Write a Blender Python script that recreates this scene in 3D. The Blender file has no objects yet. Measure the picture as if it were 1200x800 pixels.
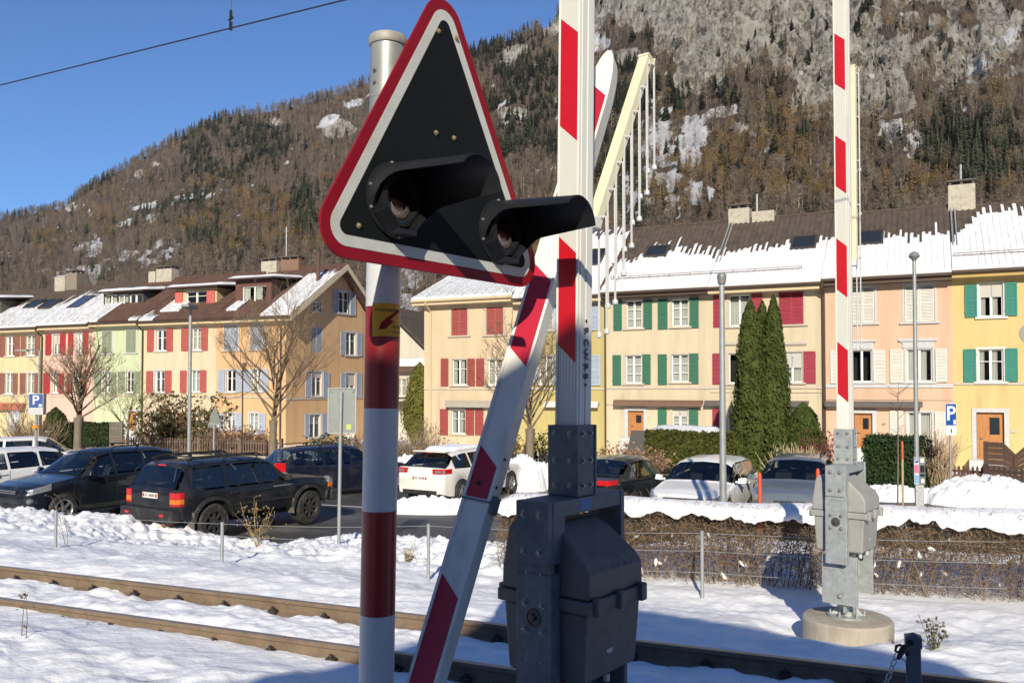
import bpy, bmesh, math, random
import numpy as np
from mathutils import Vector, Matrix, Euler
random.seed(11)
R = math.radians
S = bpy.context.scene
COL = S.collection

# ---------------------------------------------------------------- camera
FOC, CX, CY, PITCH = 1000.0, 600.0, 427.0, R(1.5)
CAMZ = 2.15
CAM = Vector((0, 0, CAMZ))
def ray(px, py):
    dx = (px - CX) / FOC; dy = -(py - CY) / FOC
    return Vector((dx, math.cos(PITCH) - dy * math.sin(PITCH), math.sin(PITCH) + dy * math.cos(PITCH)))
def P(px, py, Y):
    d = ray(px, py); return CAM + d * (Y / d.y)
def PZ(px, py, z):
    d = ray(px, py); return CAM + d * ((z - CAMZ) / d.z)
def proj(X, Y, Z):
    fx, fy = math.cos(PITCH), math.sin(PITCH)
    zz = Z - CAMZ
    dep = Y * fx + zz * fy; up = -Y * fy + zz * fx
    return CX + FOC * X / dep, CY - FOC * up / dep

cam_d = bpy.data.cameras.new("camera"); cam = bpy.data.objects.new("camera", cam_d); COL.objects.link(cam)
cam.location = CAM; cam.rotation_euler = (R(90) + PITCH, 0, 0)
cam_d.sensor_width = 36; cam_d.lens = FOC / 1200 * 36; cam_d.shift_y = 27 / 1200.0
cam_d.clip_start = 0.05; cam_d.clip_end = 6000
S.camera = cam

# ---------------------------------------------------------------- light
SUN_AZ, SUN_EL = R(6), R(27)
w = bpy.data.worlds.new("World"); S.world = w; w.use_nodes = True
nt = w.node_tree; bg = nt.nodes["Background"]
sky = nt.nodes.new("ShaderNodeTexSky"); sky.sky_type = 'NISHITA'; sky.sun_disc = False
sky.sun_elevation = SUN_EL; sky.sun_rotation = R(180) + SUN_AZ
sky.altitude = 500; sky.air_density = 1.0; sky.dust_density = 0.0; sky.ozone_density = 10.0
nt.links.new(sky.outputs[0], bg.inputs[0]); bg.inputs[1].default_value = 0.102
sl = bpy.data.lights.new("sun", 'SUN'); sl.energy = 4.6; sl.angle = R(0.53); sl.color = (1.0, 0.9, 0.73)
so = bpy.data.objects.new("sun", sl); COL.objects.link(so)
sd = Vector((math.sin(SUN_AZ) * math.cos(SUN_EL), math.cos(SUN_AZ) * math.cos(SUN_EL), -math.sin(SUN_EL)))
so.rotation_euler = sd.to_track_quat('-Z', 'Y').to_euler(); so.location = (-20, -60, 40)
S.view_settings.view_transform = 'Standard'; S.view_settings.look = 'None'
S.view_settings.exposure = 0.43; S.view_settings.gamma = 1.0

# ---------------------------------------------------------------- materials
def srgb(r, g, b):
    f = lambda c: (c / 255 / 12.92) if c / 255 <= 0.04045 else ((c / 255 + 0.055) / 1.055) ** 2.4
    return (f(r), f(g), f(b))
MC = {}
def M(name, col, rough=0.7, metal=0.0, var=0.12, scale=6.0, bump=0.0, bscale=None, coat=0.0, spec=None, rand=0.0, dirt=None, stretch=None, trans=0.0):
    """principled material with noise variation of its own colour"""
    if name in MC: return MC[name]
    m = bpy.data.materials.new(name); m.use_nodes = True; n = m.node_tree; L = n.links
    b = n.nodes["Principled BSDF"]
    b.inputs["Roughness"].default_value = rough; b.inputs["Metallic"].default_value = metal
    if coat: b.inputs["Coat Weight"].default_value = coat; b.inputs["Coat Roughness"].default_value = 0.05
    if spec is not None: b.inputs["Specular IOR Level"].default_value = spec
    tc = n.nodes.new("ShaderNodeTexCoord"); src = tc.outputs["Object"]
    if stretch:
        mp = n.nodes.new("ShaderNodeMapping"); mp.inputs["Scale"].default_value = stretch
        L.new(src, mp.inputs[0]); src = mp.outputs[0]
    c4 = (*col, 1)
    if var or dirt:
        no = n.nodes.new("ShaderNodeTexNoise"); no.inputs["Scale"].default_value = scale; no.inputs["Detail"].default_value = 5
        no.inputs["Roughness"].default_value = 0.65
        L.new(src, no.inputs["Vector"])
        mr = n.nodes.new("ShaderNodeMapRange"); mr.inputs[1].default_value = 0.3; mr.inputs[2].default_value = 0.7
        mr.inputs[3].default_value = 1 - var; mr.inputs[4].default_value = 1 + var
        L.new(no.outputs[0], mr.inputs[0])
        mx = n.nodes.new("ShaderNodeVectorMath"); mx.operation = 'SCALE'
        mx.inputs[0].default_value = col; L.new(mr.outputs[0], mx.inputs["Scale"])
        out = mx.outputs[0]
        if rand:
            oi = n.nodes.new("ShaderNodeObjectInfo")
            mr2 = n.nodes.new("ShaderNodeMapRange"); mr2.inputs[3].default_value = 1 - rand; mr2.inputs[4].default_value = 1 + rand
            L.new(oi.outputs["Random"], mr2.inputs[0])
            mx2 = n.nodes.new("ShaderNodeVectorMath"); mx2.operation = 'SCALE'
            L.new(out, mx2.inputs[0]); L.new(mr2.outputs[0], mx2.inputs["Scale"]); out = mx2.outputs[0]
        if dirt:
            dcol, damt, dsc = dirt
            n2 = n.nodes.new("ShaderNodeTexNoise"); n2.inputs["Scale"].default_value = dsc; n2.inputs["Detail"].default_value = 6
            L.new(src, n2.inputs["Vector"])
            r2 = n.nodes.new("ShaderNodeMapRange"); r2.inputs[1].default_value = 0.5; r2.inputs[2].default_value = 0.75
            r2.inputs[3].default_value = 0; r2.inputs[4].default_value = damt
            L.new(n2.outputs[0], r2.inputs[0])
            mm = n.nodes.new("ShaderNodeMix"); mm.data_type = 'RGBA'
            L.new(r2.outputs[0], mm.inputs[0]); L.new(out, mm.inputs[6]); mm.inputs[7].default_value = (*dcol, 1)
            out = mm.outputs[2]
        L.new(out, b.inputs["Base Color"])
    else:
        b.inputs["Base Color"].default_value = c4
    if bump:
        nb = n.nodes.new("ShaderNodeTexNoise"); nb.inputs["Scale"].default_value = bscale or scale * 4; nb.inputs["Detail"].default_value = 4
        L.new(src, nb.inputs["Vector"])
        bp = n.nodes.new("ShaderNodeBump"); bp.inputs["Strength"].default_value = bump; bp.inputs["Distance"].default_value = 0.02
        L.new(nb.outputs[0], bp.inputs["Height"]); L.new(bp.outputs[0], b.inputs["Normal"])
    if trans:
        tr = n.nodes.new("ShaderNodeBsdfTranslucent")
        if (var or dirt): L.new(out, tr.inputs[0])
        else: tr.inputs[0].default_value = c4
        ms = n.nodes.new("ShaderNodeMixShader"); ms.inputs[0].default_value = trans
        L.new(b.outputs[0], ms.inputs[1]); L.new(tr.outputs[0], ms.inputs[2])
        L.new(ms.outputs[0], n.nodes["Material Output"].inputs[0])
    MC[name] = m
    return m
def Mglass(name, col=(0.55, 0.6, 0.62), tr=0.7, rough=0.03):
    if name in MC: return MC[name]
    m = bpy.data.materials.new(name); m.use_nodes = True; n = m.node_tree; L = n.links
    n.nodes.remove(n.nodes["Principled BSDF"])
    t = n.nodes.new("ShaderNodeBsdfTransparent"); t.inputs[0].default_value = (*col, 1)
    g = n.nodes.new("ShaderNodeBsdfGlossy"); g.inputs["Roughness"].default_value = rough; g.inputs[0].default_value = (1, 1, 1, 1)
    fr = n.nodes.new("ShaderNodeFresnel"); fr.inputs[0].default_value = 1.5
    ad = n.nodes.new("ShaderNodeMath"); ad.operation = 'ADD'; ad.inputs[1].default_value = (1 - tr) * 0.25; L.new(fr.outputs[0], ad.inputs[0])
    mx = n.nodes.new("ShaderNodeMixShader"); L.new(ad.outputs[0], mx.inputs[0]); L.new(t.outputs[0], mx.inputs[1]); L.new(g.outputs[0], mx.inputs[2])
    L.new(mx.outputs[0], n.nodes["Material Output"].inputs[0])
    MC[name] = m; return m

# ---------------------------------------------------------------- objects
def tag(o, label=None, cat=None, group=None, kind=None):
    if label: o["label"] = label
    if cat: o["category"] = cat
    if group: o["group"] = group
    if kind: o["kind"] = kind
    return o
def empty(name, loc, rz=0.0, label=None, cat=None, group=None):
    o = bpy.data.objects.new(name, None); COL.objects.link(o); o.location = loc; o.rotation_euler = (0, 0, rz)
    o.empty_display_size = 0.2
    return tag(o, label, cat, group)
class MB:
    def __init__(s): s.v = []; s.f = []; s.m = []
    def add(s, vs, fs, mi=0):
        k = len(s.v); s.v.extend([tuple(x) for x in vs]); s.f.extend([tuple(i + k for i in f) for f in fs]); s.m.extend([mi] * len(fs)); return s
    def box(s, x0, x1, y0, y1, z0, z1, mi=0, T=None):
        vs = [Vector((x, y, z)) for z in (z0, z1) for y in (y0, y1) for x in (x0, x1)]
        if T is not None: vs = [T @ v for v in vs]
        return s.add(vs, [(0, 2, 3, 1), (4, 5, 7, 6), (0, 1, 5, 4), (2, 6, 7, 3), (0, 4, 6, 2), (1, 3, 7, 5)], mi)
    def cbox(s, c, sz, mi=0, T=None):
        return s.box(c[0]-sz[0]/2, c[0]+sz[0]/2, c[1]-sz[1]/2, c[1]+sz[1]/2, c[2]-sz[2]/2, c[2]+sz[2]/2, mi, T)
    def quad(s, a, b, c, d, mi=0): return s.add([a, b, c, d], [(0, 1, 2, 3)], mi)
    def hexa(s, pts, mi=0):  # 4 bottom, 4 top
        return s.add(pts, [(3, 2, 1, 0), (4, 5, 6, 7), (0, 1, 5, 4), (1, 2, 6, 5), (2, 3, 7, 6), (3, 0, 4, 7)], mi)
    def prism(s, poly, d0, d1, T=None, mi=0):
        """poly in (x,z), extruded y d0..d1"""
        n = len(poly)
        vs = [Vector((x, d0, z)) for x, z in poly] + [Vector((x, d1, z)) for x, z in poly]
        if T is not None: vs = [T @ v for v in vs]
        fs = [tuple(range(n)), tuple(range(2 * n - 1, n - 1, -1))] + [(i, i + n, (i + 1) % n + n, (i + 1) % n) for i in range(n)]
        return s.add(vs, fs, mi)
    def tube(s, pts, rad, n=8, cap=True, mi=0):
        pts = [Vector(p) for p in pts]
        if not hasattr(rad, '__len__'): rad = [rad] * len(pts)
        vs = []; up = None
        for i, p in enumerate(pts):
            t = (pts[min(i + 1, len(pts) - 1)] - pts[max(i - 1, 0)])
            if t.length < 1e-9: t = Vector((0, 0, 1))
            t.normalize()
            if up is None:
                a = Vector((1, 0, 0)) if abs(t.x) < 0.8 else Vector((0, 1, 0))
                up = t.cross(a).normalized()
            else:
                up = (up - t * up.dot(t))
                if up.length < 1e-6: up = t.cross(Vector((1, 0, 0.3)))
                up.normalize()
            sd_ = t.cross(up)
            for k in range(n):
                a = 2 * math.pi * k / n
                vs.append(p + (up * math.cos(a) + sd_ * math.sin(a)) * rad[i])
        fs = []
        for i in range(len(pts) - 1):
            for k in range(n):
                fs.append((i * n + k, i * n + (k + 1) % n, (i + 1) * n + (k + 1) % n, (i + 1) * n + k))
        if cap:
            fs.append(tuple(range(n - 1, -1, -1))); fs.append(tuple((len(pts) - 1) * n + k for k in range(n)))
        return s.add(vs, fs, mi)
    def lathe(s, prof, n=24, T=None, mi=0, cap=True):
        """prof (r,z) around z"""
        vs = [Vector((r * math.cos(2 * math.pi * k / n), r * math.sin(2 * math.pi * k / n), z)) for r, z in prof for k in range(n)]
        if T is not None: vs = [T @ v for v in vs]
        fs = [(i * n + k, i * n + (k + 1) % n, (i + 1) * n + (k + 1) % n, (i + 1) * n + k) for i in range(len(prof) - 1) for k in range(n)]
        if cap:
            fs.append(tuple(range(n - 1, -1, -1))); fs.append(tuple((len(prof) - 1) * n + k for k in range(n)))
        return s.add(vs, fs, mi)
    def build(s, name, mat, parent=None, smooth=False, bevel=0.0, seg=2, ang=35, fix=True):
        me = bpy.data.meshes.new(name); me.from_pydata([tuple(v) for v in s.v], [], s.f)
        mats = mat if isinstance(mat, (list, tuple)) else [mat]
        for m in mats: me.materials.append(m)
        if len(mats) > 1: me.polygons.foreach_set("material_index", s.m)
        if fix and len(s.f) < 60000:
            bm = bmesh.new(); bm.from_mesh(me); bmesh.ops.recalc_face_normals(bm, faces=bm.faces); bm.to_mesh(me); bm.free()
        if smooth:
            me.polygons.foreach_set("use_smooth", [True] * len(me.polygons))
            if smooth != 'all':
                try: me.set_sharp_from_angle(angle=R(ang))
                except Exception: pass
        me.update()
        o = bpy.data.objects.new(name, me); COL.objects.link(o)
        if parent is not None: o.parent = parent
        if bevel:
            bv = o.modifiers.new("bevel", 'BEVEL'); bv.width = bevel; bv.segments = seg; bv.limit_method = 'ANGLE'; bv.angle_limit = R(40)
        return o
def np_mesh(name, V, F, mat, parent=None, smooth=False):
    """V (n,3), F (m,k) equal-size faces"""
    me = bpy.data.meshes.new(name); n, m, k = len(V), len(F), F.shape[1]
    me.vertices.add(n); me.vertices.foreach_set("co", np.asarray(V, dtype=np.float32).ravel())
    me.loops.add(m * k); me.loops.foreach_set("vertex_index", np.asarray(F, dtype=np.int32).ravel())
    me.polygons.add(m); me.polygons.foreach_set("loop_start", np.arange(0, m * k, k, dtype=np.int32))
    me.polygons.foreach_set("loop_total", np.full(m, k, dtype=np.int32))
    if smooth: me.polygons.foreach_set("use_smooth", np.ones(m, dtype=bool))
    for mm in (mat if isinstance(mat, (list, tuple)) else [mat]): me.materials.append(mm)
    me.update(calc_edges=True); me.validate()
    o = bpy.data.objects.new(name, me); COL.objects.link(o)
    if parent is not None: o.parent = parent
    return o
def copy_tree(o, parent=None):
    c = o.copy(); COL.objects.link(c)
    if parent is not None: c.parent = parent; c.matrix_parent_inverse = o.matrix_parent_inverse.copy()
    for ch in list(o.children): copy_tree(ch, c)
    return c
def text(name, s, size, T, mat, parent=None, depth=0.0015, align='CENTER', space=1.0, bold=0.0):
    cu = bpy.data.curves.new(name, 'FONT'); cu.body = s; cu.size = size; cu.extrude = depth; cu.align_x = align; cu.align_y = 'CENTER'; cu.space_character = space
    cu.offset = bold
    t = bpy.data.objects.new(name + "_curve", cu); COL.objects.link(t)
    dg = bpy.context.evaluated_depsgraph_get(); dg.update()
    me = bpy.data.meshes.new_from_object(t.evaluated_get(dg)); me.name = name
    bpy.data.objects.remove(t)
    me.materials.clear(); me.materials.append(mat)
    o = bpy.data.objects.new(name, me); COL.objects.link(o)
    if parent is not None: o.parent = parent
    o.matrix_local = T
    return o
def frame(o, x, y, z):
    """matrix whose columns are the unit vectors x,y,z at o"""
    m = Matrix.Identity(4)
    for i, a in enumerate((Vector(x), Vector(y), Vector(z))):
        for j in range(3): m[j][i] = a[j]
    for j in range(3): m[j][3] = o[j]
    return m

# ---------------------------------------------------------------- numpy noise
def _h(ix, iy, seed):
    n = (ix.astype(np.int64) * 374761393 + iy.astype(np.int64) * 668265263 + seed * 974634777) & 0x7fffffff
    n = ((n ^ (n >> 13)) * 1274126177) & 0x7fffffff
    n = n ^ (n >> 16)
    return (n & 0xffff) / 65535.0
def vnoise(x, y, seed=0):
    ix = np.floor(x); iy = np.floor(y); fx = x - ix; fy = y - iy
    fx = fx * fx * fx * (fx * (fx * 6 - 15) + 10); fy = fy * fy * fy * (fy * (fy * 6 - 15) + 10)
    a = _h(ix, iy, seed); b = _h(ix + 1, iy, seed); c = _h(ix, iy + 1, seed); d = _h(ix + 1, iy + 1, seed)
    return (a + (b - a) * fx) * (1 - fy) + (c + (d - c) * fx) * fy
def fbm(x, y, seed=0, o=4, g=0.5):
    t = 0; a = 1.0; s = 0
    for i in range(o):
        t = t + a * vnoise(x * 2 ** i + 17.3 * i, y * 2 ** i - 9.1 * i, seed + i); s += a; a *= g
    return t / s
def sm(a, b, x):
    t = np.clip((x - a) / (b - a), 0, 1); return t * t * (3 - 2 * t)

# ---------------------------------------------------------------- rail frame
RA = R(22.6)
EX = Vector((math.cos(RA), -math.sin(RA), 0)); EQ = Vector((math.sin(RA), math.cos(RA), 0))
def pq(X, Y): return X * EX.x + Y * EX.y, X * EQ.x + Y * EQ.y
def W(p, q, z=0.0): return EX * p + EQ * q + Vector((0, 0, z))
Q1, Q2 = 6.09, 7.16
def lot_z(q): return -0.7 - 0.0175 * q
def lot_pt(px, py):
    z = -1.0
    for _ in range(8):
        p = PZ(px, py, z); z = lot_z(pq(p.x, p.y)[1])
    return PZ(px, py, z)
def on_lot(px, Y, dz=0.0):
    X = (px - CX) / FOC * Y
    return Vector((X, Y, lot_z(pq(X, Y)[1]) + dz))
# ================================================================ ground
def ground_h(X, Y):
    p, q = X * EX.x + Y * EX.y, X * EQ.x + Y * EQ.y
    n1 = fbm(X * 0.9, Y * 0.9, 3, 4) - 0.5
    n2 = fbm(X * 3.1, Y * 3.1, 7, 4) - 0.5
    n3 = fbm(X * 9.0, Y * 9.0, 9, 3) - 0.5
    rid = 1 - np.abs(2 * fbm(X * 2.6 + 4, Y * 2.6, 21, 4, 0.6) - 1)
    # camera side of the track
    near = 0.02 + 0.05 * np.clip((-2.5 - p) / 4, -0.6, 1.2) + 0.18 * n1 + 0.10 * n2 + 0.022 * n3
    near = near * (1 - sm(Q1 - 1.1, Q1 - 0.12, q)) + (-0.075 - 0.05 * sm(-6.5, -2.5, p) + 0.05 * n2) * sm(Q1 - 1.1, Q1 - 0.12, q)
    mid = -0.125 + 0.09 * n2 + 0.05 * n1 + 0.05 * n3 + 0.045 * np.exp(-((q - Q1 - 0.45) / 0.3) ** 2)
    far0 = -0.035 + 0.03 * n2 + 0.06 * n1
    far = far0 + (-0.34) * sm(Q2 + 0.6, 10.2, q) + 0.06 * n2 + 0.02 * n3
    crest = np.interp(p, [-22, -15, -13.6, -12.2, -10.2, -9.0, -6.0, -4.6, -3.6, 0, 8, 30], [-0.54, -0.54, -0.52, -0.74, -0.84, -0.60, -0.46, -0.46, -0.42, -0.42, -0.42, -0.42])
    bm = sm(10.2, 12.2, q)
    lump = (1 - sm(-4.4, -3.2, p)) * sm(10.3, 11.2, q) * (1 - sm(13.4, 14.0, q))
    far = far * (1 - bm) + crest * bm + lump * (0.25 * (rid - 0.62) + 0.15 * n2 + 0.06 * n3)
    lot = -0.7 - 0.0175 * q
    ks = 1.9 * sm(-4.0, -2.5, p)
    cut = sm(13.1 + ks + 0.5 * n1, 14.0 + ks + 0.5 * n1, q)
    far = far - 0.16 * np.exp(-(((X - 3.2) / .75) ** 2 + ((Y - 8.3) / .75) ** 2) ** 2)
    garden = sm(33.0, 34.0, q)
    far = far * (1 - cut) + (lot - 0.10) * cut + garden * (0.16 + 0.1 * n1)
    z = np.where(q < Q1, near, np.where(q < Q2 + 0.0, mid, far))
    # packed snow squeezed close to the far side of each rail
    dist = np.hypot(X, Y)
    z = np.where(dist > 75, -1.45, z)
    fade = sm(60, 75, dist)
    return z * (1 - fade) + (-1.45) * fade

snow_m = M("snow", (0.83, 0.84, 0.86), 0.6, var=0.06, scale=1.1, bump=0.6, bscale=15, spec=0.3)
roof_snow_m = M("thin_old_snow", (0.66, 0.68, 0.71), 0.65, var=0.07, scale=2.2, bump=0.5, bscale=9, spec=0.3)
# snow with a little subsurface-like softness comes from its relief only
def make_ground():
    a = np.concatenate([np.linspace(-180, -46, 40)[:-1], np.linspace(-46, 44, 820), np.linspace(44, 180, 40)[1:]])
    a = np.radians(a)
    r = np.concatenate([[0.05, 0.5, 1.0, 1.5, 2.0], 2.4 * 1.0065 ** np.arange(0, 520), [78, 100, 150, 300, 700, 1500, 4000]])
    A, RR = np.meshgrid(a, r)
    X = RR * np.sin(A); Y = RR * np.cos(A)
    # snap a column of vertices away from the rail webs: done by height function edges only
    Z = ground_h(X, Y)
    Qg = X * EQ.x + Y * EQ.y
    Z = Z - 0.22 * sm(Q1 - 1.3, Q1 - 0.9, Qg) * (1 - sm(Q2 + 0.8, Q2 + 1.2, Qg)) * (np.hypot(X, Y) < 60)
    V = np.stack([X, Y, Z], -1).reshape(-1, 3)
    na, nr = len(a), len(r)
    i = np.arange(nr - 1)[:, None] * na + np.arange(na - 1)[None, :]
    F = np.stack([i, i + 1, i + 1 + na, i + na], -1).reshape(-1, 4)[:, ::-1]
    F = F[:, ::-1] if False else F
    o = np_mesh("snow_ground", V, F, snow_m, smooth=True)
    tag(o, kind="structure"); return o
make_ground()
def track_snow():
    # snow lying between and beside the rails, in strips that follow them
    Vs = []; Fs = []; k = 0
    ps = np.concatenate([np.arange(-60, -16, .5), np.arange(-16, 7, .045), np.arange(7, 40, .5)])
    for q0, q1, n in ((Q1 - 1.35, Q1 - .022, 40), (Q1 + .022, Q2 - .022, 34), (Q2 + .022, Q2 + 1.25, 36)):
        qs = np.linspace(q0, q1, n); Pg, Qg = np.meshgrid(ps, qs); X = Pg * EX.x + Qg * EQ.x; Y = Pg * EX.y + Qg * EQ.y
        ql = np.clip(Qg, None, Q1 - .001) if q1 < Q1 else (np.clip(Qg, Q1 + .001, Q2 - .001) if q1 < Q2 else np.clip(Qg, Q2 + .001, None))
        Xe = Pg * EX.x + ql * EQ.x; Ye = Pg * EX.y + ql * EQ.y
        Z = ground_h(Xe, Ye) + .004
        e0 = sm(0, .10, Qg - q0); e1 = sm(0, .10, q1 - Qg)
        if q0 > Q1: # snow melts back a little from the steel
            Z = Z - .035 * (1 - e0) * (fbm(Pg * 1.7, Qg, 91, 3))
        if q1 < Q2: Z = Z - .05 * (1 - e1) * fbm(Pg * 2.3, Qg, 92, 3) - .05 * (1 - e1) * (fbm(Pg * .8, Qg, 93, 2) > .58)
        Vs.append(np.stack([X, Y, Z], -1).reshape(-1, 3)); m = len(ps)
        i = np.arange(n - 1)[:, None] * m + np.arange(m - 1)[None]; Fs.append(np.stack([i, i + 1, i + 1 + m, i + m], -1).reshape(-1, 4) + k); k += n * m
    o = np_mesh("track_snow", np.concatenate(Vs), np.concatenate(Fs), snow_m, smooth=True); tag(o, kind="stuff")
track_snow()

# asphalt lot
asph = M("asphalt", (0.06, 0.058, 0.056), 0.6, var=0.3, scale=1.2, bump=0.25, bscale=90, dirt=((0.3, 0.3, 0.31), 0.55, 0.55))
lot = MB()
for i in range(24):
    for j in range(8):
        p0, p1 = -60 + i * 4, -56 + i * 4; qa = 13.2 if p1 <= -4 else 15.0; qs = (34.0 - qa) / 8; q0, q1 = qa + j * qs, qa + (j + 1) * qs
        lot.quad(W(p0, q0, lot_z(q0)), W(p1, q0, lot_z(q0)), W(p1, q1, lot_z(q1)), W(p0, q1, lot_z(q1)))
tag(lot.build("parking_lot", asph), kind="structure")
mk = MB()
for k in range(-14, 12):
    p0 = k * 2.6 + 0.7
    mk.quad(W(p0, 19.5, lot_z(19.5) + .006), W(p0 + .12, 19.5, lot_z(19.5) + .006), W(p0 + .12, 24.5, lot_z(24.5) + .006), W(p0, 24.5, lot_z(24.5) + .006))
mk.quad(W(-40, 19.4, lot_z(19.4) + .006), W(30, 19.4, lot_z(19.4) + .006), W(30, 19.5, lot_z(19.5) + .006), W(-40, 19.5, lot_z(19.5) + .006))
tag(mk.build("parking_markings", M("road_paint", (0.75, 0.75, 0.72), 0.6, var=0.25, scale=9)), kind="structure")

# unseen road asphalt, added around the camera to cut light bounced off snow
rd = MB()
for i in range(10):
    y0, y1 = -42 + i * 4.4, -42 + (i + 1) * 4.4; rd.quad((-10, y0, .12), (12, y0, .12), (12, y1, .12), (-10, y1, .12))
tag(rd.build("road", asph), kind="structure")
# heaps of cleared snow
def heap(px, Y, wid, dep, h, seed, dz=0.0):
    c = on_lot(px, Y); n = 46
    u = np.linspace(-1, 1, n); U, Vv = np.meshgrid(u, u)
    Xx = U * wid / 2; Yy = Vv * dep / 2
    rr = np.clip(1 - (U ** 2 + Vv ** 2), 0, 1)
    lum = 1 - np.abs(2 * fbm(Xx * 3 + seed, Yy * 3, seed, 4, .6) - 1)
    Z = h * rr ** 0.55 * (0.35 + 0.8 * lum) + 0.09 * (fbm(Xx * 8, Yy * 8, seed + 3, 3) - .5) * (rr > 0) - 0.04
    Vt = np.stack([Xx + c.x, Yy + c.y, Z + c.z + dz], -1).reshape(-1, 3)
    i = np.arange(n - 1)[:, None] * n + np.arange(n - 1)[None, :]
    F = np.stack([i, i + 1, i + 1 + n, i + n], -1).reshape(-1, 4)
    o = np_mesh("snow_heap", Vt, F, snow_m, smooth=True); tag(o, kind="stuff")
heap(1152, 24.5, 3.4, 2.6, .78, 3)
heap(1212, 24.5, 2.2, 2.4, 0.5, 31)
heap(1042, 25.5, 2.6, 1.6, 0.42, 5)
heap(1095, 25.0, 1.6, 1.5, 0.4, 6)
heap(505, 21.9, 2.6, 1.2, 0.42, 8)
heap(555, 22.2, 2.2, 1.1, 0.36, 9)
heap(478, 28.0, 1.8, 1.6, 1.0, 10)
heap(612, 27.5, 1.6, 1.6, 1.05, 12)
heap(640, 28.5, 2.6, 1.6, 0.8, 13)

# ================================================================ track
rail_rust = M("rail_rust", (0.165, 0.120, 0.080), 0.8, var=0.22, scale=7, bump=0.2, bscale=60, dirt=((0.11, 0.07, 0.045), 0.7, 3), stretch=(1, 1, 1))
rail_top = M("rail_worn_steel", (0.36, 0.30, 0.25), 0.4, 0.6, var=0.15, scale=5)
track = empty("railway_track", W(0, Q1 + .53, -.15), 0, "pair of rusty brown rails half buried in snow", "railway track")
def rail(q):
    prof = [(-.065, -.16), (.065, -.16), (.065, -.148), (.012, -.125), (.010, -.045), (.034, -.034), (.036, -.008), (.028, 0), (-.028, 0), (-.036, -.008), (-.034, -.034), (-.010, -.045), (-.012, -.125), (-.065, -.148)]
    b = MB(); ps = list(range(-90, 61, 3)); n = len(prof)
    vs = []
    for p in ps:
        for (d, z) in prof: vs.append(W(p, q + d, z))
    fs = []; ms = []
    for i in range(len(ps) - 1):
        for k in range(n):
            b_ = (i * n + k, i * n + (k + 1) % n, (i + 1) * n + (k + 1) % n, (i + 1) * n + k)
            fs.append(b_); ms.append(1 if k == 7 else 0)
    b.add(vs, fs); b.m = ms
    o = b.build("rail", [rail_rust, rail_top], track); o.matrix_parent_inverse = Matrix.Translation(-track.location)
    return o
rails = [rail(Q1), rail(Q2)]
clip_m = M("clip_iron", (0.05, 0.04, 0.035), 0.7, 0.3)
clip = MB().cbox((0, -.058, -.12), (.09, .05, .035)).tube([(0, -.065, -.12), (0, -.065, -.068)], .014, 6).tube([(-.03, -.05, -.10), (.0, -.035, -.09), (.03, -.05, -.10)], .01, 5)
clip0 = None
for q in (Q1, Q2):
    for k in range(-20, 6):
        p = k * .62 + (0.2 if q == Q1 else 0)
        c = clip.build("rail_clip", clip_m, track, bevel=0) if clip0 is None else clip0.copy()
        if clip0 is None: clip0 = c
        else: COL.objects.link(c); c.parent = track
        c.location = W(p, q, 0) - track.location; c.rotation_euler = (0, 0, -RA)

# contact wire over the track, with its dropper
wa, wb = P(-260, 170, 12.0), P(0, 100, 9.6); wc = P(405, 0, 7.45); wd = wc + (wc - wb) * 2.2
wire_m = M("copper_wire", (0.03, 0.03, 0.032), 0.5, 0.6, var=0)
cw = empty("contact_wire", wb, 0, "thin dark overhead contact wire crossing the blue sky", "wire")
def in_parent(o, e): o.matrix_parent_inverse = Matrix.Translation(-Vector(e.location)); return o
in_parent(MB().tube([wb + (wb - wc) * 6, wb, wc, wd], .0075, 6).build("wire_strand", wire_m, cw), cw)
dp = wb.lerp(wc, 292 / 405.0)
d_ = MB().tube([dp + Vector((0, 0, -.02)), dp + Vector((0, 0, .06))], .016, 6).tube([dp + Vector((-.02, 0, .07)), dp + Vector((.02, 0, .11))], .013, 6).tube([dp + Vector((0, 0, .1)), dp + Vector((0, 0, .17))], .014, 6).tube([dp + Vector((0, 0, .15)), dp + Vector((0, 0, 1.1))], .004, 5)
in_parent(d_.build("dropper", wire_m, cw), cw)
# ================================================================ level crossing equipment
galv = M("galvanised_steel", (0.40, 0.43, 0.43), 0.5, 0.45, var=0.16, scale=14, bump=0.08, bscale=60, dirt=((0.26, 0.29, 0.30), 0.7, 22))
galv_shaded = M("galvanised_steel_shaded", (0.125, 0.15, 0.165), 0.6, 0.15, var=0.2, scale=11, dirt=((0.07, 0.08, 0.085), 0.6, 16))  # same steel as galv, darkened to put the near machine's shade into its colour
house_shaded = M("machine_housing_shaded", (0.115, 0.11, 0.105), 0.6, var=0.12, scale=8, dirt=((0.065, 0.062, 0.06), 0.6, 10))  # darker copy of house_g, with shade painted in for the near machine
steel_dk = M("bolt_steel", (0.30, 0.30, 0.29), 0.45, 0.6, var=0.2, scale=40)
white_p = M("white_paint", (0.68, 0.68, 0.63), 0.4, var=0.05, scale=5, dirt=((0.42, 0.41, 0.36), 0.6, 5), stretch=(2, 2, .3))
refl_w = M("reflective_white", (0.56, 0.56, 0.50), 0.45, var=0.05, scale=20, stretch=(30, 1, .2))
red_f = M("reflective_red", (0.47, 0.005, 0.014), 0.4, var=0.06, scale=6)
red_p = M("red_paint", (0.23, 0.012, 0.016), 0.35, var=0.1, scale=8)
red_s = M("sign_red", (0.21, 0.003, 0.010), 0.5, spec=.3, var=0.06, scale=8)
black_p = M("black_panel", (0.006, 0.008, 0.009), 0.7, spec=.15, var=0.15, scale=9)
black_h = M("black_hood", (0.010, 0.011, 0.013), 0.45, spec=.4, var=0.2, scale=12)
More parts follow.
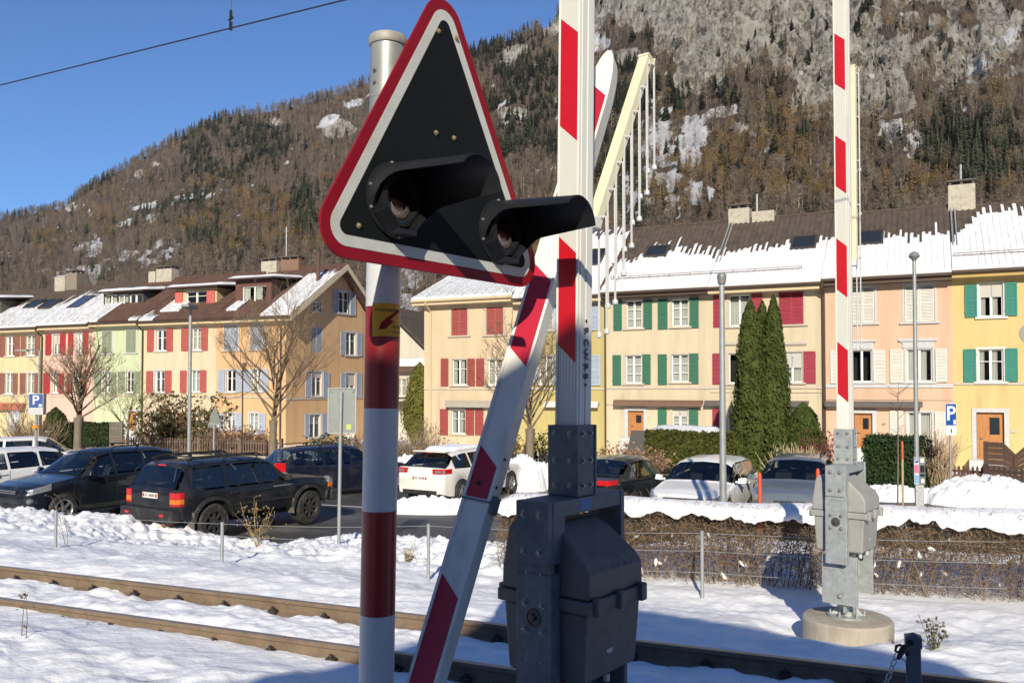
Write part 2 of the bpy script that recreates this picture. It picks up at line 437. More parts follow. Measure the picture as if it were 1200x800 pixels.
grey_sw = M("sign_white", (0.50, 0.51, 0.475), 0.5, var=0.08, scale=15, dirt=((.38, .37, .33), .5, 7))
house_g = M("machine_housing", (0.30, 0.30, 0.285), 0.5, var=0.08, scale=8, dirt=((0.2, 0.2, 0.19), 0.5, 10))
cream = M("cream_paint", (0.66, 0.62, 0.44), 0.45, var=0.07, scale=9)
concrete = M("concrete", (0.36, 0.32, 0.26), 0.85, var=0.2, scale=6, bump=0.3, bscale=40, dirt=((0.2, 0.17, 0.13), 0.7, 5), stretch=(1, 1, .35))
yel = M("sticker_yellow", (0.62, 0.31, 0.01), 0.4, var=0.03)
blk = M("ink_black", (0.012, 0.012, 0.012), 0.5, var=0)
blue_t = M("blue_tag", (0.03, 0.14, 0.36), 0.5, var=0)

def hexbolt(b, c, n, r=.013, h=.012, mi=0):
    n = Vector(n).normalized(); a = Vector((0, 0, 1)) if abs(n.z) < .9 else Vector((1, 0, 0))
    x = n.cross(a).normalized(); y = n.cross(x)
    T = frame(Vector(c), x, y, n)
    b.lathe([(r * 1.5, 0), (r * 1.5, .003)], 12, T, mi); b.lathe([(r, .003), (r, h), (r * .7, h + .003)], 6, T, mi)

# ---------------------------------------------------------------- flashing light sign
def crossing_signal():
    TH = math.atan2(1000, 740); t = Vector((math.cos(TH), math.sin(TH), 0)); n = Vector((math.sin(TH), -math.cos(TH), 0))
    C = Vector((-.288, 3.6, 0)); base = C - n * .33
    root = empty("crossing_signal", (base.x - .02, base.y, -.05), 0, "red and white banded post carrying a black triangular sign with two hooded lamps", "crossing signal")
    ip = lambda o: (setattr(o, "matrix_parent_inverse", Matrix.Translation(-root.location)), o)[1]
    px_top, px_bot = 454.5, 441.0
    def ax(py):
        px = px_bot + (px_top - px_bot) * (800 - py) / 740.0
        return P(px, py, base.y)
    rp = .077
    bands = [(1010, 718, 0), (718, 597, 1), (597, 478, 0), (478, 360, 1), (360, 250, 0), (250, 53, 2)]
    b = MB()
    for y0, y1, mi in bands:
        b.tube([ax(y0), ax(y1)], rp, 40, cap=False, mi=mi)
    b.tube([ax(118), ax(117)], rp + .0015, 40, mi=2)
    silver = M("zinc_post", (0.30, 0.315, 0.30), 0.45, 0.35, var=0.2, scale=9, dirt=((0.3, 0.31, 0.28), 0.6, 14), stretch=(1, 1, .4))
    pw = M("post_white", (0.52, 0.54, 0.55), 0.4, var=0.05, scale=6)
    ip(b.build("post", [pw, red_p, silver], root, smooth=True))
    tp = ax(53)
    ip(MB().lathe([(rp, -.01), (rp + .006, -.008), (rp + .010, 0), (rp + .010, .02), (rp + .004, .035), (.06, .044), (.02, .048)], 40, Matrix.Translation(tp)).build("post_cap", M("cap_grey", (0.33, 0.32, 0.28), .6, .2, var=.15, scale=20), root, smooth=True))
    for yy in (88, 102):
        c = ax(yy) + Vector((-.045, -.062, 0)); bb = MB(); hexbolt(bb, c, (-.5, -.8, 0), .007, .012)
        ip(bb.build("post_bolt", steel_dk, root))
    # sticker: a curved patch on the post
    b = MB(); aL, aR = R(243), R(352); N = 16
    z0, z1 = ax(395).z, ax(357).z; cx, cy = ax(376).x, ax(376).y
    V = []
    for i in range(N + 1):
        a = aL + (aR - aL) * i / N
        for z in (z0, z1): V.append((cx + (rp + .0012) * math.cos(a), cy + (rp + .0012) * math.sin(a), z))
    b.add(V, [(2 * i, 2 * i + 2, 2 * i + 3, 2 * i + 1) for i in range(N)])
    st = ip(b.build("warning_sticker", yel, root))
    def curved(poly, name, mat, off=.0022):
        # poly in sticker coords u 0..1, v 0..1
        bm = bmesh.new(); vs = [bm.verts.new((u, v, 0)) for u, v in poly]; bm.faces.new(vs)
        bmesh.ops.triangulate(bm, faces=bm.faces)
        for _ in range(2): bmesh.ops.subdivide_edges(bm, edges=bm.edges, cuts=1, use_grid_fill=True)
        for v in bm.verts:
            a = aL + (aR - aL) * v.co.x; z = z0 + (z1 - z0) * v.co.y
            v.co = (cx + (rp + off) * math.cos(a), cy + (rp + off) * math.sin(a), z)
        me = bpy.data.meshes.new(name); bm.to_mesh(me); bm.free(); me.materials.append(mat)
        o = bpy.data.objects.new(name, me); COL.objects.link(o); o.parent = st; return o
    zig = [(.22, .22), (.36, .36), (.40, .30), (.66, .50), (.50, .54), (.90, .80), (.78, .83), (.42, .54), (.56, .50), (.37, .41), (.42, .34), (.30, .40)]
    curved([(.20, .20), (.40, .22), (.35, .285), (.66, .46), (.56, .52), (.93, .78), (.84, .84), (.40, .53), (.53, .47), (.31, .335), (.27, .40)], "lightning_arrow", red_s)
    def ctext(s, u0, u1, v, hgt):
        cu = bpy.data.curves.new("t", 'FONT'); cu.body = s; cu.size = 1; cu.align_y = 'CENTER'
        to = bpy.data.objects.new("t", cu); COL.objects.link(to); dg = bpy.context.evaluated_depsgraph_get(); dg.update()
        me = bpy.data.meshes.new_from_object(to.evaluated_get(dg)); bpy.data.objects.remove(to)
        xs = [q.co.x for q in me.vertices]; w_ = max(xs) - min(xs); mn = min(xs)
        for q in me.vertices:
            u = u0 + (u1 - u0) * (q.co.x - mn) / w_; vv = v + q.co.y * hgt
            a = aL + (aR - aL) * u; z = z0 + (z1 - z0) * vv
            q.co = (cx + (rp + .0022) * math.cos(a), cy + (rp + .0022) * math.sin(a), z)
        me.materials.clear(); me.materials.append(blk); me.name = "warning_lettering"
        o = bpy.data.objects.new("warning_lettering", me); COL.objects.link(o); o.parent = st
    ctext("Hochspannung", .10, .95, .80, .16); ctext("Achtung", .62, .97, .30, .13); ctext("Lebensgefahr", .62, .98, .13, .11)
    # triangular board
    hw, zb, zt, r = .675, 2.625, 3.80, .125
    def rtri(ins, d):
        cs = [((-(hw - r), zb + r), 210 - 0), (((hw - r), zb + r), 330), ((0, zt - r), 90)]
        rr = r - ins; pts = []
        # corner arcs between edge normals
        e = math.degrees(math.atan2(zt - r - zb - r, hw - r))   # side slope
        nl = 180 - (90 - e); nr = 90 - e
        for (c, a0, a1) in ((cs[0][0], nl, 270), (cs[1][0], 270, 360 + nr), (cs[2][0], nr, nl)):
            if rr < .03:   # keep a small round corner
                k = (.03 - rr); rr_ = .03
                g = Vector((0 - c[0], (zb + .40) - c[1])); g.normalize(); c = (c[0] + g.x * k * 1.6, c[1] + g.y * k * 1.6)
            else: rr_ = rr
            for i in range(13):
                a = R(a0 + (a1 - a0) * i / 12); pts.append((c[0] + rr_ * math.cos(a), c[1] + rr_ * math.sin(a)))
        return pts
    def plate(ins, d0, d1, name, mat, par, bevel=0):
        po = rtri(ins, 0); b = MB(); m = len(po)
        f = lambda u, z, d: C + t * u + Vector((0, 0, z)) + n * d
        vs = [f(u, z, d0) for u, z in po] + [f(u, z, d1) for u, z in po]
        b.add(vs, [tuple(range(m)), tuple(range(2 * m - 1, m - 1, -1))] + [(i, (i + 1) % m, (i + 1) % m + m, i + m) for i in range(m)])
        o = b.build(name, mat, par, bevel=bevel); return o
    sb = ip(plate(0, -.011, 0, "sign_board", red_s, root, .002))
    plate(.047, -.01, .0015, "white_border", grey_sw, sb)
    plate(.091, -.01, .003, "black_field", black_p, sb)
    # bracket to the post
    b = MB()
    for z in (2.72, 3.25):
        c = C + n * -.035 + Vector((0, 0, z)); e = base + Vector((0, 0, z))
        m_ = (c + e) / 2; T = frame(m_, t, n, (0, 0, 1)); b.cbox((0, 0, 0), (.09, (c - e).length - .07, .05), T=T)
    ip(b.build("sign_bracket", galv, root))
    b = MB()
    for (px, py) in ((513, 37), (534, 45), (510, 156), (531, 162), (419.5, 264.5), (605, 301), (446, 262)):
        d = ray(px, py); k = (C - CAM).dot(n) / d.dot(n); p = CAM + d * k
        hexbolt(b, p + n * .003, n, .0075, .008)
    ip(b.build("sign_bolt", M("brass_bolt", (0.4, 0.33, 0.18), .4, .6, var=.2), root))
    lens_m = M("red_lens", (0.012, 0.003, 0.003), 0.2, var=0, coat=.6)
    lens_sunlit_m = M("lens_sunlit_tone", (0.20, 0.155, 0.145), 0.35, .2, var=.6, scale=120)
    for u, zc, lab in ((-.305, 2.885, "flashing lamp"), (.382, 2.858, "flashing lamp")):
        T = frame(C + t * u + Vector((0, 0, zc)), t, Vector((0, 0, 1)), n)
        lamp = MB(); rr = .138
        # octagonal bezel
        lamp.lathe([(rr + .012, .003), (rr + .012, .014), (rr - .004, .02), (.098, .02), (.092, -.005)], 40, T, cap=False)
        lamp.lathe([(rr - .03, .02), (rr - .03, .05), (.085, .055), (.08, .01)], 40, T, cap=False)
        # lower cup
        for s in (-1, 1):
            lamp.add([T @ Vector(v) for v in ((s * .05, -.145, .02), (s * .128, -.07, .02), (s * .118, -.06, .07), (s * .045, -.125, .08), (s * .04, -.12, .02), (s * .1, -.05, .02), (s * .095, -.045, .06), (s * .036, -.105, .07))], [(0, 1, 2, 3), (4, 7, 6, 5), (0, 3, 7, 4), (1, 5, 6, 2), (3, 2, 6, 7), (0, 4, 5, 1)])
        lamp.cbox((0, -.132, .05), (.1, .02, .06), T=T)
        lo = ip(lamp.build("lamp", black_h, root, smooth=True))
        ln = MB().lathe([(.088, .012), (.08, .02), (.055, .030), (.02, .035)], 36, T).build("lens", lens_m, lo, smooth='all')
        rf = MB()
        # ribbed lower half of the lens, painted paler as if sunlit
        N = 20; vs = []; fs = []
        for i in range(N + 1):
            a = R(200 + 140 * i / N); 
            for k, rad in enumerate((.045, .062, .076)):
                vs.append(T @ Vector((rad * math.cos(a) * 1.0, max(rad * math.sin(a), -.07) , .0345 - (rad / .09) ** 2 * .0185 + .003)))
        for i in range(N):
            for k in range(2): fs.append((i * 3 + k, i * 3 + k + 1, i * 3 + k + 4, i * 3 + k + 3))
        rf.add(vs, fs); rf.build("lens_ribs", lens_sunlit_m, lo)
        # visor
        L_ = .43; NA = 30; NL = 16; vs = []
        for th in (0, .004):
            for j in range(NL + 1):
                s = j / NL
                flare = max(0, 1 - s / .30) ** 2
                a0 = -12 - 60 * flare + 18 * s; a1 = 146 + 62 * flare - 4 * s
                rad = rr + .006 - .018 * s
                for i in range(NA + 1):
                    a = R(a0 + (a1 - a0) * i / NA)
                    vs.append(T @ Vector(((rad - th) * math.cos(a), (rad - th) * math.sin(a) - .012 * s, .012 + L_ * s)))
        m_ = (NL + 1) * (NA + 1); fs = []
        g = lambda th, j, i: th * m_ + j * (NA + 1) + i
        for j in range(NL):
            for i in range(NA):
                fs.append((g(0, j, i), g(0, j, i + 1), g(0, j + 1, i + 1), g(0, j + 1, i)))
                fs.append((g(1, j, i), g(1, j + 1, i), g(1, j + 1, i + 1), g(1, j, i + 1)))
            fs.append((g(0, j, 0), g(0, j + 1, 0), g(1, j + 1, 0), g(1, j, 0))); fs.append((g(0, j, NA), g(1, j, NA), g(1, j + 1, NA), g(0, j + 1, NA)))
        for i in range(NA):
            fs.append((g(0, NL, i), g(0, NL, i + 1), g(1, NL, i + 1), g(1, NL, i)))
        MB().add(vs, fs).build("visor", black_h, lo, smooth=True)
        rv = MB()
        for a in (100, 165, 200, 275):
            hexbolt(rv, T @ Vector(((rr + .007) * math.cos(R(a)), (rr + .007) * math.sin(R(a)), .016)), n, .005, .006)
        rv.build("bezel_screw", steel_dk, lo)
crossing_signal()

# ---------------------------------------------------------------- barrier machines
def stripes(b, segs, w, d, slant, x=None, off=.002):
    for s0, s1 in segs:
        b.add([(-w, d - off, s0), (w, d - off, s0 - slant), (w, d - off, s1 - slant), (-w, d - off, s1)], [(0, 1, 2, 3)])
def barrier(px, Y, zhub, lab, arm_len, segs, yaw, lean=0.0, shade=galv, body=house_g, groundz=-.28, tagb=False, scribble=False):
    X = (px - CX) / FOC * Y
    root = empty("crossing_barrier", (X, Y, groundz), 0, lab, "barrier", "raised level crossing barriers")
    root.rotation_euler = (0, 0, yaw)
    O = Matrix.Translation((0, 0, zhub - groundz))
    def fin(o): o.matrix_local = O @ o.matrix_local; return o
    hw, hd = .063, .064
    # arm box with a recessed striped face between two white lips
    z0, z1 = .55, .55 + arm_len
    La = Matrix.Translation((0, 0, .7)) @ Matrix.Rotation(lean, 4, 'Y') @ Matrix.Translation((0, 0, -.7))
    b = MB(); b.box(-hw + .012, hw - .002, -hd + .006, hd, z0, z1, 0, La)
    b.box(-hw, -hw + .012, -hd, hd, z0, z1, 0, La); b.box(hw - .002, hw, -hd, hd, z0, z1, 0, La)
    for k in range(6):
        xx = -hw + .02 + k * .018; b.box(xx, xx + .004, -hd + .003, -hd + .007, z0, z1, 0, La)
    # rounded corner fillet strips along the flank
    b.box(hw, hw + .004, -hd + .018, -hd + .05, z0, z1, 0, La); b.box(hw, hw + .004, -hd + .07, hd - .012, z0, z1, 0, La)
    arm = fin(b.build("arm", white_p, root, bevel=.003))
    ss = sorted(segs); ends = [(ss[i][1], ss[i + 1][0]) for i in range(len(ss) - 1)]
    for lst, nm_, mt_, of_ in ((segs, "red_stripe", red_f, .002), (ends, "white_stripe", refl_w, .0015)):
        for sg in lst:
            b = MB(); stripes(b, [sg], hw - .012, -hd + .003, .09, off=of_)
            so_ = b.build(nm_, mt_, arm); so_.matrix_local = La @ so_.matrix_local
    # arm bracket
    b = MB(); b.box(-.088, .088, -.088, -.072, .53, .87).box(-.088, .088, .066, .082, .53, .87).box(.066, .082, -.072, .066, .53, .87).box(-.082, -.066, -.072, .066, .53, .87)
    br = fin(b.build("arm_bracket", shade, root, bevel=.003))
    b = MB()
    for z in (.58, .70, .83):
        for x in (-.045, .045): hexbolt(b, (x, -.088, z), (0, -1, 0), .011, .012)
        for y in (-.035, .035): hexbolt(b, (.082, y, z), (1, 0, 0), .010, .010)
    b.build("bolt", steel_dk, br)
    # yoke: front plate, top flange, rear plate
    b = MB()
    b.hexa([(-.10, -.325, -.40), (.10, -.325, -.40), (.10, -.29, -.40), (-.10, -.29, -.40), (-.10, -.325, .20), (.10, -.325, .20), (.10, -.29, .20), (-.10, -.29, .20)])
    b.hexa([(-.10, -.325, .20), (.10, -.325, .20), (.10, -.29, .20), (-.10, -.29, .20), (-.088, -.325, .29), (.088, -.325, .29), (.088, -.29, .29), (-.088, -.29, .29)])
    b.box(.088, .10, -.30, -.25, -.38, .2); b.box(-.10, -.088, -.29, -.25, -.38, .2)
    fp = fin(b.build("front_plate", shade, root, bevel=.004))
    b = MB(); b.box(-.092, .092, -.338, -.30, .24, .53); b.box(.075, .092, -.30, -.20, .24, .53)
    up = fin(b.build("upper_plate", shade, root, bevel=.004))
    b = MB()
    for x in (-.045, .045):
        for z in (.30, .47): hexbolt(b, (x, -.338, z), (0, -1, 0), .013, .014)
    b.build("bolt", steel_dk, up)
    b = MB()
    for x, z in ((-.05, .06), (.05, .06), (-.05, -.06), (.05, -.06)): hexbolt(b, (x, -.325, z), (0, -1, 0), .012, .013)
    for x, z in ((-.04, .2), (.04, .2), (-.04, -.2), (.04, -.2)): b.lathe([(.006, 0), (.006, .003)], 8, frame(Vector((x, -.325, z)), (1, 0, 0), (0, 0, 1), (0, -1, 0)))
    b.build("bolt", steel_dk, fp)
    MB().lathe([(.042, 0), (.042, .006), (.034, .008), (.034, .004), (.018, .004), (.016, .02), (.008, .022)], 28, frame(Vector((0, -.325, 0)), (1, 0, 0), (0, 0, -1), (0, -1, 0))).build("hub", M("hub_dark", (0.10, 0.09, .085), .5, .5, var=.2), fp, smooth=True)
    b = MB(); b.box(-.095, .095, -.298, .30, .455, .528)
    fl = fin(b.build("top_beam", shade, root, bevel=.004))
    if tagb:
        o = MB().quad((.0962, -.08, .465), (.0962, .02, .465), (.0962, .02, .52), (.0962, -.08, .52)).build("blue_tag", blue_t, fl)
    b = MB(); b.box(-.10, .10, .29, .325, -.40, .528)
    fin(b.build("rear_plate", shade, root, bevel=.004))
    # machine housing, cover and tray
    def loft(b, secs):
        vs = []
        for z, x0, x1, y0, y1 in secs: vs += [(x0, y0, z), (x1, y0, z), (x1, y1, z), (x0, y1, z)]
        k = len(secs); fs = [(3, 2, 1, 0), tuple(range(4 * k - 4, 4 * k))]
        for i in range(k - 1):
            for j in range(4): fs.append((4 * i + j, 4 * i + (j + 1) % 4, 4 * i + 4 + (j + 1) % 4, 4 * i + 4 + j))
        b.add(vs, fs)
    b = MB(); loft(b, [(.09, -.25, .25, -.245, .245), (.20, -.248, .248, -.243, .243), (.25, -.24, .225, -.238, .225), (.375, -.225, .10, -.228, .17), (.42, -.20, .05, -.20, .12)])
    cv = fin(b.build("machine_cover", body, root, bevel=.012, seg=3))
    b = MB(); loft(b, [(.03, -.265, .265, -.262, .262), (.088, -.265, .265, -.262, .262)])
    for x, y in ((-.27, -.2), (-.27, .2), (.27, -.2), (.27, .2), (.27, 0)): b.cbox((x, y, .06), (.035, .05, .085))
    fin(b.build("housing_rim", body, root, bevel=.008))
    b = MB(); loft(b, [(-.30, -.20, .20, -.22, .215), (-.28, -.215, .215, -.235, .23), (.028, -.235, .235, -.245, .245)])
    lo = fin(b.build("machine_tray", body, root, bevel=.010))
    if tagb:
        rs = random.Random(5); sc_ = MB()
        for k in range(9):
            x0_ = -.16 + k * .036; pts_ = []
            for i_ in range(5):
                u_ = i_ / 4; pts_.append((x0_ + .02 * math.sin(u_ * 5 + k) + rs.uniform(-.006, .006), -.2385 + 0 * u_, .15 + .085 * abs(math.sin(u_ * 3 + k * .7))))
            pts2 = [(.2440 + .001, -.20 + k * .042 + .016 * math.sin(i_ * 1.6 + k), .235 - .075 * abs(math.sin(i_ * .9 + k * 1.1))) for i_ in range(5)]
            sc_.tube(pts2, .0022, 4)
        sc_.build("scratched_scribble", M("scratch_pale", (.30, .31, .32), .7, var=.1), cv)
    MB().lathe([(.034, 0), (.034, .004)], 24, frame(Vector((.218, -.02, -.16)), (0, 1, 0), (0, 0, 1), (1, 0, -.05)) @ Matrix.Scale(1.0, 4)).build("seal_plate", M("seal_pale", (.5, .5, .47), .5, var=.1), lo)
    b = MB()
    for x, y in ((.19, -.21), (.19, .0), (-.1, -.22)): b.tube([(x, y, -.30), (x, y, -.335)], .016, 8)
    b.build("cable_gland", M("gland_pale", (.5, .5, .48), .5, var=.1), lo)
    # pedestal
    b = MB(); b.box(-.165, .165, -.235, -.20, -.80, -.335).box(.02, .05, -.20, .16, -.88, -.335).box(.05, .2, .15, .18, -.74, -.30)
    pd = fin(b.build("pedestal_plate", shade, root, bevel=.004))
    b = MB()
    for z in (-.42, -.72): hexbolt(b, (-.0, -.235, z), (0, -1, 0), .016, .014)
    b.build("bolt", steel_dk, pd)
    b = MB(); b.lathe([(.085, -.98), (.085, -.34)], 28).lathe([(.185, -.955), (.185, -.935)], 36)
    for k in range(6):
        a = R(60 * k + 20); b.tube([(.155 * math.cos(a), .155 * math.sin(a), -.935), (.155 * math.cos(a), .155 * math.sin(a), -.89)], .011, 6)
        T = Matrix.Rotation(a, 4, 'Z'); b.prism([(.08, -.935), (.15, -.935), (.08, -.86)], -.006, .006, T)
    fin(b.build("pedestal_tube", shade, root, smooth=True))
    b = MB(); b.lathe([(.42, -1.30), (.42, -.985), (.405, -.965), (.36, -.958), (.1, -.955)], 48)
    fin(b.build("concrete_base", concrete, root, smooth=True))
    return root, O
def mseg(lo, n, per=1.04, ln=.515): return [(lo + per * k, lo + per * k + ln) for k in range(n)]
near, nO = barrier(671, 4.2, 1.095, "large shaded barrier machine with a thick raised red and white arm beside the triangular sign", 3.4, mseg(1.262, 3, 1.075, .53), R(-38), lean=R(.75), shade=galv_shaded, body=house_shaded, groundz=-.06, tagb=True)
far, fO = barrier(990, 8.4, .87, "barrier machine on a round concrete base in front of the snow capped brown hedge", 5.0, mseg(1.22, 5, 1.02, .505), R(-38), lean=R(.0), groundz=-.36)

# hanging skirt of the barriers: a cream rail with thin rods
def skirt(root, O, a, b_, rods, rodlen, wid=.055):
    inv = (Matrix.Translation(root.location) @ Matrix.Rotation(root.rotation_euler.z, 4, 'Z')).inverted()
    A, B = inv @ a, inv @ b_
    d = (B - A).normalized(); x = d.cross(Vector((0, 1, 0))).normalized(); y = d.cross(x)
    bb = MB(); T = frame(A, x, y, d); L_ = (B - A).length
    bb.box(-wid / 2, wid / 2, -.03, .03, 0, L_, 0, T)
    o = bb.build("skirt_rail", cream, root, bevel=.004)
    e = MB(); e.box(-wid / 2 - .004, wid / 2 + .004, -.034, .034, L_ - .01, L_ + .006, 0, T); e.tube([T @ Vector((-wid / 2, 0, L_ - .03)), T @ Vector((-wid / 2 - .03, 0, L_ - .02)), T @ Vector((-wid / 2 - .035, 0, L_ - .07))], .005, 5)
    e.build("rail_cap", cream, o)
    rm = M("rod_white", (0.60, 0.61, 0.61), .4, .2, var=.1, scale=20)
    first = None
    for k in range(rods):
        q = A.lerp(B, .06 + .90 * k / max(1, rods - 1)) - x * (wid / 2 + .012)
        if first is None:
            r_ = MB()
            for s in (-.02, .018):
                r_.tube([(s, 0, 0), (s, 0, -rodlen + (.02 if s > 0 else 0))], .0062, 6)
                r_.lathe([(.0, -.0), (.014, .004), (.016, .015), (.013, .028), (.0, .03)], 10, Matrix.Translation((s, 0, -rodlen - .02 + (.02 if s > 0 else 0))), cap=False)
            r_.tube([(-.02, 0, 0), (.018, 0, 0)], .006, 5)
            first = r_.build("skirt_rod", rm, o, smooth=True); rr = first
        else:
            rr = first.copy(); COL.objects.link(rr); rr.parent = o
        rr.location = q; rr.rotation_euler = (0, 0, R(38))
    return o
hA, hB = P(694, 268, 4.32), P(757, 69, 4.75)
sk = skirt(near, nO, hA, hB, 7, .60, .060)
inv = (Matrix.Translation(near.location) @ Matrix.Rotation(near.rotation_euler.z, 4, 'Z')).inverted()
hb = MB().cbox(inv @ P(691, 262, 4.26), (.10, .07, .06)); hb.build("skirt_hinge", white_p, near, bevel=.006)
fA, fB = P(1001, 306, 8.55), P(999, 78, 8.6)
skirt(far, fO, fA, fB, 5, 1.0, .06)
b = MB(); 
inv2 = (Matrix.Translation(far.location) @ Matrix.Rotation(far.rotation_euler.z, 4, 'Z')).inverted()
b.cbox(inv2 @ P(997, 308, 8.48), (.12, .09, .07)); b.build("skirt_hinge", white_p, far, bevel=.006)
# scribble on the flank of the near arm
for i, (ch, py) in enumerate((("•", 377), ("R", 388), ("C", 402), ("W", 416), ("R", 430), ("8", 441), ("•", 451))):
    loc = P(686.5, py, 4.2)
    lx = (inv @ loc); T = frame(Vector((.0705, -.005 + .003 * (i % 2), lx.z)), (0, .55, .83), (0, -.83, .55), (1, 0, 0))
    T = frame(Vector((.0705 + .013 * (lx.z - 1.0) * 0, -.0, lx.z)), (0, 1, 0), (0, 0, 1), (1, 0, 0)) @ Matrix.Rotation(R(-80), 4, 'Z')
    T = Matrix.Translation((math.tan(R(.75)) * (lx.z - 1.8) + .0, 0, 0)) @ T
    text("scribble", ch, .058, T, blk, near, .0012)

# ---------------------------------------------------------------- slanting barrier arm
def slanting_arm():
    A, B = P(500, 797, 3.8), P(704, 108, 4.78)
    d = (B - A).normalized(); A0 = A - d * 1.0
    nf = Vector((-.42, -.9, 0)); nf = (nf - d * nf.dot(d)).normalized(); x = d.cross(nf).normalized()
    if x.x < 0: x = -x
    T = frame(A0, x, -nf, d); Ti = T.inverted()
    Ltot = (B - A0).length + .26
    root = empty("slanting_barrier_arm", A0, 0, "slanting red and white barrier arm leaning behind the banded signal post, lower part in shade", "barrier arm")
    ip = lambda o: (setattr(o, "matrix_parent_inverse", Matrix.Translation(-root.location)), o)[1]
    hw, hd = .072, .048
    # body with rounded tip, built as stations along its length
    b = MB(); 
    def half(s):
        k = max(0.0, (s - (Ltot - .42)) / .42); return hw * math.sqrt(max(0.02, 1 - k ** 2.2))
    ss = [0, .2, Ltot * .5, Ltot - .42] + [Ltot - .42 + .42 * (i / 12) for i in range(1, 13)]
    vs = []
    for s in ss:
        h = half(s); vs += [T @ Vector(v) for v in ((-h, -hd, s), (-h + .014 * h / hw, -hd, s), (-h + .014 * h / hw, -hd + .006, s), (h - .014 * h / hw, -hd + .006, s), (h - .014 * h / hw, -hd, s), (h, -hd, s), (h, hd, s), (-h, hd, s))]
    m = 8; fs = [tuple(range(7, -1, -1)), tuple((len(ss) - 1) * m + k for k in range(m))]
    for i in range(len(ss) - 1):
        for k in range(m): fs.append((i * m + k, i * m + (k + 1) % m, (i + 1) * m + (k + 1) % m, (i + 1) * m + k))
    b.add(vs, fs); arm = ip(b.build("arm", white_p, root))
    def s_of(py):
        lo, hi = 0.0, Ltot + 2
        for _ in range(50):
            mid = (lo + hi) / 2; p = T @ Vector((0, -hd, mid))
            if proj(*p)[1] > py: lo = mid
            else: hi = mid
        return lo
    w_ = hw - .0145
    for y0, y1, sl in ((940, 686, 1), (582, 534, 2), (418, 319, 1), (238, 104, 1)):
        b = MB()
        s0, s1 = s_of(y0), s_of(y1); k = .046
        lo0 = (0, 0) if sl == 2 else (k, -k)
        vs = [(-w_, -hd + .0045, s0 + lo0[0]), (w_, -hd + .0045, s0 + lo0[1]), (w_, -hd + .0045, s1 - k), (-w_, -hd + .0045, s1 + k)]
        b.add([T @ Vector(v) for v in vs], [(0, 1, 2, 3)])
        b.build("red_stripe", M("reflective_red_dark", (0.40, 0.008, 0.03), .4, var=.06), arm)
    b = MB(); sj = s_of(583); b.box(-hw - .003, hw + .003, -hd - .002, hd + .003, sj - .012, sj - .004, 0, T); b.box(hw, hw + .02, -.03, .03, sj - .05, sj + .03, 0, T)
    b.build("arm_joint", galv_shaded, arm)
    b = MB(); c = T @ Vector((-.012, -hd + .004, s_of(566))); b.lathe([(.011, 0), (.011, .004), (.006, .012)], 14, frame(c, x, d, nf))
    for s in (.0, .14): b.lathe([(.008, 0), (.008, .006)], 10, frame(T @ Vector((hw, -.02, s_of(566) + s)), nf, d, x))
    b.build("arm_bolt", blk, arm)
    # foot of the arm on the ground, below the picture
    b = MB(); b.tube([A0, Vector((A0.x, A0.y, -.1))], .06, 16); b.cbox((A0.x, A0.y, -.08), (.3, .3, .03))
    ip(b.build("arm_foot", galv_shaded, root))
slanting_arm()

# ---------------------------------------------------------------- bollard and chain
pb = P(1070, 745, 5.5)
root = empty("bollard", (pb.x, pb.y, -.1), R(-20), "square dark metal bollard with a pyramid cap standing in the snow by the track", "bollard")
bz = pb.z + .10
bm_ = M("bollard_paint", (0.10, 0.11, 0.115), .45, .3, var=.2, scale=12)
MB().box(-.042, .042, -.042, .042, -.15, bz - .06).build("post", bm_, root, bevel=.006)
cp = MB(); cp.hexa([(-.049, -.049, bz - .065), (.049, -.049, bz - .065), (.049, .049, bz - .065), (-.049, .049, bz - .065), (-.049, -.049, bz), (.049, -.049, bz), (.049, .049, bz), (-.049, .049, bz)])
cp.add([(-.049, -.049, bz), (.049, -.049, bz), (.049, .049, bz), (-.049, .049, bz), (0, 0, bz + .025)], [(0, 1, 4), (1, 2, 4), (2, 3, 4), (3, 0, 4)])
cp.build("cap", bm_, root, bevel=.003)
kn = MB(); hexbolt(kn, (-.02, -.049, bz - .03), (0, -1, 0), .012, .01); kn.tube([(-.049, -.01, bz - .1), (-.075, -.02, bz - .105), (-.085, -.03, bz - .12), (-.07, -.03, bz - .135)], .006, 6); kn.box(-.05, -.03, -.052, .01, bz - .115, bz - .09)
kn.build("chain_hook", blk, root)
cz = M("chain_zinc", (0.38, 0.40, 0.41), .4, .6, var=.15, scale=30)
p0 = P(1053, 760, 5.45); p1 = P(985, 900, 5.1)
croot = empty("chain", p0, 0, "galvanised link chain hanging from the square bollard on a black clasp", "chain")
def link(b, c, d, side):
    d = d.normalized(); s = d.cross(side).normalized(); L_, w_ = .026, .012
    pts = [c + d * (L_ * math.cos(a)) + s * (w_ * math.sin(a)) for a in [2 * math.pi * i / 14 for i in range(15)]]
    b.tube(pts, .0042, 6, cap=False)
cb = MB(); N = 22
for i in range(N):
    u = i / N; q = p0.lerp(p1, u) + Vector((0, 0, -.22 * math.sin(math.pi * u) * .35)); dd = (p1 - p0)
    link(cb, q, dd, Vector((0, 1, 0)) if i % 2 else Vector((.6, .2, .8)))
cb.build("chain_links", cz, croot, smooth='all').matrix_parent_inverse = Matrix.Translation(-p0)
kb = MB(); kb.tube([P(1067, 756, 5.43), P(1060, 758, 5.42), P(1056, 764, 5.42), P(1052, 772, 5.42)], [.012, .022, .02, .01], 8); kb.tube([P(1056, 755, 5.42), P(1050, 756, 5.42), P(1049, 762, 5.42), P(1055, 765, 5.42)], .008, 6); kb.tube([P(1055, 770, 5.43), P(1062, 775, 5.43), P(1064, 790, 5.43)], .004, 5)
kb.build("clasp", blk, croot, smooth=True).matrix_parent_inverse = Matrix.Translation(-p0)

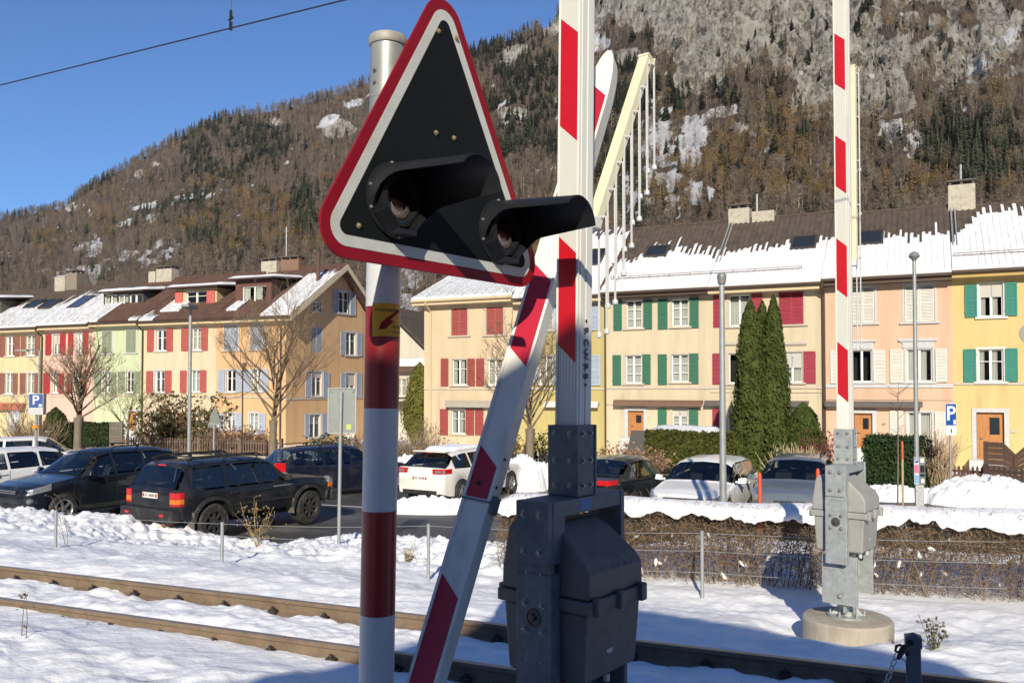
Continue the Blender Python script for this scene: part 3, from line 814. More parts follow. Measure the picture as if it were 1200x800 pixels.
# ---------------------------------------------------------------- signal hut behind the photographer: it throws the shade over the crossing
wood_door = M('hut_door', (.12, .10, .08), .7)
def hut():
    yb = -6.0; k = math.tan(SUN_EL); az = math.tan(SUN_AZ)
    # heights T(u) at Y=0 of the shadow sheet; at Y=yb it is T - yb*k
    f = lambda u: (u + az * yb)
    root = empty("signal_hut", (f(-.7), yb - 2, -.1), 0, "small plastered signal hut with a tiled gable roof behind the crossing", "hut")
    ip = lambda o: (setattr(o, "matrix_parent_inverse", Matrix.Translation(-root.location)), o)[1]
    ys = -yb * k
    wall = [(f(-2.55), -.3), (f(-2.55), 3.0 + ys), (f(-.15), 4.36 + ys), (f(2.6), 3.35 + ys), (f(2.6), -.3)]
    ip(MB().prism(wall, yb - 5, yb).build("wall", M("hut_plaster", (.5, .48, .42), .8), root))
    ro_ = MB()
    for pts in ([(-2.75, 2.98), (-.15, 4.44), (-.15, 4.56), (-2.75, 3.10)], [(2.8, 3.30), (-.148, 4.44), (-.148, 4.56), (2.8, 3.42)]):
        ro_.prism([(f(u), t + ys) for u, t in pts], yb - 5.3, yb + .1)
    ro_ = ip(ro_.build("roof", M("hut_tile", (.12, .09, .07), .8), root))
    MB().box(f(-1.10), f(-.80), yb - .9, yb - .3, 3.5 + ys, 4.36 + ys + .02).build("chimney", M("hut_plaster", (.5, .48, .42), .8), ro_)  # chimney added to carry the hut's shade onto the signal post
    ip(MB().box(f(-1.2), f(-.3), yb + .002, yb + .05, -.1, 1.95).build("door", wood_door, root))
hut()
# ================================================================ houses
GZ = -1.25
class Facade:
    def __init__(s, px, Y, a):
        s.o = Vector(((px - CX) / FOC * Y, Y, 0)); s.a = a
        s.d = Vector((math.cos(a), -math.sin(a), 0)); s.n = Vector((math.sin(a), math.cos(a), 0))
    def hit(s, px, py, y=0.0):
        r_ = ray(px, py); k = (s.o + s.n * y - CAM).dot(s.n) / r_.dot(s.n); p = CAM + r_ * k
        return (p - s.o).dot(s.d), p.z
    def u(s, px, py=453, y=0.0): return s.hit(px, py, y)[0]
glass_w = Mglass("window_glass", (0.75, 0.78, 0.78), .8, .02)
glass_d = M("dark_glass", (0.02, 0.025, 0.03), 0.08, var=0, spec=.6)
curt = M("curtain", (0.62, 0.62, 0.58), .9, var=.2, scale=3, stretch=(14, 1, .3))
dark_in = M("room_dark", (0.03, 0.028, 0.026), .9, var=0)
wframe = M("window_white", (0.78, 0.78, 0.75), .5, var=.04)
stone = M("stone_surround", (0.46, 0.42, 0.34), .8, var=.1, scale=8)
grey_st = M("grey_surround", (0.48, 0.49, 0.50), .8, var=.08, scale=8)
tile = M("roof_tile", (0.075, 0.055, 0.042), .85, var=.35, scale=2.4, dirt=((0.11, 0.09, 0.07), .7, 5))
tile_red = M("roof_tile_red", (0.10, 0.052, 0.038), .85, var=.3, scale=2.4, dirt=((0.05, 0.04, 0.035), .8, 4))
brown_g = M("gutter_brown", (0.065, 0.04, 0.028), .55, .2, var=.1)
cream_g = M("fascia_cream", (0.55, 0.45, 0.28), .7, var=.06)
wood_br = M("brown_wood", (0.10, 0.058, 0.042), .8, var=.25, scale=4, stretch=(1, 1, .3))
wood_or = M("orange_wood", (0.40, 0.17, 0.05), .55, var=.2, scale=4, stretch=(4, 4, .4))
chim_m = M("chimney_render", (0.42, 0.39, 0.32), .9, var=.2, scale=6, dirt=((0.2, 0.18, 0.15), .6, 4))
chim_d = M("chimney_cap", (0.10, 0.085, 0.07), .8, var=.3, scale=8)
def plaster(name, col): return M("plaster_" + name, col, .9, var=.06, scale=1.3, bump=.1, bscale=50, dirt=(tuple(c * .72 for c in col), .65, 1.0), stretch=(1.7, 1.7, .22))
def SH(name, col): return M("shutter_" + name, col, .6, var=.08, scale=3)
sh_red, sh_crim, sh_grn, sh_teal, sh_wht, sh_blu, sh_gg, sh_brn = SH("brick_red", (.30, .055, .05)), SH("crimson", (.30, .02, .045)), SH("green", (.025, .14, .085)), SH("teal", (.01, .20, .16)), SH("white", (.60, .59, .54)), SH("pale_blue", (.36, .42, .52)), SH("sage", (.24, .29, .20)), SH("faded_brown", (.25, .10, .075))

def wall_holes(b, x0, x1, z0, z1, rects, y=0.0, depth=.16, mi=0, T=None):
    xs = sorted({x0, x1, *[v for r_ in rects for v in (r_[0], r_[1])]}); zs = sorted({z0, z1, *[v for r_ in rects for v in (r_[2], r_[3])]})
    f = (lambda v: T @ Vector(v)) if T is not None else (lambda v: Vector(v))
    for i in range(len(xs) - 1):
        for j in range(len(zs) - 1):
            cx_, cz = (xs[i] + xs[i + 1]) / 2, (zs[j] + zs[j + 1]) / 2
            if any(r_[0] < cx_ < r_[1] and r_[2] < cz < r_[3] for r_ in rects): continue
            b.quad(f((xs[i], y, zs[j])), f((xs[i + 1], y, zs[j])), f((xs[i + 1], y, zs[j + 1])), f((xs[i], y, zs[j + 1])), mi)
    for (a, c, d, e) in rects:
        for q in (((a, d), (a, e)), ((c, e), (c, d)), ((a, e), (c, e)), ((c, d), (a, d))):
            (u0, v0), (u1, v1) = q
            b.quad(f((u0, y, v0)), f((u1, y, v1)), f((u1, y + depth, v1)), f((u0, y + depth, v0)), mi)
def make_window(root, r_, T=None, sur=stone, curtain=True, bars=1, sill=True, seed=0, half=False):
    x0, x1, z0, z1 = r_; w_, h_ = x1 - x0, z1 - z0; TT = T if T is not None else Matrix.Identity(4)
    b = MB(); ft = .055; yy0, yy1 = .07, .12
    b.box(x0, x0 + ft, yy0, yy1, z0, z1, 0, TT).box(x1 - ft, x1, yy0, yy1, z0, z1, 0, TT).box(x0 + ft, x1 - ft, yy0, yy1, z1 - ft, z1, 0, TT).box(x0 + ft, x1 - ft, yy0, yy1, z0, z0 + ft, 0, TT)
    xm = (x0 + x1) / 2; b.box(xm - .045, xm + .045, yy0 - .01, yy1, z0 + ft, z1 - ft, 0, TT)
    for k in range(bars):
        zz = z0 + h_ * ((k + 1) / (bars + 1) if bars > 1 else .62)
        b.box(x0 + ft, xm - .045, yy0 + .01, yy1 - .01, zz - .015, zz + .015, 0, TT).box(xm + .045, x1 - ft, yy0 + .01, yy1 - .01, zz - .015, zz + .015, 0, TT)
    wo = b.build("window", wframe, root)
    p = MB().quad(TT @ Vector((x0, .105, z0)), TT @ Vector((x1, .105, z0)), TT @ Vector((x1, .105, z1)), TT @ Vector((x0, .105, z1)))
    p.build("pane", glass_w, wo)
    bk = MB(); bk.box(x0 - .1, x1 + .1, .55, .6, z0 - .1, z1 + .1, 0, TT); bk.build("dark_room", dark_in, wo)
    rw = random.Random(seed * 13 + int(x0 * 51)); st_ = rw.random()
    if sill and st_ > .84:
        MB().box(x0 + .03, x1 - .03, .06, .068, z1 - h_ * rw.uniform(.25, .6), z1 - .01, 0, TT).build("roller_blind", M("blind_grey", (.45, .44, .41), .7, var=.05), wo)
    half = half or (.55 < st_ < .75)
    if curtain and not (.48 < st_ < .55):
        c = MB(); rnd = random.Random(seed + int(x0 * 97))
        for (a, e) in ((x0 + .02, xm - .03), (xm + .03, x1 - .02)):
            if half: e = a + (e - a) * .55
            n = 12; vs = []
            for i in range(n + 1):
                x = a + (e - a) * i / n; y = .17 + .012 * math.sin(i * 2.1 + rnd.random())
                vs += [TT @ Vector((x, y, z0 + .03)), TT @ Vector((x, y, z1 - .02 - (.1 if not half else 0)))]
            c.add(vs, [(2 * i, 2 * i + 2, 2 * i + 3, 2 * i + 1) for i in range(n)])
        c.build("curtain", curt, wo)
    if sur:
        s = MB(); g = .09
        s.box(x0 - g, x0 - .001, -.025, .01, z0 - .02, z1 + g, 0, TT).box(x1 + .001, x1 + g, -.025, .01, z0 - .02, z1 + g, 0, TT).box(x0 - .001, x1 + .001, -.027, .01, z1 + .001, z1 + g - .002, 0, TT)
        if sill: s.box(x0 - .16, x1 + .16, -.09, .05, z0 - .085, z0 - .003, 0, TT)
        s.build("surround", sur, wo)
    return wo
def make_shutter(root, x0, x1, z0, z1, mat, T=None, y=-.075, th=.04, slats=True, mid=True):
    TT = T if T is not None else Matrix.Identity(4); b = MB(); e = .055
    b.box(x0, x0 + e, y, y + th, z0, z1, 0, TT).box(x1 - e, x1, y, y + th, z0, z1, 0, TT)
    b.box(x0 + e, x1 - e, y, y + th, z1 - e, z1, 0, TT).box(x0 + e, x1 - e, y, y + th, z0, z0 + e, 0, TT)
    if mid: zm = (z0 + z1) / 2; b.box(x0 + e, x1 - e, y, y + th, zm - .03, zm + .03, 0, TT)
    if slats:
        n = max(4, int((z1 - z0) / .065))
        for k in range(n):
            zz = z0 + e + (z1 - z0 - 2 * e) * (k + .5) / n; dz = .024
            b.hexa([TT @ Vector(v) for v in ((x0 + e, y + .006, zz - dz), (x1 - e, y + .006, zz - dz), (x1 - e, y + .014, zz - dz), (x0 + e, y + .014, zz - dz), (x0 + e, y + .026, zz + dz), (x1 - e, y + .026, zz + dz), (x1 - e, y + .034, zz + dz), (x0 + e, y + .034, zz + dz))])
    else:
        b.box(x0 + e, x1 - e, y + .012, y + th - .004, z0 + e, z1 - e, 0, TT)
    # hinges
    b.box(x0 - .02, x0, y + .01, y + .03, z0 + .2, z0 + .24, 0, TT).box(x1, x1 + .02, y + .01, y + .03, z1 - .24, z1 - .2, 0, TT)
    return b.build("shutter", mat, root)
def ribbed_roof(root, x0, x1, ye, ze, yr, zr, mat, name="roof", pitch=.25, back=True, yb=None, zb=None, th=.10):
    b = MB(); n = max(2, int(round((x1 - x0) / pitch))); K = 6; rows = 7; vs = []; fs = []
    L_ = math.hypot(yr - ye, zr - ze); ny, nz = -(zr - ze) / L_, (yr - ye) / L_
    nx = n * K + 1
    for j in range(rows + 1):
        s = j / rows
        for i in range(nx):
            x = x0 + (x1 - x0) * i / (nx - 1); ph = (i % K) / K
            h = .045 * (math.sin(math.pi * ph) ** 1.0 if ph < .65 else .12) + .01 * (1 - s)
            vs.append((x, ye + (yr - ye) * s + ny * h, ze + (zr - ze) * s + nz * h))
    for j in range(rows):
        for i in range(nx - 1): fs.append((j * nx + i, j * nx + i + 1, (j + 1) * nx + i + 1, (j + 1) * nx + i))
    b.add(vs, fs)
    # slab under the tiles, and the rear slope
    b.hexa([(x0, ye, ze - th), (x1, ye, ze - th), (x1, yr, zr - th), (x0, yr, zr - th), (x0, ye, ze - .005), (x1, ye, ze - .005), (x1, yr, zr - .005), (x0, yr, zr - .005)])
    if back:
        yb_ = yb if yb is not None else 2 * yr - ye; zb_ = zb if zb is not None else ze
        b.hexa([(x0, yr, zr - th), (x1, yr, zr - th), (x1, yb_, zb_ - th), (x0, yb_, zb_ - th), (x0, yr, zr), (x1, yr, zr), (x1, yb_, zb_), (x0, yb_, zb_)])
    # ridge tiles
    k = int((x1 - x0) / .33)
    for i in range(k):
        a = x0 + (x1 - x0) * i / k; b.tube([(a, yr, zr + .01), (a + (x1 - x0) / k * .97, yr, zr + .018)], .09, 8)
    return b.build(name, mat, root)
def roof_snow(root, x0, x1, ye, ze, yr, zr, top, seed, pitch=.25, x_off=0.0, s0=-.02, thick=.05, fringe=.7):
    """snow sheet on the front slope: top(x)->length up the slope; ragged fingers along the tile grooves"""
    L_ = math.hypot(yr - ye, zr - ze); ty, tz = (yr - ye) / L_, (zr - ze) / L_; ny, nz = -tz, ty
    rnd = random.Random(seed); b = MB(); n = max(2, int(round((x1 - x0) / pitch))); pw = (x1 - x0) / n
    for c in range(n):
        for h in (0, 1):
            wk = .6 + .14 * math.sin(c * 2.3 + seed); xa = x0 + c * pw + (0 if h == 0 else pw * wk); xb = x0 + c * pw + (pw * wk if h == 0 else pw)
            xm = (xa + xb) / 2; t = top(xm)
            if t <= .05: continue
            fm_ = fringe * (.25 + 1.9 * max(0, n1d(xm * .9 + seed * 3.7, 1.0, seed) - .22)); t = t + (rnd.uniform(.1, 1.8) * fm_ if h else rnd.uniform(-.8, .5) * fm_)
            t = min(t, L_ - .02)
            rows = max(3, int(t / .17)); vs = []; fs = []; ph = rnd.random() * .1
            for j in range(rows + 1):
                u = j / rows; s = s0 + (t - s0) * u
                hh = (thick + .05) * (1 - .3 * u) * (min(1, (1 - u) * t / .25 + .12)) + .02 * rnd.random() * (1 if 0 < u < 1 else 0) + (.0 if h else .008)
                hh += .022 * (((s + ph) / .34) % 1.0 - .5) * (0 < u < 1)
                if j == 0: hh *= .75
                for q, x in enumerate((xa - .01, xm, xb + .01)):
                    k = hh + (.012 if q == 1 else 0) + (.012 if h == 0 else -.004)
                    vs.append((x, ye + ty * s + ny * k, ze + tz * s + nz * k))
            m = 3
            for j in range(rows):
                for q in range(2): fs.append((j * m + q, j * m + q + 1, (j + 1) * m + q + 1, (j + 1) * m + q))
            # lip at the eaves and end cap
            k0 = len(vs)
            for x in (xa - .01, xm, xb + .01): vs.append((x, ye + ty * s0 - ny * .0, ze + tz * s0 + .0))
            for q in range(2): fs.append((k0 + q, k0 + q + 1, q + 1, q))
            b.add(vs, fs)
    return b.build("roof_snow", roof_snow_m, root, smooth='all')
def slab_snow(root, x0, x1, y0, y1, z, h=.14, seed=0, zslope=0.0):
    n = max(4, int((x1 - x0) / .22)); m = max(3, int((y1 - y0) / .3)); xs = np.linspace(0, 1, n + 1); ys = np.linspace(0, 1, m + 1)
    U, V_ = np.meshgrid(xs, ys); X = x0 + (x1 - x0) * U; Y = y0 + (y1 - y0) * V_
    e = np.minimum(np.minimum(U * (x1 - x0), (1 - U) * (x1 - x0)), np.minimum(V_ * (y1 - y0), (1 - V_) * (y1 - y0)))
    Z = z + zslope * (Y - y0) + h * np.clip(e / .12, 0, 1) ** .5 * (.75 + .5 * fbm(X * 1.3 + seed, Y * 1.3, seed, 3))
    Vt = np.stack([X, Y, Z], -1).reshape(-1, 3); i = np.arange(m)[:, None] * (n + 1) + np.arange(n)[None]
    F = np.stack([i, i + 1, i + n + 2, i + n + 1], -1).reshape(-1, 4)
    return np_mesh("roof_snow", Vt, F, roof_snow_m, root, True)
def gutter(root, x0, x1, ye, ze, mg, mf, down=None, zdown=GZ):
    b = MB(); b.tube([(x0, ye - .05, ze - .07), (x1, ye - .05, ze - .07)], .075, 10)
    b.build("gutter", mg, root)
    MB().box(x0, x1, ye + .03, ye + .07, ze - .30, ze - .11).box(x0, x1, ye + .07, .0, ze - .30, ze - .27).build("fascia", mf, root)
    for x in (down or []):
        MB().tube([(x, ye - .05, ze - .1), (x, ye - .04, ze - .25), (x, -.10, ze - .62), (x, -.08, ze - .8), (x, -.08, zdown - .2)], .052, 8).build("downpipe", mg, root)
def chimney(root, x0, x1, y0, y1, z0, z1, mat=chim_m, cap=True, snow=False):
    b = MB(); b.box(x0, x1, y0, y1, z0, z1)
    o = b.build("chimney", mat, root)
    if cap:
        c = MB(); e = .06
        for x in (x0 + .08, (x0 + x1) / 2, x1 - .08):
            for y in (y0 + .08, y1 - .08): c.cbox((x, y, z1 + .08), (.12, .12, .16))
        c.box(x0 - e, x1 + e, y0 - e, y1 + e, z1 + .16, z1 + .23)
        c.build("chimney_cap", chim_d, o)
    if snow: slab_snow(o, x0 - .05, x1 + .05, y0 - .05, y1 + .05, z1 + (.23 if cap else 0), .12)
    return o
def skylight(root, F, u0, quad, ye, ze, yr, zr, col=None):
    """quad px: left,right,top,bottom -> on the roof plane"""
    L_ = math.hypot(yr - ye, zr - ze); ty, tz = (yr - ye) / L_, (zr - ze) / L_
    n = (F.n * -tz + Vector((0, 0, 1)) * ty); p0 = F.o + F.n * ye + Vector((0, 0, ze))
    def hit(px, py):
        r_ = ray(px, py); k = (p0 - CAM).dot(n) / r_.dot(n); p = CAM + r_ * k
        return (p - F.o).dot(F.d) - u0, ((p - p0).dot(F.n) * ty + (p.z - ze) * tz)
    (xa, sa), (xb, sb_) = hit(quad[0], (quad[2] + quad[3]) / 2), hit(quad[1], (quad[2] + quad[3]) / 2)
    s0, s1 = hit((quad[0] + quad[1]) / 2, quad[3])[1], hit((quad[0] + quad[1]) / 2, quad[2])[1]
    w_ = min(xb - xa, 1.0); xm = (xa + xb) / 2; xa, xb = xm - w_ / 2, xm + w_ / 2; s1 = max(s1, s0 + .9)
    T = frame(Vector((0, ye, ze)), (1, 0, 0), (0, ty, tz), (0, -tz, ty))
    b = MB(); e = .09
    b.box(xa - e, xa, s0 - e, s1 + e, .0, .20, 0, T).box(xb, xb + e, s0 - e, s1 + e, 0, .20, 0, T).box(xa, xb, s1, s1 + e, 0, .20, 0, T).box(xa, xb, s0 - e, s0, 0, .20, 0, T)
    o = b.build("skylight", M("skylight_frame", (.06, .05, .045), .6, .2, var=.1), root)
    MB().box(xa, xb, s0, s1, .1, .17, 0, T).build("pane", col or glass_d, o)

def rects_px(F, u0, items, y=0.0):
    out = []
    for (xa, ya, xb, yb_) in items:
        ym = (ya + yb_) / 2; xm = (xa + xb) / 2
        out.append((F.u(xa, ym, y) - u0, F.u(xb, ym, y) - u0, F.hit(xm, yb_, y)[1], F.hit(xm, ya, y)[1]))
    return out
def house(F, xpx0, xpx1, label, wall_mat, walltop_px, ridge_px, wins=(), shuts=(), closed=(), doors=(), depth=9.6, yr=4.8, ov=.55, tilem=tile, sur=stone, curtain=True, bars=1,
          bands=(), down=(), gm=brown_g, fm=cream_g, snow=None, snow_seed=1, half=False, xl_ext=0.0, xr_ext=0.0, shmats=None, plinth=None, gable_right=False, name="terraced_house"):
    u0 = F.u(xpx0); u1 = F.u(xpx1); w_ = u1 - u0
    org = F.o + F.d * u0
    root = empty(name, (org.x, org.y, 0), -F.a, label, "house", "terraced houses along the street")
    wx = (xpx0 + xpx1) / 2
    h = F.hit(walltop_px[0], walltop_px[1])[1]
    zr = F.hit(ridge_px[0], ridge_px[1], yr)[1]
    ye = -ov; slope = (zr - h) / (yr - 0.0); ze = h - slope * ov + .30
    zr = zr
    W_ = rects_px(F, u0, wins); Cl = rects_px(F, u0, closed); D = rects_px(F, u0, doors)
    b = MB(); wall_holes(b, 0, w_, GZ - .6, h + .05, W_ + Cl + D, 0, .18)
    # side walls with gables, back wall
    zb_back = h
    for x in (0, w_):
        pts = [(x, 0, GZ - .6), (x, depth, GZ - .6), (x, depth, zb_back), (x, yr, zr - .16), (x, 0, h)]
        if not (gable_right and x == w_): b.add(pts, [(0, 1, 2, 3, 4)])
    b.quad((0, depth, GZ - .6), (w_, depth, GZ - .6), (w_, depth, zb_back), (0, depth, zb_back))
    b.build("wall", wall_mat, root, fix=False)
    for k, r_ in enumerate(W_): make_window(root, r_, None, sur, curtain, bars, True, k + snow_seed * 7, half)
    sh_r = rects_px(F, u0, [s[:4] for s in shuts])
    for r_, s in zip(sh_r, shuts): make_shutter(root, r_[0] + .01, r_[1] - .01, r_[2], r_[3], s[4])
    for r_, s in zip(Cl, closed):
        m_ = (closed_m[id(closed)] if False else shmats) if shmats else sh_red
        xm = (r_[0] + r_[1]) / 2
        make_shutter(root, r_[0] + .015, xm - .004, r_[2] + .015, r_[3] - .015, m_, None, y=.015); make_shutter(root, xm + .004, r_[1] - .015, r_[2] + .015, r_[3] - .015, m_, None, y=.015)
        s_ = MB(); g = .09
        s_.box(r_[0] - g, r_[0] - .001, -.025, .01, r_[2] - .02, r_[3] + g).box(r_[1] + .001, r_[1] + g, -.025, .01, r_[2] - .02, r_[3] + g).box(r_[0] - .001, r_[1] + .001, -.027, .01, r_[3] + .001, r_[3] + g - .002).box(r_[0] - .2, r_[1] + .2, -.09, .05, r_[2] - .085, r_[2] - .003)
        s_.build("surround", sur, root)
    for r_ in D:
        x0, x1, z0, z1 = r_; dd = MB(); dd.box(x0 + .02, x1 - .02, .12, .18, z0, z1)
        for k in range(3): dd.box(x0 + .12, x1 - .12, .108, .12, z0 + .15 + k * (z1 - z0 - .2) / 3, z0 + .05 + (k + 1) * (z1 - z0 - .2) / 3)
        do = dd.build("door", wood_or, root)
        MB().box((x0 + x1) / 2 - .02, x1 - .16, .10, .107, (z0 + z1) / 2 + .05, z1 - .22).build("door_pane", glass_d, do)
        MB().tube([(x0 + .14, .10, (z0 + z1) / 2 - .1), (x0 + .14, .04, (z0 + z1) / 2 - .1), (x0 + .26, .04, (z0 + z1) / 2 - .1)], .015, 6).build("handle", steel_dk, do)
        fr = MB(); g = .17
        fr.box(x0 - g, x0 - .001, -.04, .02, GZ - .3, z1 + g).box(x1 + .001, x1 + g, -.04, .02, GZ - .3, z1 + g).box(x0 - .001, x1 + .001, -.042, .02, z1 + .001, z1 + g - .002).box(x0 - .3, x1 + .3, -.5, -.001, GZ - .4, z0 - .01)
        fr.build("door_surround", grey_st, root)
    for (py, mat_, hh) in bands:
        z = F.hit(wx, py)[1]; MB().box(0.0, w_, -.045, -.002, z - hh / 2, z + hh / 2).build("string_course", mat_, root)
    if plinth: MB().box(0, w_, -.03, -.001, GZ - .5, GZ + .45).build("plinth", plinth, root)
    ro = ribbed_roof(root, -xl_ext, w_ + xr_ext, ye, ze, yr, zr, tilem, yb=depth + ov, zb=h + .05)
    if snow: 
        roof_snow(ro, -xl_ext + .02, w_ + xr_ext - .02, ye, ze, yr, zr, lambda x: snow(x) - .45, snow_seed)
    gutter(root, -xl_ext, w_ + xr_ext, ye, ze, gm, fm, [F.u(d_) - u0 for d_ in down])
    return dict(root=root, u0=u0, w=w_, h=h, zr=zr, ye=ye, ze=ze, yr=yr, F=F, roof=ro, depth=depth)
def snow_guard(H, s, x0, x1, z=.16):
    L_ = math.hypot(H['yr'] - H['ye'], H['zr'] - H['ze']); ty, tz = (H['yr'] - H['ye']) / L_, (H['zr'] - H['ze']) / L_
    f = lambda x, k: (x, H['ye'] + ty * s - tz * k, H['ze'] + tz * s + ty * k)
    b = MB()
    for k in (z, z + .1): b.tube([f(x0, k), f(x1, k)], .014, 5)
    n = int((x1 - x0) / 1.1) + 1
    for i in range(n + 1):
        x = x0 + (x1 - x0) * i / n; b.tube([f(x, 0), f(x, z + .12)], .012, 5)
    b.build("snow_guard", M("guard_iron", (.16, .12, .10), .6, .3, var=.2), H['roof'])
def awning(H, xa, xb, ya, yb_, mat, arms=True):
    F, u0 = H['F'], H['u0']; x0, x1 = F.u(xa) - u0, F.u(xb) - u0; z1, z0 = F.hit((xa + xb) / 2, ya)[1], F.hit((xa + xb) / 2, yb_)[1]
    b = MB(); b.box(x0, x1, -.30, -.03, (z0 + z1) / 2 + .02, z1); b.tube([(x0 + .03, -.20, (z0 + z1) / 2 - .02), (x1 - .03, -.20, (z0 + z1) / 2 - .02)], .07, 8); b.box(x0, x1, -.36, -.31, z0, (z0 + z1) / 2 + .05)
    b.build("awning", mat, H['root'])
def band_px(H, xa, xb, ya, yb_, mat, name="cornice", d=.10):
    F, u0 = H['F'], H['u0']; x0, x1 = F.u(xa) - u0, F.u(xb) - u0; z1, z0 = F.hit((xa + xb) / 2, ya)[1], F.hit((xa + xb) / 2, yb_)[1]
    MB().box(x0, x1, -d, -.001, z0, z1).box(x0 + .06, x1 - .06, -d + .05, -.001, z0 - .05, z0 - .001).build(name, mat, H['root'])

# ---------------------------------------------------------------- row on the far side of the hedge
FR = Facade(1160, 35.7, R(26))
RW, RC = sh_red, sh_crim
def sw(l, m): return [(*q, m) for q in l]
n1d = lambda x, a, s_=0: float(fbm(np.array([x * a + s_]), np.array([s_ * 3.1]), 5, 3)[0])
nz = n1d

HA = house(FR, 497, 605.5, "cream terraced house with brick red shutters, two of its top windows shut", plaster("cream", (.55, .44, .30)), (550, 350.5), (560, 316),
    wins=[(530, 421, 547, 451), (572, 421, 589, 451), (529, 480, 545, 508), (571, 480, 587, 508)],
    shuts=sw([(517, 420, 526, 452), (548, 420, 557, 452), (558.3, 420, 568, 452), (589.5, 419.5, 598, 451.5), (516, 479, 525.5, 509.5), (546, 479, 556, 509.5), (557, 479, 567, 509.5), (588, 479, 597, 509.5)], RW),
    closed=[(529, 361, 548, 393), (570, 359.5, 590, 392)], shmats=SH("red_boards", (.33, .075, .065)), bands=[(455.5, stone, .09)], down=(505,), gm=cream_g, fm=cream_g,
    snow=lambda x: 5.4 + .4 * nz(x, 1, 1), snow_seed=3, xl_ext=.5)
awning(HA, 525, 600, 469, 477, M("awning_grey", (.35, .32, .27), .7, var=.1))
HB = house(FR, 605.5, 708.5, "olive yellow terraced house half hidden by the near barrier, with pale grey shutters", plaster("olive", (.44, .375, .15)), (656, 344.5), (700, 268),
    wins=[(632, 417, 648, 450), (674, 416, 690, 449.5), (632, 354, 648, 387), (674, 353, 690, 386)], shuts=sw([(622, 417, 631, 451), (649, 417, 658, 450), (664, 417, 673, 450), (691.5, 416, 704.5, 451.5), (622, 354, 631, 388), (649, 354, 658, 388), (664, 353, 673, 387), (691.5, 351.5, 704.5, 387)], sh_blu),
    doors=[(672, 484, 688, 516)], bands=[(455.5, stone, .09)], snow=lambda x: 6.5, snow_seed=5, fm=cream_g, gm=brown_g)
awning(HB, 640, 703, 470, 477, M("awning_white", (.62, .6, .56), .7, var=.06))
HC = house(FR, 708.5, 833, "pale yellow terraced house with dark green shutters and a brown awning over its door", plaster("butter", (.55, .475, .335)), (770, 337.5), (800, 264),
    wins=[(734, 352, 752.5, 384.5), (787.5, 350.5, 807, 382.5), (733, 416.5, 752, 449), (787, 415.5, 807, 447.5), (788, 480, 806, 503)],
    shuts=sw([(719, 351.5, 729.3, 387), (754, 350.5, 764.7, 385.5), (771, 350, 782.7, 385.5), (808.3, 348, 819.3, 384), (718, 416, 728.3, 451), (753, 415, 763, 450), (771, 415, 782, 450.5), (807.8, 414, 819, 449.5), (771, 479, 781.7, 504), (807.5, 479, 818.7, 503)], sh_grn),
    doors=[(736, 481, 754.5, 512)], bands=[(454.5, stone, .10), (474, stone, .05)], down=(710,), fm=brown_g, bars=2,
    snow=lambda x: 3.3 + .9 * math.sin(x * .55) ** 2 + .25 * nz(x, 1.3, 2), snow_seed=7, xl_ext=.0)
awning(HC, 721, 824, 468.5, 475.5, M("awning_brown", (.16, .09, .06), .7, var=.15, scale=10))
snow_guard(HC, 1.05, .3, HC['w'])
HD = house(FR, 833, 965, "cream terraced house with crimson shutters partly covered by three tall thujas", plaster("straw", (.54, .465, .33)), (900, 331), (930, 253),
    wins=[(854.5, 345.5, 879, 382), (854, 414, 878, 449), (917, 412.5, 940.3, 448), (853, 480, 869.5, 516), (912, 480, 934, 512)],
    shuts=sw([(836, 346, 849.5, 383), (880.5, 344, 894, 381), (835, 414, 849, 450), (880, 413, 893, 449), (902, 412.5, 915.5, 449), (941.7, 411.5, 956.3, 449), (835, 479, 849, 504), (936, 480, 950, 512)], RC),
    closed=[(912.5, 341.5, 941.5, 380)], shmats=RC, bands=[(454, stone, .10), (459.5, stone, .03)], down=(965,), fm=cream_g,
    snow=lambda x: 3.3 + .5 * x * .35 + .5 * nz(x, .8, 4), snow_seed=9, bars=0)
for q in ((849, 873, 400, 403.5), (914, 946, 400.5, 403.5)): band_px(HD, *q, stone)
awning(HD, 827, 849, 469, 475, M("awning_dark", (.10, .09, .085), .7, var=.1)); awning(HD, 915, 948, 469.5, 476, MC["awning_dark"])
snow_guard(HD, 1.05, 0, HD['w'] * .82)
HE = house(FR, 965, 1117, "salmon pink terraced house with white louvred shutters", plaster("salmon", (.61, .40, .285)), (1040, 321.5), (1050, 246.5),
    wins=[(998, 410, 1022, 447.5), (1062.5, 409, 1092.7, 447), (1064, 483, 1092, 521)],
    shuts=sw([(973, 410, 986, 449), (1023.5, 410, 1037.5, 449), (1043, 409, 1058.5, 448.5), (1096, 408.5, 1110, 447.5), (1042.5, 481, 1059, 521), (1095.5, 482, 1108, 521)], sh_wht),
    closed=[(996, 335, 1024.8, 378.5), (1060, 332.5, 1095, 377)], shmats=sh_wht, doors=[(1001, 484, 1022.5, 524)], sur=grey_st, bands=[(452, grey_st, .16), (468, stone, .03)], down=(966.5,), fm=brown_g, bars=0,
    snow=lambda x: 4.1 - .12 * x + .4 * nz(x, .9, 8), snow_seed=11)
for q in ((1053.5, 1099, 396.5, 399.5), (995, 1027, 398, 400.5)): band_px(HE, *q, grey_st)
band_px(HE, 1058, 1095, 401, 407.5, grey_st, "lintel", .05); band_px(HE, 997, 1024, 402, 408.5, grey_st, "lintel", .05)
awning(HE, 967, 1081, 470, 476.5, MC["awning_dark"])
text("house_number", "45", .16, frame(Vector((HE['F'].u(1035) - HE['u0'], -.02, FR.hit(1035, 497)[1])), (1, 0, 0), (0, 0, 1), (0, -1, 0)), chim_d, HE['root'])
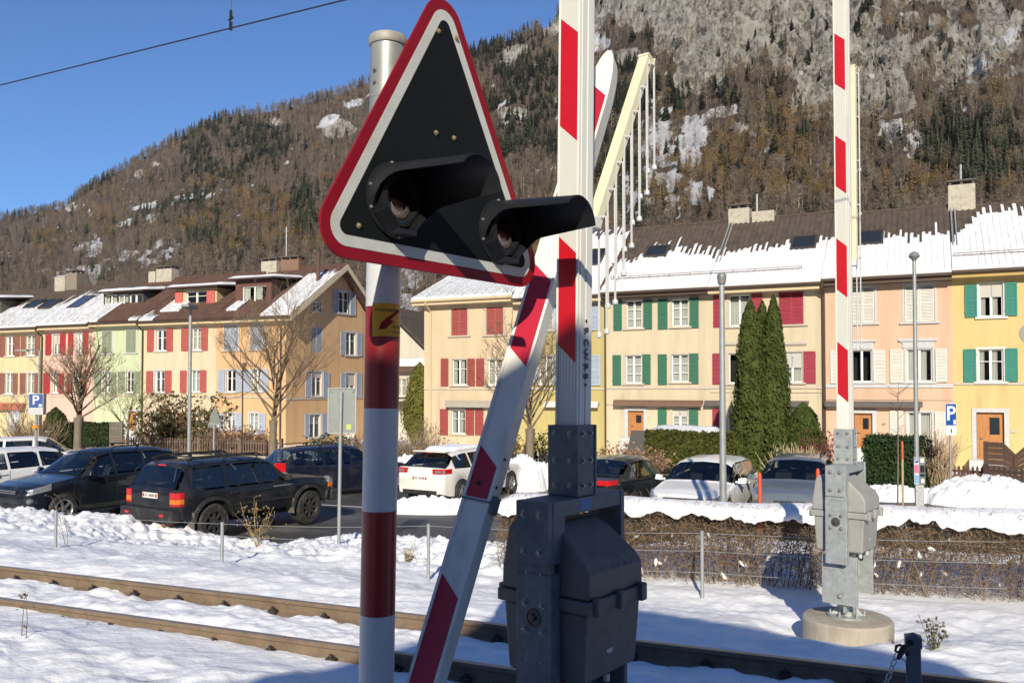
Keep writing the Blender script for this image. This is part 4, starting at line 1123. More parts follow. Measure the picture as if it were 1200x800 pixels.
HF = house(FR, 1117, 1290, "bright yellow terraced house with teal shutters and a brown door", plaster("yellow", (.58, .45, .20)), (1195, 312), (1190, 238),
    wins=[(1147.5, 332.5, 1175.5, 371), (1146, 409, 1176, 447), (1224, 331, 1252, 370), (1224, 407, 1254, 446), (1230, 480, 1262, 525)],
    shuts=sw([(1130.5, 334, 1145.3, 371.5), (1177.3, 331, 1192.3, 369.8), (1129, 409, 1144.4, 447.5), (1177.7, 408, 1193, 446.8), (1207, 331, 1222, 370), (1254, 330, 1269, 369), (1206, 407, 1222, 446), (1256, 407, 1271, 446)], sh_teal),
    doors=[(1144.5, 483, 1177, 538)], sur=M("surround_white", (.66, .63, .58), .8, var=.05), bands=[(449.5, stone, .10)], half=True, bars=1, fm=M("fascia_ochre", (.42, .30, .10), .7, var=.08),
    snow=lambda x: 5.6 + .4 * nz(x, 1, 3) - max(0, 1.2 - x) * 2.2, snow_seed=13, xr_ext=.3)
snow_guard(HF, 1.1, .1, HF['w'])
MB().box(HF['F'].u(1183) - HF['u0'], HF['F'].u(1190) - HF['u0'], -.03, -.002, FR.hit(1186, 507)[1], FR.hit(1186, 503)[1]).build("number_plate", stone, HF['root'])
for H, q, c_ in ((HC, (757, 784, 292, 302), None), (HD, (930, 955, 281, 293), None), (HE, (1008, 1033, 275, 288), None), (HB, (690, 706, 296, 312), None)):
    skylight(H['roof'], FR, H['u0'], q, H['ye'], H['ze'], H['yr'], H['zr'], c_)
def chimney_px(H, F, xa, xb, ytop, ybot, y=4.5, d=.7, **k):
    u0 = H['u0']; chimney(H['root'], F.u(xa, (ytop + ybot) / 2, y) - u0, F.u(xb, (ytop + ybot) / 2, y) - u0, y, y + d, H['zr'] - 1.2, F.hit((xa + xb) / 2, ytop + 5, y)[1], **k)
chimney_px(HD, FR, 853.5, 878, 239, 262); chimney_px(HD, FR, 881, 907, 242, 262, cap=False)
chimney_px(HE, FR, 1111, 1143, 211, 245, d=.9)
c_ = HD['F'].u(887, 240, 4.8) - HD['u0']; MB().tube([(c_, 4.8, HD['zr'] + .2), (c_, 4.8, HD['zr'] + 1.3)], .05, 8).build("flue", galv, HD['root'])
c_ = HE['F'].u(1126, 215, 4.8) - HE['u0']; MB().tube([(c_, 4.9, HE['zr'] + .8), (c_, 4.9, HE['zr'] + 1.95)], .05, 8).build("flue", galv, HE['root'])
# iron cables and a roof ladder where the roofs meet
for H, xx in ((HD, 0.05), (HF, .1)):
    L_ = math.hypot(H['yr'] - H['ye'], H['zr'] - H['ze']); ty, tz = (H['yr'] - H['ye']) / L_, (H['zr'] - H['ze']) / L_
    f = lambda x, s, k: (x, H['ye'] + ty * s - tz * k, H['ze'] + tz * s + ty * k); b = MB()
    for dx in (0, .16): b.tube([f(xx + dx, 2.2, .10), f(xx + dx, L_ - .1, .10)], .035, 6)
    b.build("verge_flashing", galv, H['roof'])
MB().box(-.1, .1, -.4, 4.8, 0, .01)
# verge board at the step between the olive and the green shuttered house
L0 = MB(); H = HC
L0.hexa([(-.12, H['ye'], H['ze'] - .12), (.04, H['ye'], H['ze'] - .12), (.04, H['yr'], H['zr'] - .12), (-.12, H['yr'], H['zr'] - .12), (-.12, H['ye'], H['ze'] + .16), (.04, H['ye'], H['ze'] + .16), (.04, H['yr'], H['zr'] + .16), (-.12, H['yr'], H['zr'] + .16)])
L0.build("verge_board", M("verge_brown", (.13, .06, .045), .7, var=.2), HC['root'])

# ---------------------------------------------------------------- the farther row with the gable end
FL = Facade(285, 52.9, R(23.5))
LY = house(FL, -70, 50.5, "pale yellow house at the far end of the row with faded brown shutters", plaster("lemon", (.55, .475, .28)), (0, 384), (0, 343),
    wins=[(7.5, 394, 17, 417), (31, 393, 41, 416.5), (6.5, 437, 15.5, 461), (31, 437, 40.5, 461), (10, 481, 22, 504), (-30, 394, -20, 418), (-30, 437, -20, 461)],
    shuts=sw([(.5, 394, 7, 418), (17.3, 394, 23.5, 417.5), (25, 393.5, 30.8, 417), (41.5, 393, 47.5, 416.5), (0, 437, 6.2, 461.5), (15.8, 437, 21, 461.5), (24, 437, 30.6, 461.5), (41, 437, 46.5, 461)], sh_brn),
    bands=[(463, stone, .08)], down=(49.5,), sur=grey_st, snow=lambda x: 3.6 + .5 * nz(x, 1, 2), snow_seed=21, yr=4.6)
awning(LY, -10, 31, 472, 480, M("awning_rust", (.38, .12, .06), .7, var=.12))
LP = house(FL, 50.5, 110, "pink terraced house with bright red shutters and roof windows in the snow", plaster("pink", (.62, .41, .33)), (80, 379.5), (60, 337),
    wins=[(62.5, 392, 70.5, 415), (90, 391, 97.3, 414.5), (61, 437, 68.5, 460), (86.5, 437, 94, 460)],
    shuts=sw([(54, 392, 60.5, 416), (71, 391, 77.2, 416), (80.5, 391, 86.3, 415.5), (98, 390, 104, 415), (51.5, 437, 59, 461), (69.2, 437, 75.2, 461), (79, 437, 85.5, 461), (95, 437, 102, 461)], SH("bright_red", (.36, .03, .03))),
    doors=[(62, 487, 74, 507)], bands=[(464, stone, .08)], sur=grey_st, snow=lambda x: 4.4 + .5 * nz(x, 1, 7), snow_seed=23, yr=4.6)
LG = house(FL, 110, 168.5, "pale green terraced house with sage green shutters and a wide dormer", plaster("mint", (.46, .52, .33)), (140, 375.5), (150, 330),
    wins=[(121, 436, 130, 460), (148, 435.5, 157, 459.5)], shuts=sw([(111, 436, 118.5, 461), (130.2, 436, 136.3, 461), (139, 435, 146.2, 460.5), (158, 435, 164.8, 460.5)], sh_gg),
    closed=[(120, 388, 131.3, 414), (147.8, 387, 159.5, 413)], shmats=sh_gg, doors=[(150, 482, 160, 503)], bands=[(463.5, stone, .06)], sur=grey_st, snow=None, yr=4.6, down=(167.5,), tilem=tile_red)
LCr = house(FL, 168.5, 253, "warm cream terraced house with coral red shutters and a small shuttered dormer", plaster("apricot_cream", (.58, .485, .34)), (210, 373.5), (230, 325),
    wins=[(183, 386.5, 195, 411), (225.5, 385, 236, 410), (181.5, 434.5, 193, 459.5), (224, 434, 234.6, 459), (178, 484, 192, 508)],
    shuts=sw([(173, 386, 180.6, 412.2), (195.6, 385, 203, 411.5), (213, 384.5, 221, 411), (236.4, 384, 244, 410.5), (172, 434.5, 179.7, 460.5), (193.8, 434, 201.4, 460), (211.6, 434, 219.2, 460), (235, 433.5, 242.3, 459.5), (210, 484, 217, 510)], SH("coral", (.42, .09, .08))),
    bands=[(464, stone, .06)], sur=grey_st, snow=None, yr=4.6, tilem=tile_red)
LO = house(FL, 253, 335, "orange corner house with pale blue shutters and a tall gable end", plaster("orange", (.60, .38, .20)), (295, 370.5), (330, 315.5),
    wins=[(265.5, 433.5, 276.5, 459), (296, 433, 306.3, 458.5), (265, 484, 275.7, 503), (292, 484, 302.5, 508)],
    shuts=sw([(255.7, 433, 264, 459.5), (277.5, 433, 285.3, 459.3), (286.7, 433, 295, 459), (307, 432.5, 315, 459), (254, 484, 263.5, 505), (277, 484, 284, 505), (304, 484, 312, 508)], sh_blu),
    closed=[(263, 381, 279.3, 410), (294, 380, 309.2, 409)], shmats=sh_blu, bands=[(465, stone, .10)], sur=grey_st, snow=None, yr=5.3, depth=9.6, gable_right=True, xr_ext=.75, tilem=tile_red, down=(329.5,))
# gable end of the orange house
def gable():
    H = LO; F = FL; w_ = H['w']; root = H['root']; corner = F.o + F.d * (H['u0'] + w_)
    T = frame(Vector((w_, 0, 0)), (0, 1, 0), (-1, 0, 0), (0, 0, 1))   # gable coords: x = depth, y = inward
    def hit(px, py):
        r_ = ray(px, py); k = (corner - CAM).dot(F.d) / r_.dot(F.d); p = CAM + r_ * k
        return (p - corner).dot(F.n), p.z
    def rc(q): ym = (q[1] + q[3]) / 2; xm = (q[0] + q[2]) / 2; return (hit(q[0], ym)[0], hit(q[2], ym)[0], hit(xm, q[3])[1], hit(xm, q[1])[1])
    wins = [rc(q) for q in ((397, 341.5, 409, 367), (405, 389.5, 417, 416), (365.5, 435.5, 377, 464), (405, 437, 416, 464), (362.5, 485, 375.5, 512), (366.5, 354, 376, 364.5), (405, 486, 416, 513))]
    closed = [rc((364.5, 383.5, 378, 413))]
    shuts = [rc(q) for q in ((390, 340, 396.3, 367.5), (410, 342, 416, 369.5), (398.5, 388.5, 404.6, 416), (417.5, 390, 423.5, 417), (357.3, 435, 364.7, 465), (378, 436, 385, 465), (398.5, 437, 404.6, 465), (417, 437, 423, 465), (356.5, 485, 362, 512), (376.5, 485, 383, 512))]
    h, zr, yr, dp = H['h'], H['zr'], H['yr'], H['depth']
    b = MB(); wall_holes(b, 0, dp, GZ - .6, h, [r_ for r_ in wins + closed if r_[3] < h], 0, .18, 0, T)
    # triangle over the eaves, cut round the attic windows
    at = [r_ for r_ in wins + closed if r_[3] >= h]
    ed = lambda x: (h + (zr - .16 - h) * x / yr) if x < yr else (zr - .16 + (h - zr + .16) * (x - yr) / (dp - yr))
    xs = sorted({0, yr, dp, *[v for r_ in at for v in r_[:2]]})
    for i in range(len(xs) - 1):
        a, c = xs[i], xs[i + 1]; m_ = (a + c) / 2; hole = [r_ for r_ in at if r_[0] < m_ < r_[1]]
        lo = h
        for r_ in hole:
            b.quad(T @ Vector((a, 0, lo)), T @ Vector((c, 0, lo)), T @ Vector((c, 0, max(lo, r_[2]))), T @ Vector((a, 0, max(lo, r_[2])))); lo = r_[3]
        b.quad(T @ Vector((a, 0, lo)), T @ Vector((c, 0, lo)), T @ Vector((c, 0, max(lo, ed(c)))), T @ Vector((a, 0, max(lo, ed(a)))))
    o = b.build("gable_wall", plaster("orange_gable", (.60, .38, .20)), root, fix=False)
    for k, r_ in enumerate(wins): make_window(root, r_, T, grey_st, True, 1, True, 50 + k)
    for r_ in shuts: make_shutter(root, r_[0], r_[1], r_[2], r_[3], sh_blu, T)
    for r_ in closed:
        xm = (r_[0] + r_[1]) / 2; make_shutter(root, r_[0], xm - .005, r_[2], r_[3], sh_blu, T, y=.01); make_shutter(root, xm + .005, r_[1], r_[2], r_[3], sh_blu, T, y=.01)
    z = hit(400, 466)[1]; MB().box(0, dp, -.045, -.002, z - .06, z + .06, 0, T).build("string_course", stone, root)
    # barge boards and snow on the verge
    ov = H['ye']; bb = MB()
    x0 = w_ + .75
    for (ya, za, yb_, zb_) in ((H['ye'], H['ze'], yr, zr), (yr, zr, dp + .55, h + .05)):
        bb.hexa([(x0, ya, za - .34), (x0 + .05, ya, za - .34), (x0 + .05, yb_, zb_ - .34), (x0, yb_, zb_ - .34), (x0, ya, za + .02), (x0 + .05, ya, za + .02), (x0 + .05, yb_, zb_ + .02), (x0, yb_, zb_ + .02)])
    bb.build("barge_board", M("barge_cream", (.56, .47, .33), .7, var=.1), root)
    sf = MB()
    for (ya, za, yb_, zb_) in ((H['ye'], H['ze'], yr, zr), (yr, zr, dp + .55, h + .05)):
        sf.hexa([(w_, ya, za - .22), (x0, ya, za - .22), (x0, yb_, zb_ - .22), (w_, yb_, zb_ - .22), (w_, ya, za - .18), (x0, ya, za - .18), (x0, yb_, zb_ - .18), (w_, yb_, zb_ - .18)])
    sf.build("soffit", wood_br, root)
    roof_snow(H['roof'], w_ - 1.5, w_ + .78, H['ye'], H['ze'], yr, zr, lambda x: 5.8, 77, fringe=.3)
gable()
def dormer(H, px, zpx_top, winpx, wallm, y, roofpx, shutters=(), shm=None, cheek=None, seed=1, barsn=0, roof_over=.35):
    F, u0, root = H['F'], H['u0'], H['root']
    x0, x1 = F.u(px[0], 350, y) - u0, F.u(px[1], 350, y) - u0; z1 = F.hit((px[0] + px[1]) / 2, zpx_top, y)[1]
    slope = (H['zr'] - H['ze']) / (H['yr'] - H['ye']); z0 = H['ze'] + slope * (y - H['ye']) - .3
    T = Matrix.Translation((0, y, 0)); W_ = rects_px(F, u0, winpx, y)
    b = MB(); wall_holes(b, x0, x1, z0, z1, W_, 0, .12, 0, T)
    yb_ = min(H['yr'], H['ye'] + (z1 - H['ze']) / slope)
    b.add([(x0, y, z0), (x0, y, z1), (x0, yb_, z1)], [(0, 1, 2)]); b.add([(x1, y, z0), (x1, y, z1), (x1, yb_, z1)], [(0, 1, 2)])
    dm = b.build("dormer", wallm, root, fix=False)
    for k, r_ in enumerate(W_):
        make_window(dm, r_, T, None, True, barsn, False, 90 + seed + k, True)
    for q in shutters:
        r_ = rects_px(F, u0, [q], y)[0]; make_shutter(dm, r_[0], r_[1], r_[2], r_[3], shm, T, slats=False, mid=False)
    ov = roof_over
    rf = MB().hexa([(x0 - ov, y - ov, z1), (x1 + ov, y - ov, z1), (x1 + ov, yb_ + 1.0, z1 + .3), (x0 - ov, yb_ + 1.0, z1 + .3), (x0 - ov, y - ov, z1 + .12), (x1 + ov, y - ov, z1 + .12), (x1 + ov, yb_ + 1.0, z1 + .42), (x0 - ov, yb_ + 1.0, z1 + .42)]).build("dormer_roof", brown_g, root)
    slab_snow(rf, x0 - ov + .02, x1 + ov - .02, y - ov + .03, yb_ + .9, z1 + .125, .16, seed, .3 / (yb_ + 1 - y + ov))
    if cheek: MB().add([(x1 + .01, y, z0), (x1 + .01, y, z1), (x1 + .01, yb_, z1)], [(0, 1, 2)]).build("dormer_cheek", cheek, dm)
dark_cl = M("slate_cladding", (.075, .075, .058), .8, var=.15); red_cl = M("brown_cladding", (.12, .055, .042), .8, var=.2, scale=5, stretch=(6, 6, .4))
dormer(LG, (121.5, 168), 343, [(122.6, 345.5, 138, 361.5), (138.8, 345, 150.5, 361), (151.5, 344.5, 166, 360.5)], dark_cl, 1.5, None, seed=2, cheek=M("cheek_grey", (.07, .075, .08), .7, var=.1))
dormer(LCr, (205, 254), 338, [(218, 341, 242, 356.5)], plaster("dormer_cream", (.55, .45, .26)), 1.2, None, [(206, 341.5, 214.5, 358), (243, 340, 252, 356.5)], SH("dormer_coral", (.50, .12, .10)), seed=3, barsn=1, roof_over=.45)
dormer(LO, (276, 318), 328, [(284, 335, 312, 354)], red_cl, 1.2, None, seed=4, cheek=wood_br, roof_over=.4)
dormer(LY, (-40, 1.5), 352, [(-30, 357, -8, 368)], dark_cl, 1.2, None, seed=6)
for H, qa, qb, s0_, t_ in ((LCr, 182, 204, 1.1, 3.0), (LCr, 170, 186, -.02, .9), (LG, 158, 167.5, -.02, .8), (LO, 262, 274, .9, 2.6), (LG, 112, 121, -.02, 3.2)):
    xa, xb = FL.u(qa) - H['u0'], FL.u(qb) - H['u0']; roof_snow(H['roof'], xa, xb, H['ye'], H['ze'], H['yr'], H['zr'], lambda x: t_ - .8 + 1.0 * nz(x, 1.6, 3), 61 + qa, s0=s0_, fringe=.4)
for q in ((83, 110, 350, 361), (52, 67, 353.5, 361.5), (34, 50, 354, 361.5)):
    H = LP if q[0] > 50 else LY
    skylight(H['roof'], FL, H['u0'], q, H['ye'], H['ze'], H['yr'], H['zr'], M("skylight_blue", (.05, .07, .16), .1, var=0) if q[0] == 83 else None)
chimney_px(LP, FL, 64, 76, 319, 336, y=4.2, snow=True, cap=False); chimney_px(LP, FL, 77, 90, 315, 336, y=4.3, mat=M("chimney_dark", (.22, .19, .15), .9, var=.2))
chimney_px(LCr, FL, 174, 182, 313, 327, y=4.2, cap=False); chimney_px(LCr, FL, 183, 201, 310, 327, y=4.2)
chimney_px(LO, FL, 306, 324, 301, 318, y=4.9); chimney_px(LO, FL, 329, 350, 299, 316, y=5.0, mat=M("chimney_brick", (.20, .12, .085), .9, var=.2))
x_ = FL.u(373, 300, 3.2) - LO['u0']; MB().tube([(x_, 3.2, LO['zr'] - 2), (x_, 3.2, FL.hit(373, 298, 3.2)[1])], .13, 10).lathe([(.17, 0), (.17, .05), (.05, .14)], 10, Matrix.Translation((x_, 3.2, FL.hit(373, 298, 3.2)[1]))).build("flue", wood_br, LO['root'])
x_ = FL.u(335.5, 285, 5.3) - LO['u0']; zt = FL.hit(335.5, 266, 5.3)[1]; MB().tube([(x_, 5.3, LO['zr']), (x_, 5.3, zt)], .03, 6).box(x_ - .2, x_ + .2, 5.28, 5.32, zt - .3, zt - .27).box(x_ - .12, x_ + .12, 5.28, 5.32, zt - .6, zt - .57).build("antenna", galv, LO['root'])

# small house seen through the gap between the rows
gh = on_lot(455, 72)
root = empty("background_house", (gh.x, gh.y, 0), R(-20), "white house with a dark roof edge glimpsed in the gap between the two rows", "house")
b = MB(); b.prism([(-6.5, -2), (6.5, -2), (6.5, 2.6), (0, 8.6), (-6.5, 2.6)], 0, 9); b.build("wall", plaster("white", (.56, .52, .43)), root)
b = MB()
for s in (-1, 1): b.hexa([(0, -.7, 8.75), (7.3 * s, -.7, 2.0), (7.3 * s, 9.7, 2.0), (0, 9.7, 8.75), (0, -.7, 9.0), (7.3 * s, -.7, 2.25), (7.3 * s, 9.7, 2.25), (0, 9.7, 9.0)])
b.build("roof", tile, root)
gh = on_lot(482, 60)
root = empty("porch_building", (gh.x, gh.y, 0), R(-22), "low white annex with a snowy dark flat roof in the gap beside the cream house", "annex")
MB().box(-2.2, 1.6, 0, 5, -2, 3.2).build("wall", plaster("annex", (.5, .48, .42)), root)
MB().box(-2.5, 1.9, -.5, 5.3, 3.2, 3.6).box(-2.4, 1.7, -.9, -.1, 0.9, 1.15).build("roof", wood_br, root)
slab_snow(root, -2.5, 1.9, -.5, 5.3, 3.6, .5, 4)
for x in (-1.2, .1): make_window(root, (x, x + .9, 1.5, 2.7), Matrix.Translation((0, -.13, 0)), stone)
# ================================================================ mountain
CR = np.array([(-1500, 380), (-900, 360), (-500, 325), (-200, 290), (0, 256), (70, 243), (105, 216), (130, 203), (200, 163), (255, 137), (330, 126), (400, 106), (440, 90), (500, 76), (560, 55), (600, 43), (645, 22), (700, -50), (760, -140), (900, -240), (1200, -300), (1600, -330), (2600, -300)], float)
def crest_e(px): return 453 - np.interp(px, CR[:, 0], CR[:, 1])
def Yfar(px): return np.interp(px, [-1500, 0, 300, 640, 800, 1000, 1200, 2600], [1600, 1350, 1150, 980, 860, 800, 840, 1000])
YN = 290.0
def mount(px, t):
    ec = crest_e(px); Y1 = Yfar(px)
    Y = YN + (Y1 - YN) * np.clip(t, 0, 1)
    g = fbm(px / 85.0 + 3, t * 2.2, 31, 4) - .5
    g2 = fbm(px / 26.0, t * 9, 37, 4) - .5
    rg = np.abs(2 * fbm(px / 140.0 + 7, t * 1.3, 41, 3) - 1)
    w_ = np.sin(np.pi * np.clip(t, 0, 1)) ** .6
    e = -8 + (ec + 8) * t ** (0.92)
    Y = Y * (1 + w_ * (.16 * g + .035 * g2 + .10 * (rg - .4)))
    z = CAMZ + e / 1000 * Y
    # cliff relief
    py = 453 - e
    rk = rock_mask(px, py)
    qx, qy = px * .86 + py * .5, py * .86 - px * .5
    f = .45 * np.abs(2 * fbm(qx / 26.0, qy / 44.0, 51, 4, .6) - 1) + .55 * np.abs(2 * fbm(qx / 8.0, qy / 19.0, 53, 4, .65) - 1)
    Y = Y - rk * (f - .4) * 30
    # rear side
    bk = np.clip(t - 1, 0, 1)
    Y = Y + bk * 250; z = z - bk * 400
    return (px - CX) / FOC * Y, Y, z, py
def blob(px, py, cx, cy, rx, ry, rot=0.0):
    c, s = math.cos(rot), math.sin(rot); dx, dy = px - cx, py - cy
    u, v = (dx * c + dy * s) / rx, (-dx * s + dy * c) / ry
    return np.clip(1.25 - (u * u + v * v), 0, 1)
def rock_mask(px, py):
    n = fbm(px / 30.0, py / 30.0, 61, 4) - .5; n2 = fbm(px / 11.0, py / 18.0, 63, 4) - .5
    m = np.zeros_like(px, dtype=float)
    for a in ((880, 20, 120, 62, -.35), (985, 55, 75, 62), (830, 80, 50, 30, -.5), (1090, 45, 70, 50), (1160, 55, 60, 55), (1040, 100, 40, 34), (790, 30, 22, 40, .5), (1190, 20, 60, 30), (985, 115, 60, 22), (760, -10, 60, 40), (1000, -50, 300, 60)):
        m = np.maximum(m, blob(px, py, *a) * (1.0 if a[0] < 1080 else .62))
    for a in ((160, 203, 7, 8), (320, 140, 12, 6), (395, 148, 22, 12), (645, 28, 16, 12, -.5), (607, 56, 18, 9, -.3), (595, 62, 5, 12), (690, 20, 30, 14, -.5), (680, 55, 26, 10, -.4), (178, 190, 8, 5), (735, 62, 26, 12), (655, 112, 14, 5), (600, 130, 22, 8)):
        m = np.maximum(m, blob(px, py, *a) * .85)
    return np.clip((m + n * 1.1 + n2 * .9 - .32) * 3.2, 0, 1) * (m > 0)
def snow_mask(px, py):
    n = fbm(px / 16.0, py / 9.0, 71, 4) - .5; n2 = fbm(px / 6.0, py / 5.0, 73, 3) - .5
    m = np.full_like(px, .0, dtype=float)
    for a in ((812, 165, 22, 36, .25), (765, 175, 26, 75, .1), (735, 230, 20, 45), (790, 225, 12, 40), (850, 128, 34, 7, -.2), (100, 290, 26, 14, -.4), (98, 325, 22, 16), (60, 318, 26, 5), (385, 138, 30, 6, -.55), (415, 118, 16, 6, -.4), (210, 232, 80, 5, -.18), (160, 258, 40, 6, -.2), (150, 300, 60, 12, -.35), (190, 300, 40, 8, -.5), (75, 242, 26, 7, -.2), (1055, 150, 22, 30, -.9), (1075, 165, 14, 22), (1185, 40, 24, 10, -.5), (1150, 70, 26, 7, -.5), (1125, 95, 30, 6, -.4), (470, 330, 26, 50), (485, 375, 20, 30), (600, 135, 26, 10), (590, 120, 12, 8), (820, 225, 30, 16), (700, 45, 24, 12), (880, 150, 30, 12)):
        m = np.maximum(m, blob(px, py, *a))
    m = m * np.where(px < 340, .80, 1.0) * np.where((px > 775) & (px < 850) & (py > 125) & (py < 235), 1.35, 1.0)
    return np.clip((m + n * 1.7 + n2 * 1.5 - .66) * 3.0, 0, 1)
px_ = np.concatenate([np.linspace(-1500, -80, 60)[:-1], np.linspace(-80, 1290, 470), np.linspace(1290, 2600, 50)[1:]])
t_ = np.concatenate([np.linspace(0, 1, 250), [1.04, 1.15, 1.4, 2.0]])
PXg, Tg = np.meshgrid(px_, t_)
mX, mY, mZ, mPY = mount(PXg, Tg)
Vt = np.stack([mX, mY, mZ], -1).reshape(-1, 3); nx_ = len(px_); ny_ = len(t_)
i = np.arange(ny_ - 1)[:, None] * nx_ + np.arange(nx_ - 1)[None]
Fm = np.stack([i, i + 1, i + nx_ + 1, i + nx_], -1).reshape(-1, 4)
def mountain_mat():
    m = bpy.data.materials.new("mountain_ground"); m.use_nodes = True; n = m.node_tree; L = n.links; b = n.nodes["Principled BSDF"]
    b.inputs["Roughness"].default_value = .95; b.inputs["Specular IOR Level"].default_value = .1
    tc = n.nodes.new("ShaderNodeTexCoord")
    def noise(sc, det=6, rough=.65, st=None):
        no = n.nodes.new("ShaderNodeTexNoise"); no.inputs["Scale"].default_value = sc; no.inputs["Detail"].default_value = det; no.inputs["Roughness"].default_value = rough
        if st:
            mp = n.nodes.new("ShaderNodeMapping"); mp.inputs["Scale"].default_value = st; L.new(tc.outputs["Object"], mp.inputs[0]); L.new(mp.outputs[0], no.inputs[0])
        else: L.new(tc.outputs["Object"], no.inputs[0])
        return no.outputs[0]
    def ramp(src, cols):
        r_ = n.nodes.new("ShaderNodeValToRGB"); e = r_.color_ramp.elements
        e[0].position, e[0].color = cols[0][0], (*cols[0][1], 1); e[1].position, e[1].color = cols[-1][0], (*cols[-1][1], 1)
        for p, c in cols[1:-1]: q = e.new(p); q.color = (*c, 1)
        L.new(src, r_.inputs[0]); return r_.outputs[0]
    def attr(nm):
        a = n.nodes.new("ShaderNodeAttribute"); a.attribute_name = nm; return a.outputs["Fac"]
    def mix(f, a, c):
        x = n.nodes.new("ShaderNodeMix"); x.data_type = 'RGBA'; L.new(f, x.inputs[0]); L.new(a, x.inputs[6]); L.new(c, x.inputs[7]); return x.outputs[2]
    def thr(a, nz_, k=2.0, off=-.5):   # sharpen mask with noise
        m1 = n.nodes.new("ShaderNodeMath"); m1.operation = 'MULTIPLY_ADD'; L.new(nz_, m1.inputs[0]); m1.inputs[1].default_value = 1.6; m1.inputs[2].default_value = -1.3
        m2 = n.nodes.new("ShaderNodeMath"); m2.operation = 'MULTIPLY_ADD'; L.new(a, m2.inputs[0]); m2.inputs[1].default_value = 2.0; L.new(m1.outputs[0], m2.inputs[2])
        m3 = n.nodes.new("ShaderNodeMath"); m3.operation = 'MULTIPLY'; m3.use_clamp = True; L.new(m2.outputs[0], m3.inputs[0]); m3.inputs[1].default_value = 3.0
        return m3.outputs[0]
    soil = ramp(noise(.02, 8, .75), [(.3, (.085, .066, .052)), (.5, (.125, .095, .072)), (.62, (.16, .12, .088)), (.75, (.11, .095, .06))])
    na = noise(.19, 12, .80, (1.2, .5, .5)); nb_ = noise(.035, 10, .7, (1.6, .5, .8))
    mm_ = n.nodes.new("ShaderNodeMath"); mm_.operation = 'SUBTRACT'; L.new(nb_, mm_.inputs[0]); mm_.inputs[1].default_value = .5
    ab = n.nodes.new("ShaderNodeMath"); ab.operation = 'ABSOLUTE'; L.new(mm_.outputs[0], ab.inputs[0])
    cl = n.nodes.new("ShaderNodeMapRange"); cl.inputs[1].default_value = 0.0; cl.inputs[2].default_value = .045; cl.inputs[3].default_value = -.15; cl.inputs[4].default_value = 0.0; L.new(ab.outputs[0], cl.inputs[0])
    ad_ = n.nodes.new("ShaderNodeMath"); L.new(na, ad_.inputs[0]); L.new(cl.outputs[0], ad_.inputs[1]); crk = ad_.outputs[0]
    rockc = ramp(crk, [(.32, (.14, .13, .112)), (.40, (.34, .32, .28)), (.50, (.47, .445, .395)), (.66, (.60, .57, .52)), (.8, (.46, .38, .29))])
    snowc = ramp(noise(.1), [(.3, (.62, .63, .66)), (.7, (.82, .83, .86))])
    c1 = mix(thr(attr("rock"), noise(.11, 8, .75)), soil, rockc); c2 = mix(thr(attr("snow"), noise(.16, 8, .75)), c1, snowc)
    L.new(c2, b.inputs["Base Color"])
    bp = n.nodes.new("ShaderNodeBump"); bp.inputs["Strength"].default_value = 1.0; bp.inputs["Distance"].default_value = 6.0
    L.new(crk, bp.inputs["Height"]); L.new(bp.outputs[0], b.inputs["Normal"])
    return m
mo = np_mesh("mountain", Vt, Fm, mountain_mat(), smooth=False); tag(mo, kind="structure")
for nm, arr in (("rock", rock_mask(PXg, mPY)), ("snow", snow_mask(PXg, mPY))):
    a = mo.data.attributes.new(nm, 'FLOAT', 'POINT'); a.data.foreach_set("value", arr.astype(np.float32).ravel())

# ---------------------------------------------------------------- forest on the slope
def forest_obj(name, pts, scl, proto, rots):
    me = bpy.data.meshes.new(name); n = len(pts); me.vertices.add(n); me.vertices.foreach_set("co", np.asarray(pts, np.float32).ravel())
    a = me.attributes.new("tscale", 'FLOAT_VECTOR', 'POINT'); a.data.foreach_set("vector", np.asarray(scl, np.float32).ravel())
    a = me.attributes.new("trot", 'FLOAT_VECTOR', 'POINT'); a.data.foreach_set("vector", np.asarray(rots, np.float32).ravel())
    o = bpy.data.objects.new(name, me); COL.objects.link(o)
    g = bpy.data.node_groups.new("scatter", 'GeometryNodeTree'); g.interface.new_socket("Geometry", in_out='INPUT', socket_type='NodeSocketGeometry'); g.interface.new_socket("Geometry", in_out='OUTPUT', socket_type='NodeSocketGeometry')
    gi, go = g.nodes.new("NodeGroupInput"), g.nodes.new("NodeGroupOutput"); ip_ = g.nodes.new("GeometryNodeInstanceOnPoints"); oi = g.nodes.new("GeometryNodeObjectInfo"); oi.inputs[0].default_value = proto
    oi.inputs["As Instance"].default_value = True
    def at(nm):
        q = g.nodes.new("GeometryNodeInputNamedAttribute"); q.data_type = 'FLOAT_VECTOR'; q.inputs[0].default_value = nm; return q.outputs[0]
    g.links.new(gi.outputs[0], ip_.inputs["Points"]); g.links.new(oi.outputs["Geometry"], ip_.inputs["Instance"]); g.links.new(at("tscale"), ip_.inputs["Scale"]); g.links.new(at("trot"), ip_.inputs["Rotation"]); g.links.new(ip_.outputs[0], go.inputs[0])
    md = o.modifiers.new("scatter", 'NODES'); md.node_group = g
    tag(o, kind="stuff"); return o
def proto(name, V, F, mats, mi=None):
    me = bpy.data.meshes.new(name); me.from_pydata([tuple(v) for v in V], [], F)
    for m in mats: me.materials.append(m)
    if mi is not None: me.polygons.foreach_set("material_index", mi)
    return bpy.data.objects.new(name, me)
